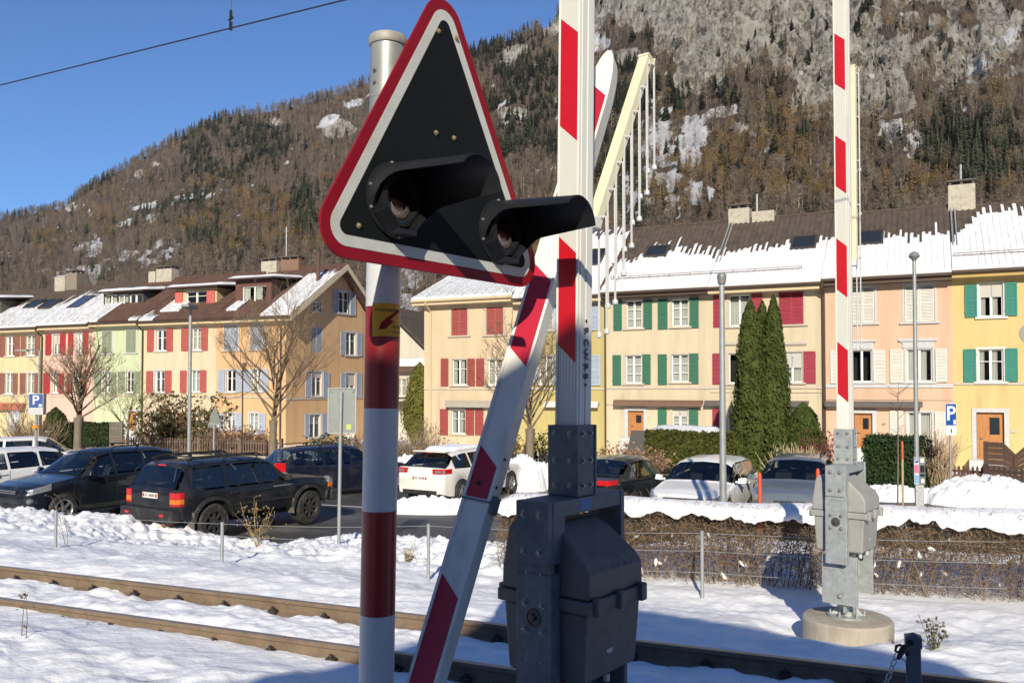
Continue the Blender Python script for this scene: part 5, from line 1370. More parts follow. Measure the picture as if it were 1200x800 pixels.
def bare_proto(seed, col, tcol):
    rnd = random.Random(seed); V = []; F = []; MI = []
    def sliver(a, b, w_, mi):
        a, b = Vector(a), Vector(b); d = (b - a); s = d.cross(Vector((rnd.uniform(-1, 1), rnd.uniform(-1, 1), .3))).normalized() * w_
        k = len(V); V.extend([a - s, a + s, b]); F.append((k, k + 1, k + 2)); MI.append(mi)
    H = 15
    for k in range(3):
        a = R(120 * k); kk = len(V); V.extend([(math.cos(a) * .22, math.sin(a) * .22, -1.5), (math.cos(a + 2.1) * .22, math.sin(a + 2.1) * .22, -1.5), (0, 0, H * .85)]); F.append((kk, kk + 1, kk + 2)); MI.append(1)
    for k in range(26):
        z = rnd.uniform(.25, .8) * H; a = rnd.uniform(0, 6.283); l = rnd.uniform(2.2, 4.5) * (1.15 - z / H * .6)
        tip = Vector((math.cos(a) * l * .75, math.sin(a) * l * .75, z + l * .75)); sliver((0, 0, z), tip, .09, 1 if k % 3 == 0 else 0)
        for j in range(9):
            q = Vector((0, 0, z)).lerp(tip, rnd.uniform(.3, 1)); dl = rnd.uniform(.9, 2.0)
            sliver(q, q + Vector((rnd.gauss(0, .45), rnd.gauss(0, .45), rnd.uniform(.3, 1))) * dl, .085, 0)
    m0 = M("forest_twig%d" % seed, col, .95, var=.2, scale=.3, rand=.35); m1 = M("forest_bark%d" % seed, tcol, .9, var=.15, scale=.3, rand=.25)
    return proto("bare_tree_source", V, F, [m0, m1], MI)
def conifer_proto(seed, col, H, wd, dens, per):
    rnd = random.Random(seed); V = []; F = []; n = dens
    V += [(.2, 0, -1), (-.1, .17, -1), (-.1, -.17, -1), (0, 0, H * .97)]; F += [(0, 1, 3), (1, 2, 3), (2, 0, 3)]; MI = [1, 1, 1]
    for k in range(n):
        s = k / n; z = H * (.08 + .92 * s); r_ = wd * (1 - s) ** .8 * rnd.uniform(.75, 1.15) + .12
        for j in range(per):
            a = rnd.uniform(0, 6.283); rr = r_ * rnd.uniform(.55, 1.1); w_ = rr * .42 + .1; dz = -rr * rnd.uniform(.25, .6)
            c, s_ = math.cos(a), math.sin(a); k0 = len(V)
            V += [(c * .05, s_ * .05, z + .35), (c * rr * .6 - s_ * w_, s_ * rr * .6 + c * w_, z + dz * .5), (c * rr, s_ * rr, z + dz), (c * rr * .6 + s_ * w_, s_ * rr * .6 - c * w_, z + dz * .55)]
            F += [(k0, k0 + 1, k0 + 2), (k0, k0 + 2, k0 + 3)]; MI += [0, 0]
    return proto("conifer_source", V, F, [M("needles%d" % seed, col, .9, var=.25, scale=.25, rand=.4), M("forest_bark3", (.13, .11, .09), .9, var=.1)], MI)
def leafy_proto(seed, col):
    rnd = random.Random(seed); V = []; F = []; MI = []
    V += [(.25, 0, -1), (-.12, .2, -1), (-.12, -.2, -1), (0, 0, 9)]; F += [(0, 1, 3), (1, 2, 3), (2, 0, 3)]; MI = [1, 1, 1]
    for k in range(420):
        while True:
            p = Vector((rnd.uniform(-1, 1), rnd.uniform(-1, 1), rnd.uniform(-1, 1)))
            if .25 < p.length < 1: break
        p = Vector((p.x * 3.6, p.y * 3.6, 8 + p.z * 5.0)); s = rnd.uniform(.2, .48)
        a = Vector((rnd.gauss(0, 1), rnd.gauss(0, 1), rnd.gauss(0, 1))).normalized(); b_ = a.cross(Vector((rnd.gauss(0, 1), rnd.gauss(0, 1), 1))).normalized()
        k0 = len(V); V += [p - a * s, p + b_ * s * .7, p + a * s]; F.append((k0, k0 + 1, k0 + 2)); MI.append(0)
    return proto("leafy_source", V, F, [M("autumn_leaf%d" % seed, col, .9, var=.25, scale=.3, rand=.3), M("forest_bark3", (.13, .11, .09), .9, var=.1)], MI)
rng = np.random.default_rng(5)
def scatter():
    N = 26000
    px = rng.uniform(-170, 1370, N); t = rng.uniform(0.06, 1.0, N) 
    ec = crest_e(px); keep = (ec * t ** .92 < 500)
    px, t = px[keep], t[keep]
    # extra trees right on the sky line
    px2 = rng.uniform(-170, 660, 900); px = np.concatenate([px, px2]); t = np.concatenate([t, rng.uniform(.975, 1.0, 900)])
    X, Y, Z, py = mount(px, t)
    rk = rock_mask(px, py); sn = snow_mask(px, py)
    n1 = fbm(px / 38.0, py / 26.0, 81, 4) ; n2 = fbm(px / 24.0, py / 30.0, 83, 4)
    con = np.zeros_like(px)
    for a in ((270, 185, 80, 34, -.2), (300, 165, 60, 26), (215, 240, 60, 12, -.25), (355, 250, 22, 40), (620, 120, 60, 70, .2), (600, 70, 60, 30, -.4), (690, 160, 60, 60), (735, 110, 40, 50, .4), (745, 240, 26, 60), (800, 110, 16, 60, .5), (1120, 165, 90, 34, -.2), (1030, 110, 40, 16), (1170, 200, 60, 30), (50, 222, 20, 20), (240, 262, 30, 24), (960, 70, 20, 24), (850, 110, 26, 14), (930, 30, 60, 14, -.6), (1000, 20, 30, 40), (560, 75, 60, 16, -.35), (230, 280, 20, 14), (890, 40, 14, 30, .4)):
        con = np.maximum(con, blob(px, py, *a))
    con = con + (t > .965) * (px < 660) * .35
    lar = np.zeros_like(px)
    for a in ((900, 190, 80, 50), (830, 215, 40, 40), (395, 265, 30, 40), (250, 245, 60, 36), (300, 265, 90, 40), (1090, 215, 80, 20), (1180, 215, 60, 26), (120, 245, 40, 30), (60, 285, 40, 16), (560, 120, 14, 50), (780, 235, 50, 20), (930, 140, 60, 24), (640, 290, 60, 60), (560, 190, 30, 60), (980, 230, 40, 20)):
        lar = np.maximum(lar, blob(px, py, *a))
    u = rng.uniform(0, 1, len(px))
    pc = np.clip(con * .95 + (n1 - .56) * 2.0, 0.035, .92); pl = np.clip(lar * .8 + (n2 - .58) * 1.6, .03, .75)
    kind = np.where(u < pc, 0, np.where(u < pc + pl * (1 - pc), 1, 2))
    thin = np.where(rk > .25, np.where(kind == 0, .10, .05) + .5 * np.clip((fbm((px + py * .7) / 13.0, (py - px * .5) / 40.0, 87, 4) - .57) * 9, 0, 1), 1.0) * np.where(sn > .3, np.where((px > 775) & (px < 850), .16, .45), 1.0)
    # bare strip of scrub: lower density where brush only
    ok = rng.uniform(0, 1, len(px)) < thin
    px, Y_, X_, Z_, kind, py, rk = px[ok], Y[ok], X[ok], Z[ok], kind[ok], py[ok], rk[ok]
    vis = (py < 420)
    px, Y_, X_, Z_, kind, rk = px[vis], Y_[vis], X_[vis], Z_[vis], kind[vis], rk[vis]
    n = len(px); sc = rng.uniform(.65, 1.25, n) * np.interp(Y_, [300, 700, 1400], [.72, .85, 1.0]) * np.where(rk > .25, .7, 1)
    xy = rng.uniform(.85, 1.2, n); S3 = np.stack([sc * xy, sc * xy, sc], -1); RT = np.stack([rng.normal(0, .05, n), rng.normal(0, .05, n), rng.uniform(0, 6.283, n)], -1)
    P3 = np.stack([X_, Y_, Z_ - .5], -1); v = rng.integers(0, 6, n)
    for sel, nm, pr in (((kind == 2) & (v % 2 == 0), "bare_forest", bare_proto(1, (.13, .095, .067), (.23, .195, .16))), ((kind == 2) & (v % 2 == 1), "bare_woodland", bare_proto(2, (.17, .132, .098), (.28, .245, .205))),
                        ((kind == 0) & (v < 4), "spruce_forest", conifer_proto(3, (.055, .066, .030), 16, 3.3, 24, 7)), ((kind == 0) & (v >= 4), "pine_forest", conifer_proto(4, (.075, .082, .042), 16, 2.7, 20, 6)),
                        ((kind == 1) & (v < 2), "larch_forest", conifer_proto(5, (.19, .115, .045), 17, 2.5, 20, 4)), ((kind == 1) & (v >= 2), "autumn_forest", leafy_proto(6, (.22, .145, .05)))):
        if sel.sum(): forest_obj(nm, P3[sel], S3[sel], pr, RT[sel])
scatter()
# unseen wooded slope, added behind the photographer to cut sky fill light
def blocker_hills():
    a = np.radians(np.linspace(75, 285, 90)); t = np.linspace(0, 1, 14); A_, T_ = np.meshgrid(a, t)
    el = .40 * np.sin(np.clip((A_ - math.radians(75)) / math.radians(210), 0, 1) * math.pi) ** .35 * (.9 + .2 * fbm(A_ * 6, T_ * 0 + 3, 95, 4))
    D_ = 320 + 900 * T_; Z_ = -2 + (el * D_) * T_ ** 1.1
    V = np.stack([D_ * np.sin(A_), D_ * np.cos(A_), Z_], -1).reshape(-1, 3); n = len(a); m = len(t)
    i = np.arange(m - 1)[:, None] * n + np.arange(n - 1)[None]; F_ = np.stack([i, i + 1, i + n + 1, i + n], -1).reshape(-1, 4)
    tag(np_mesh("fill_light_blocker", V, F_, M("blocker_forest", (.045, .05, .03), .95, var=.4, scale=.03), smooth=True), kind="structure")
blocker_hills()

# pale winter air between here and the mountain
hz = MB().box(-4200, 4200, -1300, 2500, -520, 740)
hm = bpy.data.materials.new("haze_air"); hm.use_nodes = True; hn = hm.node_tree
hn.nodes.remove(hn.nodes["Principled BSDF"]); pv = hn.nodes.new("ShaderNodeVolumePrincipled"); pv.inputs["Color"].default_value = (.93, .95, 1.0, 1); pv.inputs["Density"].default_value = 0.00004; pv.inputs["Anisotropy"].default_value = 0.0
hn.links.new(pv.outputs[0], hn.nodes["Material Output"].inputs["Volume"])
tag(hz.build("haze", hm), kind="stuff")
# ================================================================ plants
def cards(P_, N_, size, aspect, rngl, tilt=.6, up=0.0):
    """leaf cards: P (n,3), N normals; returns V,F"""
    n = len(P_); r1 = rngl.normal(0, tilt, (n, 3)); nn = N_ + r1; nn /= np.linalg.norm(nn, axis=1, keepdims=True)
    ref = np.stack([rngl.normal(0, 1, n), rngl.normal(0, 1, n), rngl.normal(0, 1, n) + up * 4], -1)
    b = ref - nn * np.sum(ref * nn, 1, keepdims=True); b /= np.linalg.norm(b, axis=1, keepdims=True) + 1e-9
    a = np.cross(nn, b); s = size * rngl.uniform(.6, 1.3, (n, 1))
    V = np.stack([P_ - b * s * .5, P_ + a * s * aspect * .5, P_ + b * s * .5, P_ - a * s * aspect * .5], 1).reshape(-1, 3)
    return V, np.arange(4 * n).reshape(n, 4)
def leafmat(nm, col, var=.4, sc=4): return M(nm, col, .75, var=var, scale=sc, spec=.25, trans=.25)
bark_m = M("bark_grey_brown", (.19, .155, .115), .9, var=.25, scale=9, bump=.5, bscale=30, stretch=(1, 1, .3))
twig_m = M("twig_brown", (.17, .125, .08), .9, var=.2, scale=6)
def bare_tree(px, Y, topy, trunk_top_y, tr, label, seed, spread=.55, n1=11, n2=5, n3=5, name="bare_tree", lean=0.0, col=None, trunk=True):
    g = on_lot(px, Y); rnd = random.Random(seed); H = P(px, topy, Y).z - g.z; th = P(px, trunk_top_y, Y).z - g.z
    root = empty(name, g, 0, label, "tree", "bare trees along the street" if name == "bare_tree" else None)
    tb = MB(); pts = [(0, 0, -.3), (.01, 0, th * .4), (.02 + lean, .01, th * .8), (.02 + lean, .02, th)]
    tb.tube(pts, [tr * 1.25, tr, tr * .92, tr * 1.12], 12)
    tb.build("trunk", bark_m, root, smooth=True)
    b = MB(); top = Vector(pts[-1])
    def limb(p, d, l, r_, lev):
        n = 4; q = [p]; dd = d.copy()
        for k in range(n):
            dd = (dd + Vector((rnd.gauss(0, .10), rnd.gauss(0, .10), .06 + rnd.gauss(0, .05)))).normalized(); q.append(q[-1] + dd * l / n)
        b.tube(q, [r_ * (1 - .75 * k / n) for k in range(n + 1)], 6 if lev == 0 else 4 if lev == 1 else 3, cap=False)
        if lev >= 3: return
        m = (n2, n3, 4)[lev]
        for k in range(m):
            u = rnd.uniform(.25, 1.0) if lev else .3 + .7 * (k + rnd.random()) / m
            i = min(n - 1, int(u * n)); pp = q[i].lerp(q[i + 1], u * n - i if u < 1 else 1)
            ax = Vector((rnd.gauss(0, 1), rnd.gauss(0, 1), rnd.gauss(0, .4))).normalized(); nd = (dd * .8 + ax * rnd.uniform(.45, .9) + Vector((0, 0, .12))).normalized()
            limb(pp, nd, l * rnd.uniform(.42, .62) * (1.05 - .3 * u), max(.0055, r_ * (1 - .75 * u) * .55), lev + 1)
    lead = name == "bare_tree"
    if lead:
        n1 = int(n1 * 1.7); limb(top - Vector((0, 0, .1)), Vector((.03, 0, 1)), (H - th) * .98, tr * .62, 0)
    for k in range(n1):
        if lead:
            a = 2.4 * k + rnd.uniform(-.4, .4); zf = (k / n1) ** 1.15 * .62; inc = rnd.uniform(.75, 1.05)
            d = Vector((math.cos(a) * inc, math.sin(a) * inc, .55 + .5 * zf + rnd.uniform(0, .35))).normalized()
            limb(top + Vector((.03 * zf, 0, zf * (H - th) - .05)), d, (H - th) * rnd.uniform(.52, .72) * (1 - zf * .75), tr * rnd.uniform(.22, .34) * (1 - .5 * zf), 0); continue
        a = 6.283 * (k + rnd.uniform(-.3, .3)) / n1; inc = rnd.uniform(.12, 1.0) * spread
        d = Vector((math.cos(a) * inc, math.sin(a) * inc, 1 - .45 * inc)).normalized(); l = (H - th) * rnd.uniform(.62, .92)
        limb(top + Vector((0, 0, rnd.uniform(-.25, .02))), d, l, tr * rnd.uniform(.34, .5), 0)
    b.build("crown", col or twig_m, root)
    return root
bare_tree(92, 34.5, 395, 489, .17, "bare pollarded tree in front of the pink and green houses", 3, .95, 12, 6, 6)
bare_tree(320, 37.0, 345, 492, .17, "large bare tree before the orange gable house", 8, .95, 13, 6, 6)
bare_tree(620.5, 29.0, 368, 502, .15, "bare tree between the slanting barrier arm and the near barrier machine", 12, .95, 12, 6, 5)
bare_tree(22, 43, 455, 505, .05, "thin bare shrub by the lemon yellow house", 15, .8, 8, 4, 4, name="bare_shrub")
bare_tree(150, 42, 440, 500, .06, "spreading bare shrub by the pale green house", 17, .95, 10, 5, 5, name="bare_shrub", col=M("twig_olive", (.19, .16, .07), .9, var=.2))
bare_tree(497, 38, 490, 520, .04, "bare bush at the corner of the cream house", 19, .9, 9, 4, 4, name="bare_shrub")
# young sapling with its stake
def sapling():
    g = on_lot(1050, 23.0); root = empty("sapling", g, 0, "slim bare sapling beside the orange topped marker stake", "sapling"); b = MB(); rnd = random.Random(4)
    H = P(1052, 448, 23).z - g.z; b.tube([(0, 0, -.1), (.03, 0, H * .4), (.04, 0, H * .75), (.07, 0, H)], [.022, .018, .012, .004], 6); b.build("trunk", bark_m, root, smooth=True)
    c = MB()
    for k in range(16):
        z = H * rnd.uniform(.5, .95); a = rnd.uniform(0, 6.28); l = rnd.uniform(.2, .5); c.tube([(.04, 0, z), (.04 + math.cos(a) * l * .6, math.sin(a) * l * .6, z + l * .3), (.04 + math.cos(a) * l, math.sin(a) * l, z + l * .65)], [.007, .006, .003], 4)
    c.build("crown", twig_m, root)
sapling()

def column_conifer(px, Y, topy, wid, label, seed, col=(.070, .092, .020), name="thuja", group=None, n=7500, full=.3):
    g = on_lot(px, Y); H = P(px, topy, Y).z - g.z; rl = np.random.default_rng(seed)
    root = empty(name, g, 0, label, "conifer", group)
    def rad(s, a): return wid / 2 * np.clip(np.minimum((s + .12) / full, 1) ** .6 * (1 - s ** 3.2) ** .75, 0.02, 2) * (1 + .16 * np.sin(3 * a + 9 * s + seed) + .10 * np.sin(7 * a - 13 * s))
    m = 26; vs = []; fs = []
    for i in range(20):
        s = i / 19
        for k in range(m):
            a = 2 * math.pi * k / m; r_ = float(rad(np.array(s), np.array(a))) * .84; vs.append((r_ * math.cos(a), r_ * math.sin(a), .05 + s * (H - .15)))
    for i in range(19):
        for k in range(m): fs.append((i * m + k, i * m + (k + 1) % m, (i + 1) * m + (k + 1) % m, (i + 1) * m + k))
    mt = leafmat("foliage_" + name + str(round(col[0], 3)), col, .5, 3.0)
    MB().add(vs, fs).build("foliage_core", mt, root, smooth='all')
    s = rl.uniform(0, 1, n) ** .9; a = rl.uniform(0, 2 * np.pi, n); r_ = rad(s, a) * rl.uniform(.80, 1.07, n)
    P_ = np.stack([r_ * np.cos(a), r_ * np.sin(a), .05 + s * (H - .05)], -1); N_ = np.stack([np.cos(a), np.sin(a), .35 + 0 * a], -1)
    V, F = cards(P_, N_, .17, .42, rl, .55, up=.7); np_mesh("foliage", V, F, mt, root)
    MB().tube([(0, 0, -.2), (0, 0, .6)], .08, 8).build("trunk", bark_m, root)
    return root
G3 = "tall thujas before the crimson shuttered house"
column_conifer(880, 32.0, 352, 1.3, "broadest thuja of the group of three, standing next to the lamp post", 3, group=G3)
column_conifer(894, 32.5, 354, 1.15, "middle thuja of the group of three, squeezed between its neighbours", 4, group=G3)
column_conifer(907, 32.0, 347, 1.1, "slender thuja of the group of three with the highest tip", 5, group=G3)
column_conifer(941, 33.0, 473, 1.55, "short rounded thuja bush beside the three tall thujas", 6, (.065, .095, .02), full=.5)
column_conifer(66, 44.0, 478, 1.35, "small cone shaped conifer in front of the pink house", 7, (.055, .075, .02), n=4500, full=.5)
column_conifer(492, 52.0, 425, 2.2, "yellow green conifer in the gap beside the cream house", 8, (.14, .14, .03), n=4000, full=.5, name="cypress")

def box_hedge(pxa, Ya, pxb, Yb, topy, dep, label, seed, col, size=.13, n=9000, cap=False, name="hedge", rough=.10):
    a, b_ = on_lot(pxa, Ya), on_lot(pxb, Yb); d = (b_ - a); d.z = 0; L_ = d.length; H = P((pxa + pxb) / 2, topy, (Ya + Yb) / 2).z - a.z; rl = np.random.default_rng(seed)
    root = empty(name, a, math.atan2(d.y, d.x), label, "hedge"); mt = leafmat("leaf_" + name + str(seed), col, .45, 4.0)
    nu = int(L_ * 5) + 2; core = MB(); vs = []
    for i in range(nu + 1):
        x = L_ * i / nu; h = H * (.93 + .05 * nz(x, 1.2, seed)); vs += [(x, .07, 0), (x, .07, h * .93), (x, dep * .25, h), (x, dep * .8, h), (x, dep - .07, h * .9), (x, dep - .07, 0)]
    fs = [(i * 6 + k, i * 6 + k + 1, i * 6 + k + 7, i * 6 + k + 6) for i in range(nu) for k in range(5)] + [tuple(range(6)), tuple(range(nu * 6 + 5, nu * 6 - 1, -1))]
    core.add(vs, fs); core.build("foliage_core", mt, root)
    f = rl.uniform(0, 1, n); face = rl.choice(4, n, p=[.5, .3, .1, .1]); x = rl.uniform(-.02, L_ + .02, n); y = rl.uniform(0, dep, n); z = rl.uniform(0, H, n); j = rl.normal(0, rough * .5, n)
    X = np.where(face == 2, -.03 + j * .6, np.where(face == 3, L_ + .03 + j * .6, x)); Y = np.where(face == 0, .03 + j * .6, y); hh = H * (.95 + .06 * fbm(x * 1.2 + seed, y, seed, 3)); Z = np.where(face == 1, hh + j * .6, np.minimum(z, hh))
    N_ = np.stack([np.where(face == 2, -1., np.where(face == 3, 1., 0)), np.where(face == 0, -1., 0), np.where(face == 1, 1., .25)], -1)
    V, F = cards(np.stack([X, Y, Z], -1), N_, size, .55, rl, .6, up=.3); np_mesh("foliage", V, F, mt, root)
    if cap: 
        o = slab_snow(root, .05, L_ - .3, .05, dep - .1, H * .97, .22, seed); o.name = "snow_cap"
    return root
box_hedge(757, 31.5, 842, 29.3, 505, 1.1, "clipped olive green thuja hedge with patches of snow on top behind the white estate car", 11, (.085, .095, .02), .15, 11000, True)
box_hedge(1012, 28.5, 1074, 27.3, 514, .9, "dark glossy ivy hedge in front of the pink house", 12, (.035, .065, .022), .11, 9000, False, "ivy_hedge", .2)
box_hedge(72, 43.0, 128, 41.5, 496, .9, "dark green hedge behind the bare pollarded tree", 13, (.04, .06, .022), .14, 7000, False)

def twig_bush(px, Y, topy, wid, label, seed, col, n=260, leaf=None, name="shrub", upright=.5, lw=.009, cat="shrub"):
    g = on_lot(px, Y); rnd = random.Random(seed); H = P(px, topy, Y).z - g.z; root = empty(name, g, 0, label, cat); b = MB(); tips = []
    for k in range(n):
        a = rnd.uniform(0, 6.283); r0 = wid * .4 * math.sqrt(rnd.random()); p = Vector((r0 * math.cos(a), r0 * math.sin(a) * .6, -.1)); l = H * rnd.uniform(.6, 1.05)
        d = Vector((math.cos(a) * upright * rnd.random(), math.sin(a) * upright * rnd.random(), 1)).normalized(); q = [p]
        for j in range(4):
            d = (d + Vector((rnd.gauss(0, .14), rnd.gauss(0, .14), 0))).normalized(); q.append(q[-1] + d * l / 4)
        b.tube(q, [lw * 1.4, lw * 1.2, lw, lw * .8, lw * .5], 3, cap=False); tips += q[1:]
        for j in range(2):
            s = q[rnd.randint(1, 3)]; e = s + Vector((rnd.gauss(0, .3), rnd.gauss(0, .3), rnd.uniform(.1, .6))).normalized() * l * .25; b.tube([s, e], [lw * .8, lw * .4], 3, cap=False); tips.append(e)
    b.build("branches", M("stems_" + name + str(seed), col, .9, var=.2, scale=5), root)
    if leaf:
        c, m, sz = leaf; rl = np.random.default_rng(seed); T_ = np.array([tuple(t) for t in tips]); idx = rl.integers(0, len(T_), m); Pp = T_[idx] + rl.normal(0, .06, (m, 3)); V, F = cards(Pp, rl.normal(0, 1, (m, 3)), sz, .6, rl, .5); np_mesh("leaves", V, F, leafmat("leaves_" + name + str(seed), c, .4, 5), root)
    return root
twig_bush(1093, 28.0, 500, 1.0, "pale straw coloured bush of upright stems beside the parking sign", 31, (.36, .27, .17), 200, lw=.012, upright=.25)
twig_bush(928, 27.0, 516, 1.3, "low pale dry shrub in front of the thujas", 32, (.42, .36, .22), 160, lw=.012, upright=.4)
twig_bush(963, 30.0, 502, 1.0, "reddish shrub with dark red berries behind the far barrier", 33, (.14, .06, .05), 90, ((.22, .03, .04), 900, .09))
twig_bush(738, 30.5, 517, 2.6, "brown withered hydrangea bush by the front door with the wooden leaf", 34, (.20, .14, .09), 150, ((.36, .24, .15), 2200, .13), upright=.9)
twig_bush(592, 36.0, 503, 1.2, "withered bush with pale brown heads below the shut ground floor shutters", 35, (.2, .15, .1), 80, ((.42, .28, .16), 700, .16), upright=.7)
twig_bush(215, 42.0, 455, 2.6, "leafy olive brown bush before the cream house with coral shutters", 36, (.14, .10, .06), 150, ((.11, .095, .035), 3600, .17), upright=.8, lw=.012)
twig_bush(185, 43.0, 472, 1.6, "smaller half bare reddish bush beside the olive brown bush", 37, (.18, .10, .07), 110, ((.17, .09, .05), 700, .14), upright=.8, lw=.012)
twig_bush(270, 40.0, 496, 2.6, "brown leafless hedge shrub in front of the orange house", 38, (.17, .12, .085), 330, ((.15, .09, .055), 2400, .10), upright=.5)
twig_bush(300, 40.0, 500, 1.6, "dark reddish shrub at the foot of the large bare tree", 39, (.12, .06, .05), 200, ((.14, .05, .04), 1200, .10), upright=.5)
twig_bush(393, 36.0, 505, 1.2, "dark evergreen bush behind the grey back of a sign", 40, (.1, .08, .05), 90, ((.04, .06, .025), 1500, .14), upright=.6)
twig_bush(425, 36.0, 500, 1.5, "tangle of brown brush before the gable end", 42, (.20, .15, .11), 260, upright=.7)
twig_bush(487, 33.0, 502, 1.7, "dense dry brush beside the white hatchback", 41, (.22, .165, .12), 330, ((.2, .13, .085), 900, .08), upright=.6)
twig_bush(40, 42.0, 482, 2.2, "dry brown shrub behind the parking sign box", 43, (.19, .14, .085), 240, upright=.6, lw=.012)
twig_bush(645, 33.0, 500, 1.6, "green shrub behind the trunk of the bare tree", 44, (.12, .09, .05), 100, ((.12, .12, .035), 1100, .12), upright=.7)
twig_bush(1140, 30.3, 548, 1.4, "low dark shrub with red leaves behind the brown picket fence", 45, (.12, .05, .05), 80, ((.20, .03, .04), 700, .10), upright=.8)

# ---------------------------------------------------------------- the brown hedge along the track
def big_hedge():
    A = PZ(592, 671, -.40); B = PZ(1190, 703, -.36); d = (B - A); d.z = 0; d.normalize(); L_ = 10.5; Hh = .95; dep = .62
    root = empty("twig_hedge", A, math.atan2(d.y, d.x), "long brown beech hedge with a thick cap of snow beside the track", "hedge"); rl = np.random.default_rng(77)
    def ribbons(P0, D, l, w_, nm, mat):
        n = len(P0); D = D / np.linalg.norm(D, axis=1, keepdims=True); s = np.cross(D, rl.normal(0, 1, (n, 3))); s /= np.linalg.norm(s, axis=1, keepdims=True) + 1e-9
        mid = P0 + D * l * .5 + rl.normal(0, .03, (n, 3)); tip = P0 + D * l + rl.normal(0, .05, (n, 3))
        V = np.stack([P0 - s * w_, P0 + s * w_, mid + s * w_ * .8, mid - s * w_ * .8, tip + s * w_ * .3, tip - s * w_ * .3], 1).reshape(-1, 3)
        k = np.arange(n)[:, None] * 6; F = np.concatenate([k + np.array([[0, 1, 2, 3]]), k + np.array([[3, 2, 4, 5]])]); np_mesh(nm, V, F, mat, root)
    # stems
    n = 800; x = rl.uniform(-.1, L_, n); P0 = np.stack([x, rl.uniform(.08, dep - .05, n), np.full(n, -.1)], -1); D = np.stack([rl.normal(0, .22, n), rl.normal(0, .2, n), np.ones(n)], -1)
    ribbons(P0, D, rl.uniform(.6, 1.1, (n, 1)), rl.uniform(.004, .009, (n, 1)), "stems", M("hedge_stem", (.20, .145, .095), .9, var=.3, scale=5))
    n = 34000; x = rl.uniform(-.12, L_, n); z = Hh * rl.uniform(0, 1.03, n) ** .8; dens = fbm(x * .8, z * 1.5, 3, 3)
    keep = rl.uniform(0, 1, n) < np.where(z > .62, 1.0, .55 + .9 * (dens - .3)) * np.where(x < 3.2, 1.0, .86)
    x, z = x[keep], z[keep]; n = len(x)
    P0 = np.stack([x, rl.uniform(.0, dep, n), z], -1); D = np.stack([rl.normal(0, .8, n), rl.normal(-.05, .5, n), rl.normal(.2, .55, n)], -1)
    ribbons(P0, D, rl.uniform(.08, .26, (n, 1)), rl.uniform(.002, .0042, (n, 1)), "twigs", M("hedge_twig", (.18, .128, .08), .9, var=.35, scale=4))
    n = 34000; x = rl.uniform(-.12, L_, n); z = Hh * rl.uniform(.0, 1.02, n) ** .5; keep = rl.uniform(0, 1, n) < np.where(x < 3.4, 1, .7) * np.where(z > .32, 1, .7); x, z = x[keep], z[keep]; n = len(x)
    Pp = np.stack([x, rl.uniform(-.02, dep, n), z], -1); V, F = cards(Pp, rl.normal(0, 1, (n, 3)), .036, .5, rl, .5); np_mesh("dry_leaves", V, F, M("hedge_leaf", (.20, .128, .072), .9, var=.4, scale=6, trans=.2), root)
    n = 200; x = rl.uniform(-.1, L_, n); z = Hh * rl.uniform(.05, .75, n); yy = rl.uniform(.1, dep, n); b = MB()
    for i in range(n):
        if float(fbm(x[i:i+1] * 1.1, z[i:i+1] * 3, 44, 3)[0]) < .52: continue
        r_ = rl.uniform(.018, .05); b.lathe([(.001, -r_ * .6), (r_, -r_ * .2), (r_ * .8, r_ * .4), (.001, r_ * .6)], 6, Matrix.Translation((x[i], yy[i], z[i])) @ Matrix.Rotation(rl.uniform(0, 3), 4, 'Y') @ Matrix.Diagonal((1.6, 1, 1, 1)), cap=False)
    b.build("snow_clumps", snow_m, root, smooth='all')
    # snow cap with a ragged underside
    nu, nv = 260, 18; U = np.linspace(-.16, L_, nu); a = np.linspace(-.12 * math.pi, 1.12 * math.pi, nv); Ug, Ag = np.meshgrid(U, a)
    th = .085 + .085 * fbm(Ug * .9, Ag * .3, 15, 3) - .012 * np.cos(Ug * 1.7); wv = dep * .56 * (1 + .16 * (fbm(Ug * 1.4, Ag, 17, 3) - .5))
    Yg = dep / 2 - np.cos(Ag) * wv; rag = .24 * (fbm(Ug * 3.4, Ag * .0 + 2, 19, 4, .65) + .35 * fbm(Ug * 13, Ag * 0 + 5, 23, 2) - .5) * np.clip(1 - np.sin(np.clip(Ag, 0, math.pi)) * 2.2, 0, 1) * (Ag < 1.5)
    end = np.clip((Ug + .16) / .22, 0, 1) ** .5
    Zg = Hh - .03 + np.where(np.sin(Ag) > 0, np.maximum(np.sin(Ag), 0) ** .7, np.sin(Ag) * .4) * th * end - rag + .02 * (fbm(Ug * 6, Ag * 3, 21, 3) - .5)
    V = np.stack([Ug, Yg, Zg], -1).reshape(-1, 3); i = np.arange(nv - 1)[:, None] * nu + np.arange(nu - 1)[None]; F = np.stack([i, i + 1, i + nu + 1, i + nu], -1).reshape(-1, 4)
    np_mesh("snow_cap", V, F, snow_m, root, True)
big_hedge()

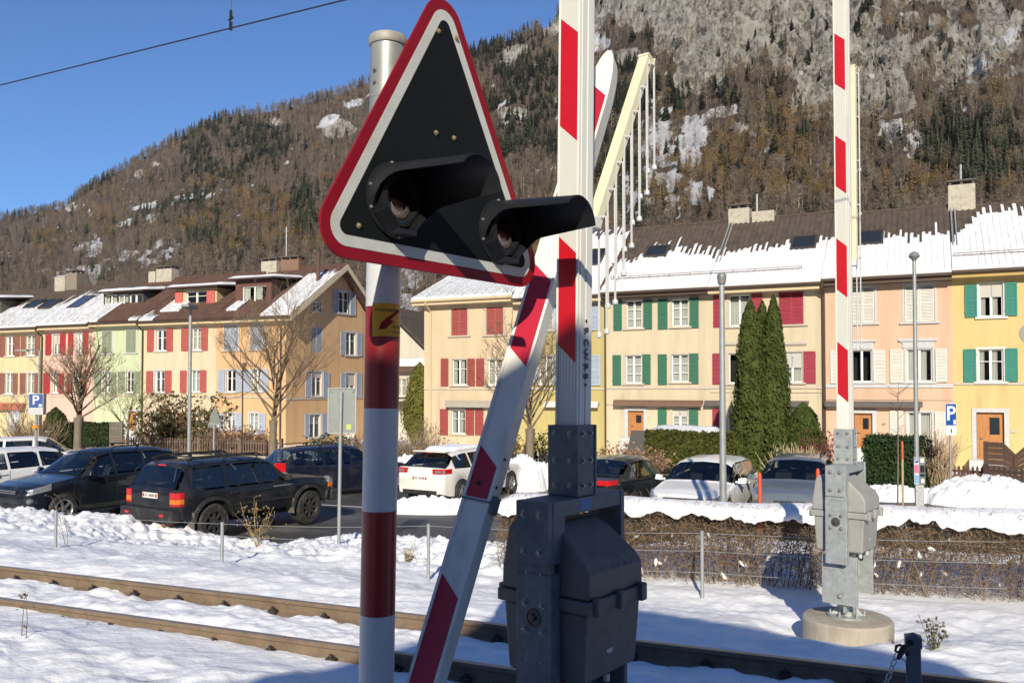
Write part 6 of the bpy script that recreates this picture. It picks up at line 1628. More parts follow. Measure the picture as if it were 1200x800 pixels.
# ---------------------------------------------------------------- dry weeds poking out of the snow
def gh_(X, Y): return float(ground_h(np.array([float(X)]), np.array([float(Y)]))[0])
def weed(px, py, Y, h, label, seed, n=9, col=(.20, .15, .09), leaves=0, name="dry_weed", spread=.3):
    X = (px - CX) / FOC * Y; g = Vector((X, Y, gh_(X, Y) - .02)); rnd = random.Random(seed); root = empty(name, g, 0, label, "weed"); b = MB()
    for k in range(n):
        a = rnd.uniform(0, 6.283); l = h * rnd.uniform(.5, 1); d = Vector((math.cos(a) * spread * rnd.random(), math.sin(a) * spread * rnd.random(), 1)).normalized(); q = [Vector((rnd.gauss(0, .015), rnd.gauss(0, .015), 0))]
        for j in range(4): d = (d + Vector((rnd.gauss(0, .08), rnd.gauss(0, .08), 0))).normalized(); q.append(q[-1] + d * l / 4)
        b.tube(q, [.0045, .004, .0035, .003, .0018], 4)
        for j in range(5):
            s = q[rnd.randint(1, 4)]; e = s + Vector((rnd.gauss(0, 1), rnd.gauss(0, 1), rnd.uniform(.2, 1))).normalized() * h * .12; b.tube([s, e], [.0028, .0018], 3); b.cbox(e, (.012, .012, .016))
    b.build("stalks", M("weed_stalk%d" % seed, col, .9, var=.2), root)
    if leaves:
        rl = np.random.default_rng(seed); Pp = np.stack([rl.normal(0, spread * h * .3, leaves), rl.normal(0, .08, leaves), rl.uniform(.05, .75, leaves) * h], -1); V, F = cards(Pp, rl.normal(0, 1, (leaves, 3)), .06, .4, rl, .5); np_mesh("leaves", V, F, leafmat("weed_leaf%d" % seed, (col[0] * 1.2, col[1] * 1.25, col[2]), .3), root)
weed(32, 770, 7.2, .38, "single thin dry stalk in the snow on the near side of the rails", 1, 2, (.14, .11, .08))
weed(82, 640, 13.4, .85, "tall dry stalk in front of the wheel of the dark blue off-roader", 2, 3, (.22, .17, .11))
weed(303, 640, 13.6, .85, "clump of dry yellowish weeds before the black off-roader", 3, 12, (.30, .22, .10), 60, spread=.55)
weed(478, 655, 12.6, .36, "short tuft of dry grass on the snow bank behind the banded post", 4, 14, (.28, .23, .13), 40)
weed(1090, 768, 7.3, .32, "dark wiry weed clump behind the square bollard", 5, 12, (.11, .09, .05), 12, spread=.5)
weed(372, 640, 13.4, .12, "few yellow green blades lying on the snow bank", 6, 6, (.30, .32, .08), 30, spread=1.2)
# ================================================================ cars
rubber = M("tyre_rubber", (.02, .02, .02), .85, var=.25, scale=8, dirt=((.12, .10, .085), .6, 9))
alloy = M("alloy_rim", (.42, .42, .42), .35, .8, var=.1)
steel_r = M("steel_rim", (.045, .042, .04), .6, .3, var=.2, scale=9)
trim_b = M("black_trim", (.018, .018, .019), .6, var=.2, scale=8, dirt=((.09, .085, .08), .5, 6))
under = M("underbody", (.012, .012, .012), .9, var=0)
car_glass = Mglass("car_glass", (.50, .56, .55), .80, .02)
seat_m = M("seat_fabric", (.035, .035, .037), .9, var=.2)
liner = M("car_interior", (.03, .03, .031), .9, var=0)
lamp_red = M("tail_lamp", (.50, .010, .012), .18, var=.08, scale=30, coat=.5)
lamp_or = M("indicator_orange", (.60, .16, .02), .2, var=.05)
lamp_cl = M("headlamp_clear", (.42, .44, .46), .15, .55, var=.25, scale=22, coat=.6)
plate_m = M("plate_white", (.72, .72, .69), .5, var=.03)
chrome = M("chrome", (.6, .6, .6), .15, 1.0, var=0)
def paint(nm, col, rough=.3, dirt=.35): return M("car_paint_" + nm, col, rough, .0, var=.04, scale=4, coat=.5, spec=.3, dirt=((.20, .18, .155), dirt, 2.2))
def wheel(par, x, y, r_, w_, mat_r, side, spokes=5):
    T = Matrix.Translation((x, y, r_)) @ Matrix.Rotation(R(-90) * side, 4, 'X')
    b = MB(); b.lathe([(r_ * .62, -w_ / 2 + .02), (r_ * .66, -w_ / 2), (r_ * .9, -w_ / 2), (r_ * .98, -w_ / 2 + .03), (r_, -w_ / 2 + .05), (r_, w_ / 2 - .05), (r_ * .98, w_ / 2 - .03), (r_ * .9, w_ / 2), (r_ * .66, w_ / 2), (r_ * .62, w_ / 2 - .02)], 36, T, cap=False)
    for k in range(36):   # tread blocks
        a = 2 * math.pi * k / 36; Tk = T @ Matrix.Rotation(a, 4, 'Z'); b.cbox((r_ - .002, 0, 0), (.02, .035, w_ - .06), T=Tk)
    wo = b.build("wheel", rubber, par, smooth=True)
    c = MB(); ri = r_ * .64
    c.lathe([(ri, -w_ / 2 + .03), (ri, w_ / 2 - .01), (ri - .02, w_ / 2), (ri - .035, w_ / 2 - .02), (ri - .04, w_ / 2 - .05), (ri - .04, -w_ / 2 + .03)], 32, T, cap=False)
    c.lathe([(0.001, w_ / 2 - .075), (ri - .03, w_ / 2 - .075)], 24, T, cap=False, mi=1)
    for k in range(spokes):
        Tk = T @ Matrix.Rotation(2 * math.pi * k / spokes, 4, 'Z'); c.hexa([Tk @ Vector(v) for v in ((.03, -.035, w_ / 2 - .07), (ri - .03, -.028, w_ / 2 - .06), (ri - .03, .028, w_ / 2 - .06), (.03, .035, w_ / 2 - .07), (.03, -.03, w_ / 2 - .02), (ri - .03, -.02, w_ / 2 - .012), (ri - .03, .02, w_ / 2 - .012), (.03, .03, w_ / 2 - .02))])
    c.lathe([(.055, w_ / 2 - .07), (.055, w_ / 2 - .012), (.035, w_ / 2 - .005), (0.001, w_ / 2 - .005)], 16, T, cap=False)
    c.build("rim", [mat_r, under], wo, smooth=True)
def car(label, px, Y, head, S_, P_m, group="parked cars in the snowy parking lot", name="parked_car", loc=None, cat="car"):
    g = loc if loc is not None else on_lot(px, Y)
    slope = 0
    root = empty(name, g + Vector((0, 0, .012)), math.atan2(head[1], head[0]), label, cat, group)
    L_, Wd, H = S_['L'], S_['W'] / 2, S_['H']; xf, xr = L_ / 2, -L_ / 2; zb = S_.get('zb', .20)
    tp = np.array(S_['top'], float); bl = np.array(S_['belt'], float); wd = np.array(S_['wid'], float)
    Rw = S_['R']; Ra = Rw + S_.get('gap', .05); axs = S_['ax']; tum = S_.get('tum', .40)
    top = lambda x: float(np.interp(x, tp[:, 0], tp[:, 1])); belt = lambda x: min(float(np.interp(x, bl[:, 0], bl[:, 1])), top(x) - .012); wid = lambda x: Wd * float(np.interp(x, wd[:, 0], wd[:, 1]))
    lowz = lambda x: zb + .10 * max(0, (abs(x) - (L_ / 2 - .5)) / .5) ** 2
    wsx = [v for q in S_['win'] for v in q] + list(S_['ws']) + list(S_['rw'])
    xs = sorted({*np.linspace(xr, xf, 46).tolist(), *[float(v) for v in wsx], *[float(v) for v in tp[:, 0]], *[a + Ra * math.cos(R(t)) for a in axs for t in range(0, 181, 12)]})
    xs = [x for i, x in enumerate(xs) if i == 0 or x - xs[i - 1] > .004]
    def sec(x):
        w_ = wid(x); z0 = lowz(x); t = top(x); bz = belt(x); zs = z0 + .02; ar = False
        for a in axs:
            if abs(x - a) < Ra: zs = max(zs, Rw + math.sqrt(Ra * Ra - (x - a) ** 2)); ar = True
        zs = min(zs, bz - .10); gh = t - bz; wr = w_ * .965 - tum * gh
        z3 = zs + .40 * (bz - zs)
        return [(0, z0), (w_ * (.62 if ar else .86), z0), (w_ * .975, zs), (w_ * 1.0, z3), (w_ * .995, bz - .05), (w_ * .965, bz), (wr, t - min(.10, gh * .5)), (max(.05, wr - .13), t - min(.022, gh * .2)), (0, t + .012 * (gh > .2))]
    b = MB(); n = 9; vs = []
    for x in xs:
        s = sec(x); vs += [(x, y, z) for y, z in s] + [(x, -y, z) for y, z in s[1:-1]]
    m = n + n - 2
    ring = list(range(n)) + list(range(m - 1, n - 1, -1))  # order round
    # indices: 0..8 right half, 9..15 mirrored 1..7
    order = [0, 1, 2, 3, 4, 5, 6, 7, 8] + [n + k for k in range(n - 3, -1, -1)]
    k_ = len(order); fs = []; mi = []
    for i in range(len(xs) - 1):
        for q in range(k_):
            a, c = order[q], order[(q + 1) % k_]; xm_ = (xs[i] + xs[i + 1]) / 2; mt_ = 1 if q in (0, 1, k_ - 1, k_ - 2) else 0
            if q in (5, 10):
                if any(max(v[0], v[1]) - .003 < xm_ < min(v[2], v[3]) + .003 for v in S_['win']): continue
                if any(min(v[0], v[1]) < xm_ < max(v[2], v[3]) for v in S_['win']): mt_ = 1
            if q in (6, 7, 8, 9) and (S_['ws'][0] < xm_ < S_['ws'][1] or S_['rw'][0] < xm_ < S_['rw'][1]): continue
            fs.append((i * m + a, i * m + c, (i + 1) * m + c, (i + 1) * m + a)); mi.append(mt_)
    fs.append(tuple(order)); fs.append(tuple((len(xs) - 1) * m + o for o in reversed(order))); mi += [0, 0]
    b.add(vs, fs); b.m = mi
    body = b.build("body", [P_m, under], root, smooth=True, ang=28)
    def side_pt(x, k, sgn, off):
        s = sec(x); y = s[5][0] + (s[6][0] - s[5][0]) * k; z = s[5][1] + (s[6][1] - s[5][1]) * k
        return Vector((x, sgn * (y + off), z + off * .25))
    for wi in S_['win']:
        x0b, x0t, x1b, x1t = wi
        for sgn in (1, -1):
            g_ = MB(); N = 6; vv = []
            for th in (.007, -.01):
                for i in range(N + 1):
                    u = i / N
                    for k in (.07, .5, .93):
                        xa = x0b + (x0t - x0b) * k; xb = x1b + (x1t - x1b) * k; vv.append(side_pt(xa + (xb - xa) * u, k, sgn, th))
            q = (N + 1) * 3; ff = []
            for i in range(N):
                for j in range(2): ff.append((i * 3 + j, i * 3 + 3 + j, i * 3 + 4 + j, i * 3 + 1 + j))
            for i in range(N): ff += [(i * 3, i * 3 + 3, q + i * 3 + 3, q + i * 3), (i * 3 + 2, i * 3 + 5, q + i * 3 + 5, q + i * 3 + 2)]
            ff += [(0, 1, q + 1, q), (1, 2, q + 2, q + 1), (N * 3, N * 3 + 1, q + N * 3 + 1, q + N * 3), (N * 3 + 1, N * 3 + 2, q + N * 3 + 2, q + N * 3 + 1)]
            g_.add(vv, ff).build("side_window", car_glass, root, smooth=True)
    def screen(xa, xb, nm, f=.93):
        g_ = MB(); N = 8; K = 8; vv = []
        for th in (.012, -.01):
            for i in range(N + 1):
                x = xa + (xb - xa) * i / N; s = sec(x); dz = top(x + .01) - top(x - .01); nn = Vector((-dz, 0, .02)).normalized()
                for j in range(K + 1):
                    fr_ = (j / K * 2 - 1) * f; y6, y7 = s[6], s[7]; yy = abs(fr_) * y6[0]
                    z = s[8][1] + (s[7][1] - s[8][1]) * yy / max(.01, y7[0]) if yy < y7[0] else y7[1] + (y6[1] - y7[1]) * (yy - y7[0]) / max(.01, y6[0] - y7[0])
                    vv.append(Vector((x, math.copysign(yy, fr_), z)) + nn * th)
        q = (N + 1) * (K + 1); ff = []; e = lambda i, j, l: l * q + i * (K + 1) + j
        for i in range(N):
            for j in range(K): ff.append((e(i, j, 0), e(i + 1, j, 0), e(i + 1, j + 1, 0), e(i, j + 1, 0)))
            ff += [(e(i, 0, 0), e(i, 0, 1), e(i + 1, 0, 1), e(i + 1, 0, 0)), (e(i, K, 0), e(i + 1, K, 0), e(i + 1, K, 1), e(i, K, 1))]
        for j in range(K): ff += [(e(0, j, 0), e(0, j + 1, 0), e(0, j + 1, 1), e(0, j, 1)), (e(N, j, 0), e(N, j, 1), e(N, j + 1, 1), e(N, j + 1, 0))]
        g_.add(vv, ff).build(nm, car_glass, root, smooth=True)
    screen(*S_['ws'], "windshield"); screen(*S_['rw'], "rear_window", S_.get('rwf', .9))
    for a in axs:
        for sgn in (1, -1): wheel(root, a, sgn * (Wd - S_.get('tw', .21) / 2 - .015 + S_.get('wo', 0)), Rw, S_.get('tw', .21), S_.get('rim', alloy), sgn, S_.get('spokes', 5))
    # cabin: floor, dashboard, seats
    zb_ = belt(0); it = MB(); it.box(xr + .25, S_['ws'][1], -Wd * .80, Wd * .80, zb_ - .38, zb_ - .34); it.box(S_['ws'][1] - .38, S_['ws'][1] - .02, -Wd * .78, Wd * .78, zb_ - .35, zb_ - .02)
    it.box(xr + .30, xr + .9, -Wd * .78, Wd * .78, zb_ - .35, zb_ - .10)
    it.build("cabin_floor", liner, root)
    for x in (.0, -.92):
        for y in ((-.36, .36) if x == 0 else (-.40, 0, .40)):
            se = MB(); se.hexa([(x - .10, y - .21, zb_ - .34), (x + .03, y - .21, zb_ - .34), (x + .03, y + .21, zb_ - .34), (x - .10, y + .21, zb_ - .34), (x - .26, y - .19, zb_ + .12), (x - .16, y - .19, zb_ + .12), (x - .16, y + .19, zb_ + .12), (x - .26, y + .19, zb_ + .12)]); se.cbox((x - .225, y, zb_ + .22), (.09, .24, .15))
            se.build("car_seat", seat_m, root, bevel=.02)
    # door seams and handles
    ds = MB()
    for x in S_['seams']:
        for sgn in (1, -1):
            z0, z1 = max(sec(x)[2][1], .36), sec(x)[5][1]; y2, y3 = sec(x)[3][0], sec(x)[4][0]; z3 = sec(x)[3][1]
            ds.hexa([(x - .006, sgn * (y2 - .004), z0), (x + .006, sgn * (y2 - .004), z0), (x + .006, sgn * (y2 + .0025), z0), (x - .006, sgn * (y2 + .0025), z0), (x - .006, sgn * (y3 - .004), z1 - .04), (x + .006, sgn * (y3 - .004), z1 - .04), (x + .006, sgn * (y3 + .0025), z1 - .04), (x - .006, sgn * (y3 + .0025), z1 - .04)])
    ds.build("door_seam", under, root)
    for x in S_['handles']:
        for sgn in (1, -1):
            s = sec(x); MB().cbox((x, sgn * (s[4][0] + .012), s[4][1] - .07), (.20, .03, .035)).build("door_handle", S_.get('hmat', P_m), root, bevel=.01)
    for sgn in (1, -1):
        x = S_['mirror']; s = sec(x); mr = MB().hexa([(x - .06, sgn * (s[5][0] + .05), s[5][1] + .02), (x + .10, sgn * (s[5][0] + .05), s[5][1] + .03), (x + .04, sgn * (s[5][0] + .24), s[5][1] + .04), (x - .07, sgn * (s[5][0] + .24), s[5][1] + .03), (x - .06, sgn * (s[5][0] + .05), s[5][1] + .15), (x + .06, sgn * (s[5][0] + .05), s[5][1] + .15), (x + .0, sgn * (s[5][0] + .22), s[5][1] + .17), (x - .07, sgn * (s[5][0] + .23), s[5][1] + .17)]); mr.cbox((x, sgn * (s[5][0] + .02), s[5][1] + .06), (.05, .10, .05)); mr.build("mirror", S_.get('mmat', P_m), root, bevel=.02)
    def yb(x): return wid(x)
    # lamps wrap round the corners of the body
    def wrap(x0, x1, y0, z0, z1, mt, nm, d):
        rise = lambda x: (0 if d < 0 else max(0, min(1, (x0 - x) / max(.05, x0 - x1))))
        pts = [(x0, y0)]; ee = xr if d < 0 else x0
        for k in range(9):
            x = ee + (x1 - ee) * (k / 8) ** 1.5; pts.append((x if k else x0, wid(x) + .009))
        pts += [(x1, wid(x1) - .12), (x0 + (.10 if d < 0 else -.10), y0)]
        for sgn in (1, -1):
            T = Matrix.Identity(4); n_ = len(pts); vv = [Vector((x, sgn * y, z0 + rise(x) * .75 * (z1 - z0))) for x, y in pts] + [Vector((x, sgn * y, z1 + rise(x) * .12)) for x, y in pts]
            MB().add(vv, [tuple(range(n_)), tuple(range(2 * n_ - 1, n_ - 1, -1))] + [(i, i + n_, (i + 1) % n_ + n_, (i + 1) % n_) for i in range(n_)]).build(nm, mt, root, bevel=.006)
    for (x0, x1, y0, y1, z0, z1, mt) in S_.get('tail', []): wrap(x0, x1, y0 * Wd, z0, z1, mt, "tail_lamp", -1)
    for (x0, x1, y0, y1, z0, z1) in S_.get('headl', []): wrap(x0, x1, y0 * Wd, z0, z1, lamp_cl, "headlamp", 1)
    for (nm, c, sz, mt, bv) in S_.get('boxes', []):
        MB().cbox(c, sz).build(nm, mt, root, bevel=bv)
    if 'plate' in S_:
        x, z, txt, sgn = S_['plate']
        pl = MB().cbox((x, 0, z), (.014, .50 if sgn < 0 else .30, .11)).build("number_plate", plate_m, root)
        if txt:
            T = frame(Vector((x - .009, 0, z)), (0, -1, 0), (0, 0, 1), (-1, 0, 0)) if sgn < 0 else frame(Vector((x + .009, 0, z)), (0, 1, 0), (0, 0, 1), (1, 0, 0))
            text("plate_lettering", txt, .085, T, blk, pl, .001, bold=.001)
            for s in (-1, 1): MB().cbox((x - .0085, s * .215, z), (.003, .05, .075)).build("plate_badge", red_f, pl)
    if S_.get('rails'):
        b = MB()
        for sgn in (1, -1):
            x0, x1 = S_['rails']; s0, s1 = sec(x0), sec(x1); y = s0[7][0] - .02; z = top((x0 + x1) / 2)
            b.tube([(x0, sgn * y, top(x0) - .0), (x0 + .1, sgn * y, z + .05), ((x0 + x1) / 2, sgn * y, z + .065), (x1 - .1, sgn * y, z + .05), (x1, sgn * y, top(x1))], .017, 6)
            b.cbox(((x0 + x1) / 2, sgn * y, z + .03), (.08, .03, .06))
        b.build("roof_rail", trim_b, root)
    return dict(root=root, sec=sec, top=top, wid=wid, body=body, S=S_)
def generic(kind, L, W_, H, **k):
    xf, xr = L / 2, -L / 2
    hood = k.get('hood', .66); bel = k.get('beltf', .635)
    rear = {'hatch': [(xr, .50 * H), (xr + .02, .58 * H), (xr + .10, .68 * H), (xr + .16, .70 * H), (xr + .62, .955 * H), (xr + 1.1, .99 * H)],
            'wagon': [(xr, .52 * H), (xr + .02, .60 * H), (xr + .08, .68 * H), (xr + .12, .70 * H), (xr + .48, .945 * H), (xr + .9, .985 * H)],
            'suv': [(xr, .52 * H), (xr + .02, .60 * H), (xr + .08, .66 * H), (xr + .12, .68 * H), (xr + .45, .94 * H), (xr + .9, .985 * H)],
            'sedan': [(xr, .52 * H), (xr + .03, .62 * H), (xr + .12, .69 * H), (xr + .52, .715 * H), (xr + 1.30, .955 * H), (xr + 1.75, .99 * H)]}[kind]
    cw = k.get('cowl', .95)
    top_ = rear + [(-.1, H), (.12, .99 * H), (.34, .962 * H), (cw, hood * H + .02), (cw + .12, hood * H - .01), (xf - .45, hood * H - .10), (xf - .14, hood * H - .17), (xf - .03, .46 * H), (xf, .40 * H)]
    rb = {'hatch': (xr + .14, xr + .60), 'wagon': (xr + .11, xr + .46), 'suv': (xr + .11, xr + .43), 'sedan': (xr + .56, xr + 1.28)}[kind]
    q0 = {'hatch': (xr + .52, xr + .78), 'wagon': (xr + .32, xr + .52), 'suv': (xr + .32, xr + .5), 'sedan': (xr + 1.0, xr + 1.38)}[kind]
    S_ = dict(L=L, W=W_, H=H, R=k.get('R', .315), ax=(xf - k.get('fo', .86), xr + k.get('ro', .84)), top=top_, belt=[(xr, .66 * H), (xr + .15, .672 * H), (-.4, bel * H + .01), (cw, bel * H - .02), (xf - .45, hood * H - .15), (xf - .03, .44 * H), (xf, .38 * H)],
              wid=[(xr, .80), (xr + .06, .90), (xr + .35, .975), (-.6, 1), (.6, 1), (xf - .55, .965), (xf - .18, .88), (xf - .04, .74), (xf, .64)],
              ws=(.37, cw - .03), rw=rb, win=[(.05, .05, cw - .12, .40), (-.82, -.82, -.03, -.03), (q0[0], q0[1], -.90, -.90)], seams=(cw + .08, 0.0, -.86), handles=(.18, -.72), mirror=cw - .22,
              tail=k.get('tail', [(xr - .012, xr + .22, .56, .955, .53 * H, .66 * H, lamp_red)]), headl=[(xf - .10, xf - .50, .46, .93, .415 * H, .50 * H)], zb=k.get('zb', .20),
              boxes=[("grille", (xf - .025, 0, .40 * H), (.06, .62 * W_ * .62, .13), trim_b, .01), ("bumper_intake", (xf - .015, 0, .22 * H), (.05, .9, .12), trim_b, .01), ("rear_bumper_trim", (xr + .02, 0, .23 * H), (.07, W_ * .66, .12), trim_b, .01), ("wiper", (rb[0] + .04, 0.1, .70 * H + .03), (.02, .38, .014), trim_b, 0)])
    S_.update(k.get('extra', {})); return S_

# ---- black off-roader with muddy tyres
Lj, Hj = 4.45, 1.66
jeep = dict(L=Lj, W=1.80, H=Hj, R=.385, gap=.085, ax=(1.34, -1.35), zb=.46, tum=.22, tw=.27, wo=.05, rim=steel_r, spokes=8,
    top=[(-2.225, 1.00), (-2.21, 1.10), (-2.19, 1.13), (-1.93, 1.585), (-1.80, 1.635), (-1.2, 1.66), (-.2, 1.66), (.12, 1.64), (.24, 1.60), (.80, 1.17), (.90, 1.15), (1.9, 1.07), (2.15, 1.02), (2.20, .92), (2.225, .82)],
    belt=[(-2.225, 1.07), (-1.5, 1.075), (.8, 1.07), (1.9, 1.00), (2.225, .80)], wid=[(-2.225, .90), (-2.15, .955), (-1.8, .985), (-.5, 1), (1.0, .985), (1.9, .95), (2.18, .90), (2.225, .86)],
    ws=(.25, .78), rw=(-2.17, -1.95), rwf=.90, win=[(.02, .02, .70, .26), (-.92, -.92, -.04, -.04), (-1.86, -1.76, -1.06, -1.06)], seams=(.80, -.01, -1.0), handles=(.12, -.82), mirror=.62, hmat=trim_b, mmat=trim_b,
    tail=[(-2.235, -2.05, .72, .985, .84, .94, lamp_or), (-2.236, -2.05, .72, .985, .945, 1.075, lamp_red), (-2.235, -2.05, .72, .985, .80, .835, lamp_red)], headl=[(2.215, 2.05, .55, .88, .80, .94)], plate=(-2.236, .985, "GL 06060", -1), rails=(-1.75, .05),
    boxes=[("rear_bumper", (-2.24, 0, .60), (.22, 1.74, .26), trim_b, .03), ("front_bumper", (2.22, 0, .60), (.26, 1.78, .26), trim_b, .03), ("tow_bar", (-2.30, .0, .43), (.22, .07, .07), trim_b, .01), ("exhaust", (-2.05, -.5, .42), (.5, .09, .09), M("rusty_exhaust", (.22, .12, .08), .7, .4, var=.3), .03),
           ("roof_crossbar", (-1.35, 0, 1.715), (.06, 1.24, .03), trim_b, .01), ("roof_crossbar", (-.35, 0, 1.715), (.06, 1.24, .03), trim_b, .01), ("fog_lamp", (-2.355, -.55, .62), (.012, .14, .05), lamp_red, .005), ("fog_lamp", (-2.355, .62, .62), (.012, .14, .05), lamp_red, .005),
           ("tailgate_handle", (-2.235, 0, .83), (.02, .22, .06), trim_b, .01), ("brake_lamp", (-1.955, 0, 1.585), (.02, .26, .03), lamp_red, .004), ("rear_wiper", (-2.15, -.05, 1.24), (.02, .50, .014), trim_b, 0), ("orange_marker", (2.02, -.885, .86), (.12, .02, .10), lamp_or, .004), ("orange_marker", (2.02, .885, .86), (.12, .02, .10), lamp_or, .004)])
jl = on_lot(0, 1)
rw_, fw_ = Vector((-6.10, 17.3, 0)), Vector((-4.64, 19.56, 0)); hd = (fw_ - rw_).normalized(); rt = Vector((hd.y, -hd.x, 0))
cen = rw_ + hd * 1.35 - rt * .80; cen.z = lot_z(pq(cen.x, cen.y)[1])
J = car("black off-roader with muddy knobbly tyres, roof bars and orange and red tail lamps", 0, 0, hd, jeep, paint("black_dusty", (.010, .011, .013), .32, .12), name="parked_suv", loc=cen); J["root"].scale = (.965, .965, .965)
def jeep_extra():
    root = J['root']; sec = J['sec']; wd = J['wid']
    fl = MB()
    for a in (1.34, -1.35):
        for sgn in (1, -1):
            N = 14; vs = []
            for i in range(N + 1):
                t = R(8 + 164 * i / N); 
                for (r_, o) in ((.475, .0), (.475, .055), (.535, .045), (.545, -.01)):
                    x = a + r_ * math.cos(t); z = .385 + r_ * math.sin(t); vs.append((x, sgn * (wd(x) + o), z))
            fl.add(vs, [(i * 4 + k, i * 4 + 4 + k, i * 4 + 5 + k, i * 4 + 1 + k) for i in range(N) for k in range(3)])
    fl.build("fender_flare", trim_b, root, smooth=True)
    md = MB()
    for a in (1.34, -1.35):
        for sgn in (1, -1): md.cbox((a - .50, sgn * .80, .48), (.02, .26, .34))
    md.build("mud_flap", M("mud_flap_dirty", (.10, .09, .08), .9, var=.3, scale=9), root)
    s = MB()
    for sgn in (1, -1): s.cbox((0, sgn * .905, .70), (1.62, .014, .055))
    s.build("door_moulding", trim_b, root)
    s = MB().cbox((-.05, 0, .44), (2.2, 1.30, .22)).build("chassis", under, root)
    MB().cbox((.55, -.912, .985), (.62, .004, .018)).build("side_badge", M("badge_grey", (.4, .4, .4), .4, .4, var=0), root)
    b = MB()
    for sgn in (1, -1): b.tube([(-1.8, sgn * .58, 1.69), (-1.6, sgn * .58, 1.74), (.0, sgn * .58, 1.74), (.15, sgn * .58, 1.68)], .022, 6)
    b.build("roof_bar", trim_b, root)
jeep_extra()
# ---- dark blue crossover facing the track
Lr = 4.55
rav = generic('suv', Lr, 1.83, 1.69, R=.36, fo=.90, ro=.98, hood=.645, cowl=1.05, zb=.22, extra=dict(hmat=None))
rav.pop('hmat'); xf = Lr / 2
rav['boxes'] = [("grille", (xf - .03, 0, .80), (.08, .86, .10), trim_b, .01), ("grille_bar", (xf - .0, 0, .83), (.04, .90, .02), chrome, .004), ("grille_bar", (xf - .0, 0, .78), (.04, .86, .02), chrome, .004), ("bumper_intake", (xf - .0, 0, .42), (.08, 1.0, .18), trim_b, .02), ("fog_lamp", (xf - .14, .66, .46), (.10, .20, .12), lamp_cl, .03), ("fog_lamp", (xf - .14, -.66, .46), (.10, .20, .12), lamp_cl, .03),
    ("bumper_flank", (xf - .16, .60, .60), (.16, .44, .14), M("bumper_sheen", (.20, .20, .22), .25, .3, var=.05, coat=.6), .06), ("bumper_flank", (xf - .16, -.60, .60), (.16, .44, .14), MC["bumper_sheen"], .06), ("side_sill", (0, .90, .34), (2.3, .03, .10), trim_b, .01), ("side_sill", (0, -.90, .34), (2.3, .03, .10), trim_b, .01)]
rav['rails'] = (-1.6, -.1); rav['headl'] = [(xf - .12, xf - .58, .52, .95, .745, .86)]
hr = Vector((-.50, -.866, 0)); fwp = Vector((-10.25, 19.45, 0)); rt = Vector((hr.y, -hr.x, 0)); cen = fwp - hr * (xf - .90) + rt * .80; cen.z = lot_z(pq(cen.x, cen.y)[1])
car("dark blue off-roader facing the track with bright headlamp, parked beside the black one", 0, 0, hr, rav, paint("midnight", (.008, .011, .017), .25, .08), name="parked_suv", loc=cen)["root"].scale = (.955, .955, .955)
# ---- white compact behind it
S2 = generic('hatch', 4.2, 1.76, 1.46)
car("white small car half hidden behind the dark blue off-roader, with papers behind its windshield", -8, 23.2, (-.50, -.87), S2, paint("white_a", (.72, .73, .74), .3, .1))
bpy.data.objects
S3 = generic('wagon', 4.4, 1.76, 1.50)
car("white estate car parked sideways under the parking sign box", 44, 29.6, (.93, .36), S3, paint("white_b", (.68, .68, .68), .3, .1))
S4 = generic('suv', 4.4, 1.8, 1.6)
car("dark car at the very edge of the lot beyond the white cars", -22, 30.5, (.6, .8), S4, paint("dark_c", (.015, .018, .022), .3, .1))
# ---- dark estate
S5 = generic('wagon', 4.6, 1.75, 1.47, tail=[(-2.31, -2.05, .70, .97, .78, 1.06, lamp_red)]); S5['rails'] = (-1.7, .0)
car("dark navy estate car with a red tail lamp parked beyond the black off-roader", 398, 26.3, (.80, .60), S5, paint("navy", (.008, .010, .022), .25, .08))
# ---- white hatchback seen from behind
S6 = generic('hatch', 4.38, 1.77, 1.47, tail=[(-2.20, -1.86, .50, .975, .86, .99, lamp_red), (-2.206, -2.05, .60, .86, .885, .95, lamp_cl)])
S6['plate'] = (-2.185, .72, "SZ 26448", -1); S6['rw'] = (-2.19 + .13, -2.19 + .60); S6['boxes'] += [("spoiler", (-2.19 + .56, 0, 1.425), (.26, 1.12, .04), paint("white_h", (.74, .73, .68), .3, .1), .015), ("brake_lamp", (-2.19 + .46, 0, 1.40), (.03, .24, .03), lamp_red, .004)]
h6 = Vector((.515, .857, 0)); rt = Vector((h6.y, -h6.x, 0)); rwp = Vector((-1.44, 24.0, 0)); cen = rwp + h6 * (2.19 - .84) - rt * .80; cen.z = lot_z(pq(cen.x, cen.y)[1])
N_ = car("white hatchback seen from behind with snow on its roof and angular red lamps", 0, 0, h6, S6, MC["car_paint_white_h"], loc=cen)
def roof_cover():
    x0, x1 = -1.35, .30; nx2, ny2 = 16, 12; vs = []; U = np.linspace(0, 1, nx2)
    for x in np.linspace(x0, x1, nx2):
        s = N_['sec'](float(x)); yw = s[7][0]
        for v in np.linspace(-1, 1, ny2):
            e = min((x - x0) / .15, (x1 - x) / .25, (1 - abs(v)) / .14, 1); vs.append((x, v * yw, N_['top'](float(x)) - .012 + .085 * max(0, e) ** .5 * (.8 + .5 * nz(x * 2 + v, 2.0, 5))))
    b = MB().add(vs, [(i * ny2 + j, (i + 1) * ny2 + j, (i + 1) * ny2 + j + 1, i * ny2 + j + 1) for i in range(nx2 - 1) for j in range(ny2 - 1)]); b.build("roof_snow", snow_m, N_['root'], smooth='all')
roof_cover()
# ---- black saloon seen from behind right
S7 = generic('sedan', 4.5, 1.78, 1.43, tail=[(-2.262, -1.9, .50, .96, .86, .98, lamp_red)])
car("black saloon with a bright red tail lamp beside the near barrier machine", 727.5, 22.7, (.56, .83), S7, paint("black_b", (.010, .012, .014), .22, .06))
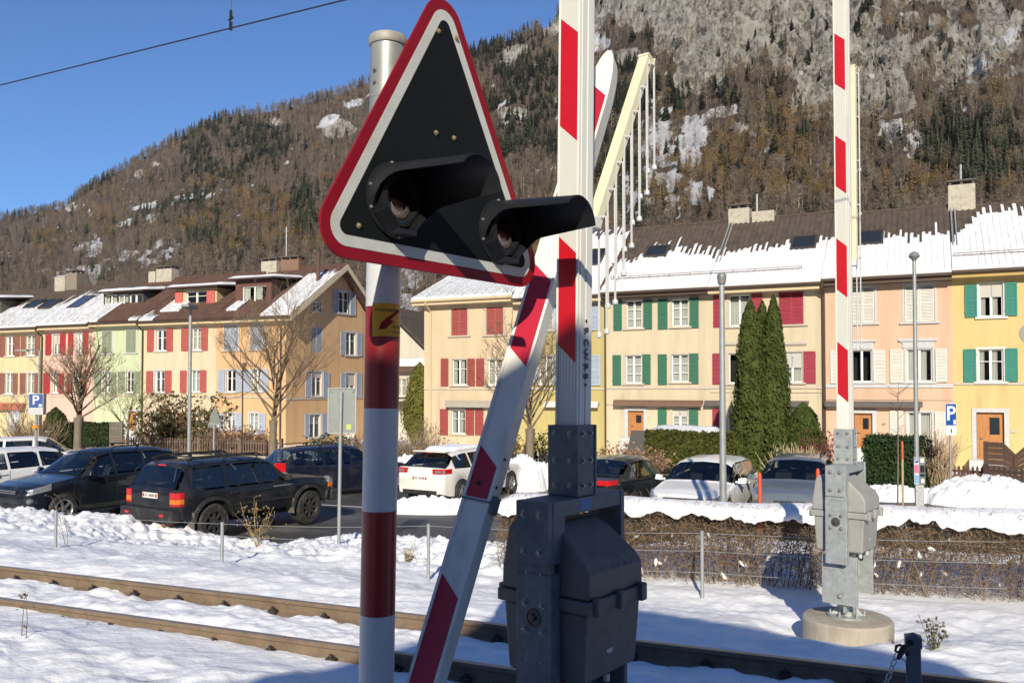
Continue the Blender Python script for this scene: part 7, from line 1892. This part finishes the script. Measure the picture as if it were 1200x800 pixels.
# ---- white estate facing us, grey blue one beside it
S8 = generic('wagon', 4.75, 1.82, 1.44, hood=.66, cowl=.98); S8['boxes'][0] = ("grille", (4.75 / 2 - .02, 0, .62), (.08, .95, .20), M("grille_dark", (.05, .055, .07), .4, .4, var=.1, scale=50), .03)
car("white estate car facing the hedge with a wide dark grille", 828, 21.4, (-.44, -.90), S8, paint("white_c", (.76, .77, .78), .28, .04))
S9 = generic('suv', 4.4, 1.82, 1.52, hood=.66, cowl=1.0); S9['rails'] = (-1.6, .0)
car("grey blue estate car with roof rails facing the hedge, bonnet in shade", 934, 21.2, (-.40, -.92), S9, paint("steel_blue", (.11, .14, .18), .28, .06))
# small white car glimpsed behind the slanting arm is the far flank of the hatchback: nothing more
# ================================================================ street furniture
zinc = M("lamp_zinc", (.34, .36, .36), .5, .4, var=.1, scale=8)
blue_s = M("sign_blue", (.012, .07, .30), .45, var=.04)
sgrey = M("sign_back", (.21, .23, .22), .55, .3, var=.08, scale=6)
sign_w = M("sign_face_white", (.74, .75, .74), .5, var=.02)
orange_r = M("orange_reflector", (.75, .28, .02), .4, var=.05)
def lamp(px, Y, topy, label, r_, head, baseY=None):
    g = on_lot(px, Y); H = P(px, topy, Y).z - g.z
    root = empty("street_lamp", g, 0, label, "street lamp", "street lamps along the parking lot")
    MB().tube([(0, 0, -.1), (0, 0, 1.2), (0, 0, H)], [r_ * 1.25, r_ * 1.2, r_ * .85], 14).lathe([(r_ * 1.9, 0), (r_ * 1.9, .06), (r_ * 1.3, .10)], 14).build("pole", zinc, root, smooth=True)
    hm = M("lamp_head_grey", (.20, .21, .21), .5, .2, var=.1)
    b = MB()
    if head == 'bell': b.lathe([(.05, -.06), (.06, -.02), (.125, .04), (.13, .06), (.10, .13), (.04, .17), (.001, .175)], 20, Matrix.Translation((0, 0, H)))
    elif head == 'flat': b.hexa([(-.12, -.45, H), (.12, -.45, H), (.14, .25, H - .02), (-.14, .25, H - .02), (-.10, -.42, H + .07), (.10, -.42, H + .07), (.12, .22, H + .10), (-.12, .22, H + .10)])
    elif head == 'top': b.lathe([(r_ * 1.1, -.16), (r_ * 1.3, -.15), (r_ * 1.6, -.04), (r_ * 1.65, 0), (r_ * 1.2, .04), (.01, .06)], 16, Matrix.Translation((0, 0, H)))
    elif head == 'arm': b.tube([(0, 0, H), (-.25, 0, H + .06), (-.7, 0, H + .02)], .03, 6); b.hexa([(-1.15, -.10, H + .0), (-.55, -.12, H - .03), (-.55, .12, H - .03), (-1.15, .10, H), (-1.1, -.08, H + .06), (-.55, -.1, H + .07), (-.55, .1, H + .07), (-1.1, .08, H + .06)])
    b.build("lamp_head", hm, root, smooth=True)
    return root, g
lamp(222.5, 24.5, 361, "slim grey street lamp with a flat head rising behind the black off-roader", .050, 'flat')
lamp(846.5, 15.6, 323, "thick grey lamp post in front of the white estate car", .053, 'top')
lr, lg = lamp(1073, 21.2, 303, "grey lamp post with a bell shaped head and a parking meter at its foot", .050, 'bell')
lamp(46, 40.0, 411, "small street lamp with a side arm in front of the pink house", .05, 'arm')
def thin_lamp():
    g = on_lot(284.5, 36); H = P(284.5, 430, 36).z - g.z; root = empty("garden_lamp", g, 0, "thin rust brown post with a small lantern in front of the orange house", "lamp")
    b = MB().tube([(0, 0, -.1), (0, 0, H)], .03, 8); b.build("pole", brown_g, root); MB().hexa([(-.10, -.06, H), (.12, -.06, H), (.12, .06, H), (-.10, .06, H), (-.06, -.05, H + .14), (.16, -.05, H + .2), (.16, .05, H + .2), (-.06, .05, H + .14)]).build("lamp_head", brown_g, root)
thin_lamp()
# parking meter fixed to the foot of that lamp post
def meter():
    z0, z1 = P(1073, 568, 21.0).z, P(1073, 535, 21.0).z; root = empty("parking_meter", (lg.x - .02, lg.y - .16, z0), R(-12), "grey parking meter with coloured stickers strapped to the lamp post", "parking meter")
    h = z1 - z0; MB().box(-.13, .13, -.06, .06, 0, h).build("case", M("meter_grey", (.16, .17, .18), .5, .2, var=.1), root, bevel=.01)
    MB().box(-.10, .10, -.05, .05, -.62, -.005).build("pedestal", galv, root, bevel=.01)
    MB().box(-.125, -.02, -.064, -.0602, .02, h - .01).build("sticker", M("meter_white", (.62, .64, .66), .5, var=.02), root)
    MB().box(-.12, -.025, -.067, -.0645, h * .42, h * .72).build("sticker", M("meter_pink", (.55, .12, .26), .5, var=.1), root)
    MB().box(-.12, -.025, -.067, -.0645, .04, h * .36).build("sticker", M("meter_sky", (.16, .36, .58), .5, var=.15, scale=30), root)
    pn = MB().box(-.115, -.03, -.067, -.0645, h * .78, h * .97).build("sticker", blue_s, root)
    text("lettering", "P", .12, frame(Vector((-.072, -.069, h * .875)), (1, 0, 0), (0, 0, 1), (0, -1, 0)), sign_w, pn, .001)
    MB().box(.01, .11, -.066, -.0602, h * .45, h * .70).box(.01, .11, -.066, -.0602, h * .30, h * .40).build("screen", glass_d, root); MB().box(.02, .10, -.066, -.0602, h * .80, h * .95).build("display", sign_w, root); MB().box(.03, .10, -.066, -.0602, h * .08, h * .22).build("slot", sign_w, root)
meter()
def p_face(par, w_, h_, y):
    f = MB().box(-w_ / 2, w_ / 2, y - .006, y - .0005, 0, h_).build("blue_panel", blue_s, par)
    text("letter", "P", h_ * .95, frame(Vector((-.02 * w_, y - .008, h_ * .53)), (1, 0, 0), (0, 0, 1), (0, -1, 0)), sign_w, f, .0015, bold=.012 * h_)
    MB().box(w_ * .22, w_ * .44, y - .0085, y - .0065, h_ * .05, h_ * .25).build("meter_symbol", sign_w, f)
    return f
def psign_tall():
    Y = 26.0; g = on_lot(1113.5, Y); root = empty("parking_sign", (g.x, g.y, g.z), R(8), "narrow blue parking sign with a white plate on a grey post before the yellow house", "sign")
    z0, z1, z2 = P(1113, 510, Y).z - g.z, P(1113, 498.5, Y).z - g.z, P(1113, 472.5, Y).z - g.z; w_ = .36
    MB().tube([(0, .04, -.2), (0, .04, z2 - .05)], .032, 10).build("post", zinc, root, smooth=True)
    MB().box(-w_ / 2, w_ / 2, -.012, 0, z0, z2).build("board", M("board_pale", (.55, .58, .6), .5, var=.03), root)
    f = p_face(root, w_ - .03, z2 - z1 - .03, -.0125); f.location = (0, 0, z1 + .012)
    pl = MB().box(-w_ / 2 + .015, w_ / 2 - .015, -.018, -.0125, z0 + .015, z1 - .005).build("extra_plate", sign_w, root)
    MB().box(-.02, .02, -.0205, -.0185, z0 + .08, z0 + .20).build("symbol", blk, pl)
psign_tall()
def psign_box():
    Y = 27.0; g = on_lot(42.5, Y); root = empty("parking_sign", (g.x, g.y, g.z), R(14), "boxy lit parking sign with a blue panel on a post with an orange ring", "sign")
    z0, z1, z2 = P(42, 486, Y).z - g.z, P(42, 477.5, Y).z - g.z, P(42, 461, Y).z - g.z; w_ = .43
    MB().tube([(0, .08, -.2), (0, .08, z0)], .04, 10).build("post", zinc, root, smooth=True)
    MB().box(-w_ / 2, w_ / 2, 0, .34, z0, z2).build("case", M("case_grey", (.50, .51, .51), .5, .1, var=.06), root, bevel=.01)
    MB().box(-w_ / 2 - .004, -w_ / 2 - .0005, .04, .30, z0 + .03, z2 - .03).build("side_panel", M("case_dark", (.05, .055, .06), .5, var=.1), root)
    f = p_face(root, w_ - .04, z2 - z1 - .02, -.001); f.location = (0, 0, z1 + .005)
    zr = P(42, 500, Y).z - g.z; MB().lathe([(.05, -.05), (.12, -.04), (.12, .04), (.05, .05)], 14, Matrix.Translation((0, .08, zr))).build("orange_ring", orange_r, root)
psign_box()
def back_sign():
    Y = 14.4; X = (398 - CX) / FOC * Y; gz = gh_(X, Y); root = empty("sign_seen_from_behind", (X, Y, gz), R(6), "grey rectangular back of a road sign on a thin post in the snow bank", "sign")
    z0, z1 = P(401, 507.5, Y).z - gz, P(401, 455, Y).z - gz; xo = (401 - 398) / 1000 * Y
    MB().tube([(0, -.02, -.3), (.02, -.02, z0 + .05), (.03, -.02, z1 - .06)], .029, 12).build("post", zinc, root, smooth=True)
    w_ = .46; x0 = xo - w_ / 2; b = MB(); b.box(x0, x0 + w_, .012, .02, z0, z1); bo = b.build("board", sgrey, root)
    e = MB(); e.box(x0 - .008, x0 + .010, -.004, .026, z0, z1).box(x0 + w_ - .010, x0 + w_ + .008, -.004, .026, z0, z1).box(x0 + .01, x0 + w_ - .01, -.004, .026, z1 - .008, z1 + .008).box(x0 + .01, x0 + w_ - .01, -.004, .026, z0 - .008, z0 + .008); e.build("rim", zinc, bo, bevel=.002)
    c = MB()
    for (cx_, cz, s, t) in ((x0, z1, 1, -1), (x0 + w_, z1, -1, -1), (x0, z0, 1, 1), (x0 + w_, z0, -1, 1)): c.tube([(cx_ + s * .01, .006, cz + t * .01), (cx_ + s * .06, .004, cz + t * .07)], .010, 5)
    c.build("corner_clip", zinc, bo); MB().box(x0 + w_ - .16, x0 + w_ - .08, .010, .0118, z0 + .06, z0 + .15).build("sticker", M("sticker_lime", (.42, .50, .10), .5, var=.05), bo)
    MB().lathe([(.0305, 1.0 * 0 + .95), (.0305, 1.05)], 12).build("black_band", blk, root)
back_sign()
def tri_sign():
    Y = 25.0; g = on_lot(252, Y); root = empty("warning_sign_seen_from_behind", g, R(-8), "grey triangular back of a warning sign above the roof of the black off-roader", "sign"); z0, z1 = P(252, 501, Y).z - g.z, P(252, 478.5, Y).z - g.z
    MB().tube([(0, -.03, -.2), (0, -.03, z0 + .1)], .03, 10).build("post", zinc, root, smooth=True)
    w_ = .22; pts = [(-w_, z0 + .05), (-w_ + .04, z0), (w_ - .04, z0), (w_, z0 + .05), (.04, z1), (-.04, z1)]; bo = MB().prism(pts, 0, .02).build("board", sgrey, root, bevel=.004)
    MB().box(-.17, .17, -.012, -.001, z0 + .09, z0 + .12).build("rail", zinc, bo); MB().box(.09, .14, -.003, -.0005, z0 + .03, z0 + .08).build("sticker", sign_w, bo)
tri_sign()
def round_sign():
    Y = 24.0; g = on_lot(1209, Y); root = empty("round_sign", g, R(-15), "grey round back of a road sign at the edge of the yellow house", "sign"); zc = P(1209, 391, Y).z - g.z
    MB().tube([(0, .03, -.2), (0, .03, zc + .2)], .03, 10).build("post", zinc, root, smooth=True); MB().lathe([(.30, -.008), (.30, .008)], 36, frame(Vector((0, 0, zc)), (1, 0, 0), (0, 0, 1), (0, -1, 0))).build("board", sgrey, root)
round_sign()
def marker(px, Y, topy, midy, label, low):
    g = on_lot(px, Y); H = P(px, topy, Y).z - g.z; zm = P(px, midy, Y).z - g.z; root = empty("marker_stake", g, 0, label, "stake", "orange red marker stakes")
    MB().lathe([(.032, zm), (.032, H - .04), (.02, H), (.001, H + .01)], 12, cap=False).build("marker_top", M("marker_orange", (.62, .075, .025), .5, var=.08), root, smooth=True); MB().lathe([(.03, -.2), (.03, zm)], 12).build("stake", low, root, smooth=True)
    return root
mwood = M("stake_wood", (.42, .31, .18), .8, var=.15)
marker(1056.3, 22.8, 517, 538, "orange topped wooden stake beside the slim sapling", mwood); marker(957.3, 14.6, 549, 640, "bright red stake between the far barrier machine and the grey blue car", mwood); marker(889.5, 15.0, 554, 640, "dark red stake in shade in front of the bonnet of the grey blue car", mwood)

# ---------------------------------------------------------------- wire fence along the track
def wire_fence():
    base = [(-120, 632, 15.2), (65, 645, 13.0), (260, 663, 11.9), (502, 677, 11.2), (823, 696, 10.3), (1260, 716, 9.3)]; tops = [590, 598, 612, 614, 622, 632]
    P0 = P(65, 645, 13.0); root = empty("wire_fence", P0, 0, "low fence of thin grey posts and three wires between the track and the parking lot", "fence"); ip = lambda o: (setattr(o, "matrix_parent_inverse", Matrix.Translation(-P0)), o)[1]
    tp = []
    for (px, py, Y), ty in zip(base, tops):
        p = P(px, py, Y); zt = P(px, ty, Y).z; zg = gh_(p.x, p.y); H = max(.5, zt - min(zg, p.z)); tp.append((p.x, p.y, zt, H))
        b = MB().tube([(p.x, p.y, zg - .3), (p.x, p.y, zt)], .0225, 12); b.lathe([(.024, zt - .01), (.024, zt + .004), (.01, zt + .008)], 12, Matrix.Translation((p.x, p.y, 0))); ip(b.build("post", zinc, root, smooth=True))
    for f in (.03, .30, .62):
        pts = []
        for i in range(len(tp) - 1):
            a, c = tp[i], tp[i + 1]
            for k in range(6):
                u = k / 6; pts.append((a[0] + (c[0] - a[0]) * u, a[1] + (c[1] - a[1]) * u, a[2] - a[3] * f + ((c[2] - c[3] * f) - (a[2] - a[3] * f)) * u - .03 * math.sin(math.pi * u)))
        ip(MB().tube(pts, .0032, 5).build("wire", zinc, root))
wire_fence()
# ---------------------------------------------------------------- garden fences
def picket(pa, Ya, pb_, Yb, topy, label, mat, pitch=.13, wd=.07, gate=(), name="picket_fence", wall=True, th=.025):
    a, b_ = on_lot(pa, Ya), on_lot(pb_, Yb); d = b_ - a; d.z = 0; L_ = d.length; H = P((pa + pb_) / 2, topy, (Ya + Yb) / 2).z - a.z; root = empty(name, a, math.atan2(d.y, d.x), label, "fence"); z0 = .32 if wall else .02
    if wall: MB().box(0, L_, -.06, .14, -.4, .26).build("base_wall", concrete, root)
    b = MB(); n = int(L_ / pitch); rnd = random.Random(7)
    for k in range(n):
        x = L_ * (k + .5) / n; h = H + rnd.uniform(-.015, .015); b.prism([(x - wd / 2, z0), (x + wd / 2, z0), (x + wd / 2, h - .04), (x, h), (x - wd / 2, h - .04)], -.012, .012)
    b.build("pickets", mat, root); MB().box(0, L_, .013, .05, z0 + .10, z0 + .17).box(0, L_, .013, .05, H - .22, H - .15).build("fence_rail", mat, root)
    for k in range(int(L_ / 2.4) + 2):
        x = min(L_, k * L_ / max(1, int(L_ / 2.4) + 1)); MB().box(x - .06, x + .06, -.02, .10, .2, H + .03).build("fence_post", mat, root)
picket(1104, 28.5, 1152, 27.6, 545, "brown picket fence beside the parking sign in front of the yellow house", wood_br)
picket(1153, 27.4, 1300, 24.8, 549, "lower dark brown fence with a white rail line in front of the big board screen", M("dark_brown_wood", (.07, .042, .033), .8, var=.2), pitch=.16)
def screen_():
    a, b_ = on_lot(1153.5, 31.5), on_lot(1290, 28.5); d = b_ - a; d.z = 0; L_ = d.length; root = empty("board_screen", a, math.atan2(d.y, d.x), "brown board garden screen with a stepped top in front of the yellow house door", "screen"); z = lambda y, px: P(px, y, 31.0).z - a.z
    zt, zl = z(518, 1170), z(531, 1190); u = lambda px: (px - 1153.5) / (1290 - 1153.5) * L_
    for k, (x0, x1, h0, h1) in enumerate(((0, u(1176), zt, zt), (u(1176), u(1191), zt, zl), (u(1191), u(1206), zl, zt), (u(1206), L_, zt, zt))):
        b = MB(); n = 7
        for j in range(n):
            f0, f1 = j / n, (j + 1) / n - .012; b.hexa([(x0, 0, h0 * f0), (x1, 0, h1 * f0), (x1, .04, h1 * f0), (x0, .04, h0 * f0), (x0, 0, h0 * f1), (x1, 0, h1 * f1), (x1, .04, h1 * f1), (x0, .04, h0 * f1)])
        b.build("boards", wood_br, root)
    MB().box(-.06, .06, -.03, .07, -.2, zt).box(u(1191) - .05, u(1191) + .05, -.03, .07, -.2, zl).build("screen_post", wood_br, root)
screen_()
picket(142, 40.5, 330, 38.5, 513, "long grey brown picket fence in front of the cream and orange houses", M("grey_brown_wood", (.15, .105, .075), .85, var=.25, scale=4), wall=True)
picket(-60, 42.5, 60, 42.0, 518, "weathered grey fence behind the white estate car", M("weathered_wood", (.19, .165, .14), .85, var=.25, scale=4), wall=False)
def panel():
    a = on_lot(129, 40.8); root = empty("fence_panel", a, R(-22), "grey lattice fence panel at the end of the dark green hedge", "fence"); H = P(138, 494, 40.8).z - a.z; b = MB()
    for k in range(9): b.box(k * .085, k * .085 + .06, 0, .02, 0, H)
    for k in range(4): b.box(0, .74, -.02, -.001, .2 + k * H / 4.4, .26 + k * H / 4.4)
    b.build("boards", MC["weathered_wood"], root); MB().box(.75, .84, -.03, .06, -.2, H + .05).build("fence_post", MC["weathered_wood"], root)
panel()
picket(598, 32.5, 706, 31.0, 530, "dark iron railing in front of the olive yellow house", M("railing_iron", (.045, .045, .045), .6, .3, var=.1), pitch=.14, wd=.03, name="iron_railing")
picket(430, 36, 500, 34.5, 520, "old dark plank fence in the gap beside the cream house", MC["dark_brown_wood"], wall=False)
# mailboxes by the pink houses
mb = on_lot(55.5, 43); root = empty("letter_box", mb, R(-20), "white letter box standing by the hedge of the pink house", "letter box"); z_ = P(55, 512, 43).z - mb.z
MB().box(-.16, .16, 0, .2, z_, z_ + .32).build("box", sign_w, root, bevel=.01); MB().box(-.03, .03, .05, .1, -.2, z_ - .001).build("post", zinc, root); MB().box(-.12, .12, -.004, -.0005, z_ + .2, z_ + .23).build("slot", blk, root)
# dark grey screen at the door of the green shuttered house
mb = on_lot(741, 33.5); root = empty("door_screen", mb, R(-26), "dark sloping porch panel below the front door with the wooden leaf", "screen"); h0 = P(741, 504, 33.5).z - mb.z
MB().hexa([(-.45, 0, -.2), (.75, 0, -.2), (.75, .05, -.2), (-.45, .05, -.2), (-.05, 0, h0), (.75, 0, h0), (.75, .05, h0), (-.05, .05, h0)]).build("panel", M("panel_grey", (.09, .085, .085), .6, var=.08), root); MB().box(.68, .74, .05, .1, -.2, h0 - .05).build("post", zinc, root)
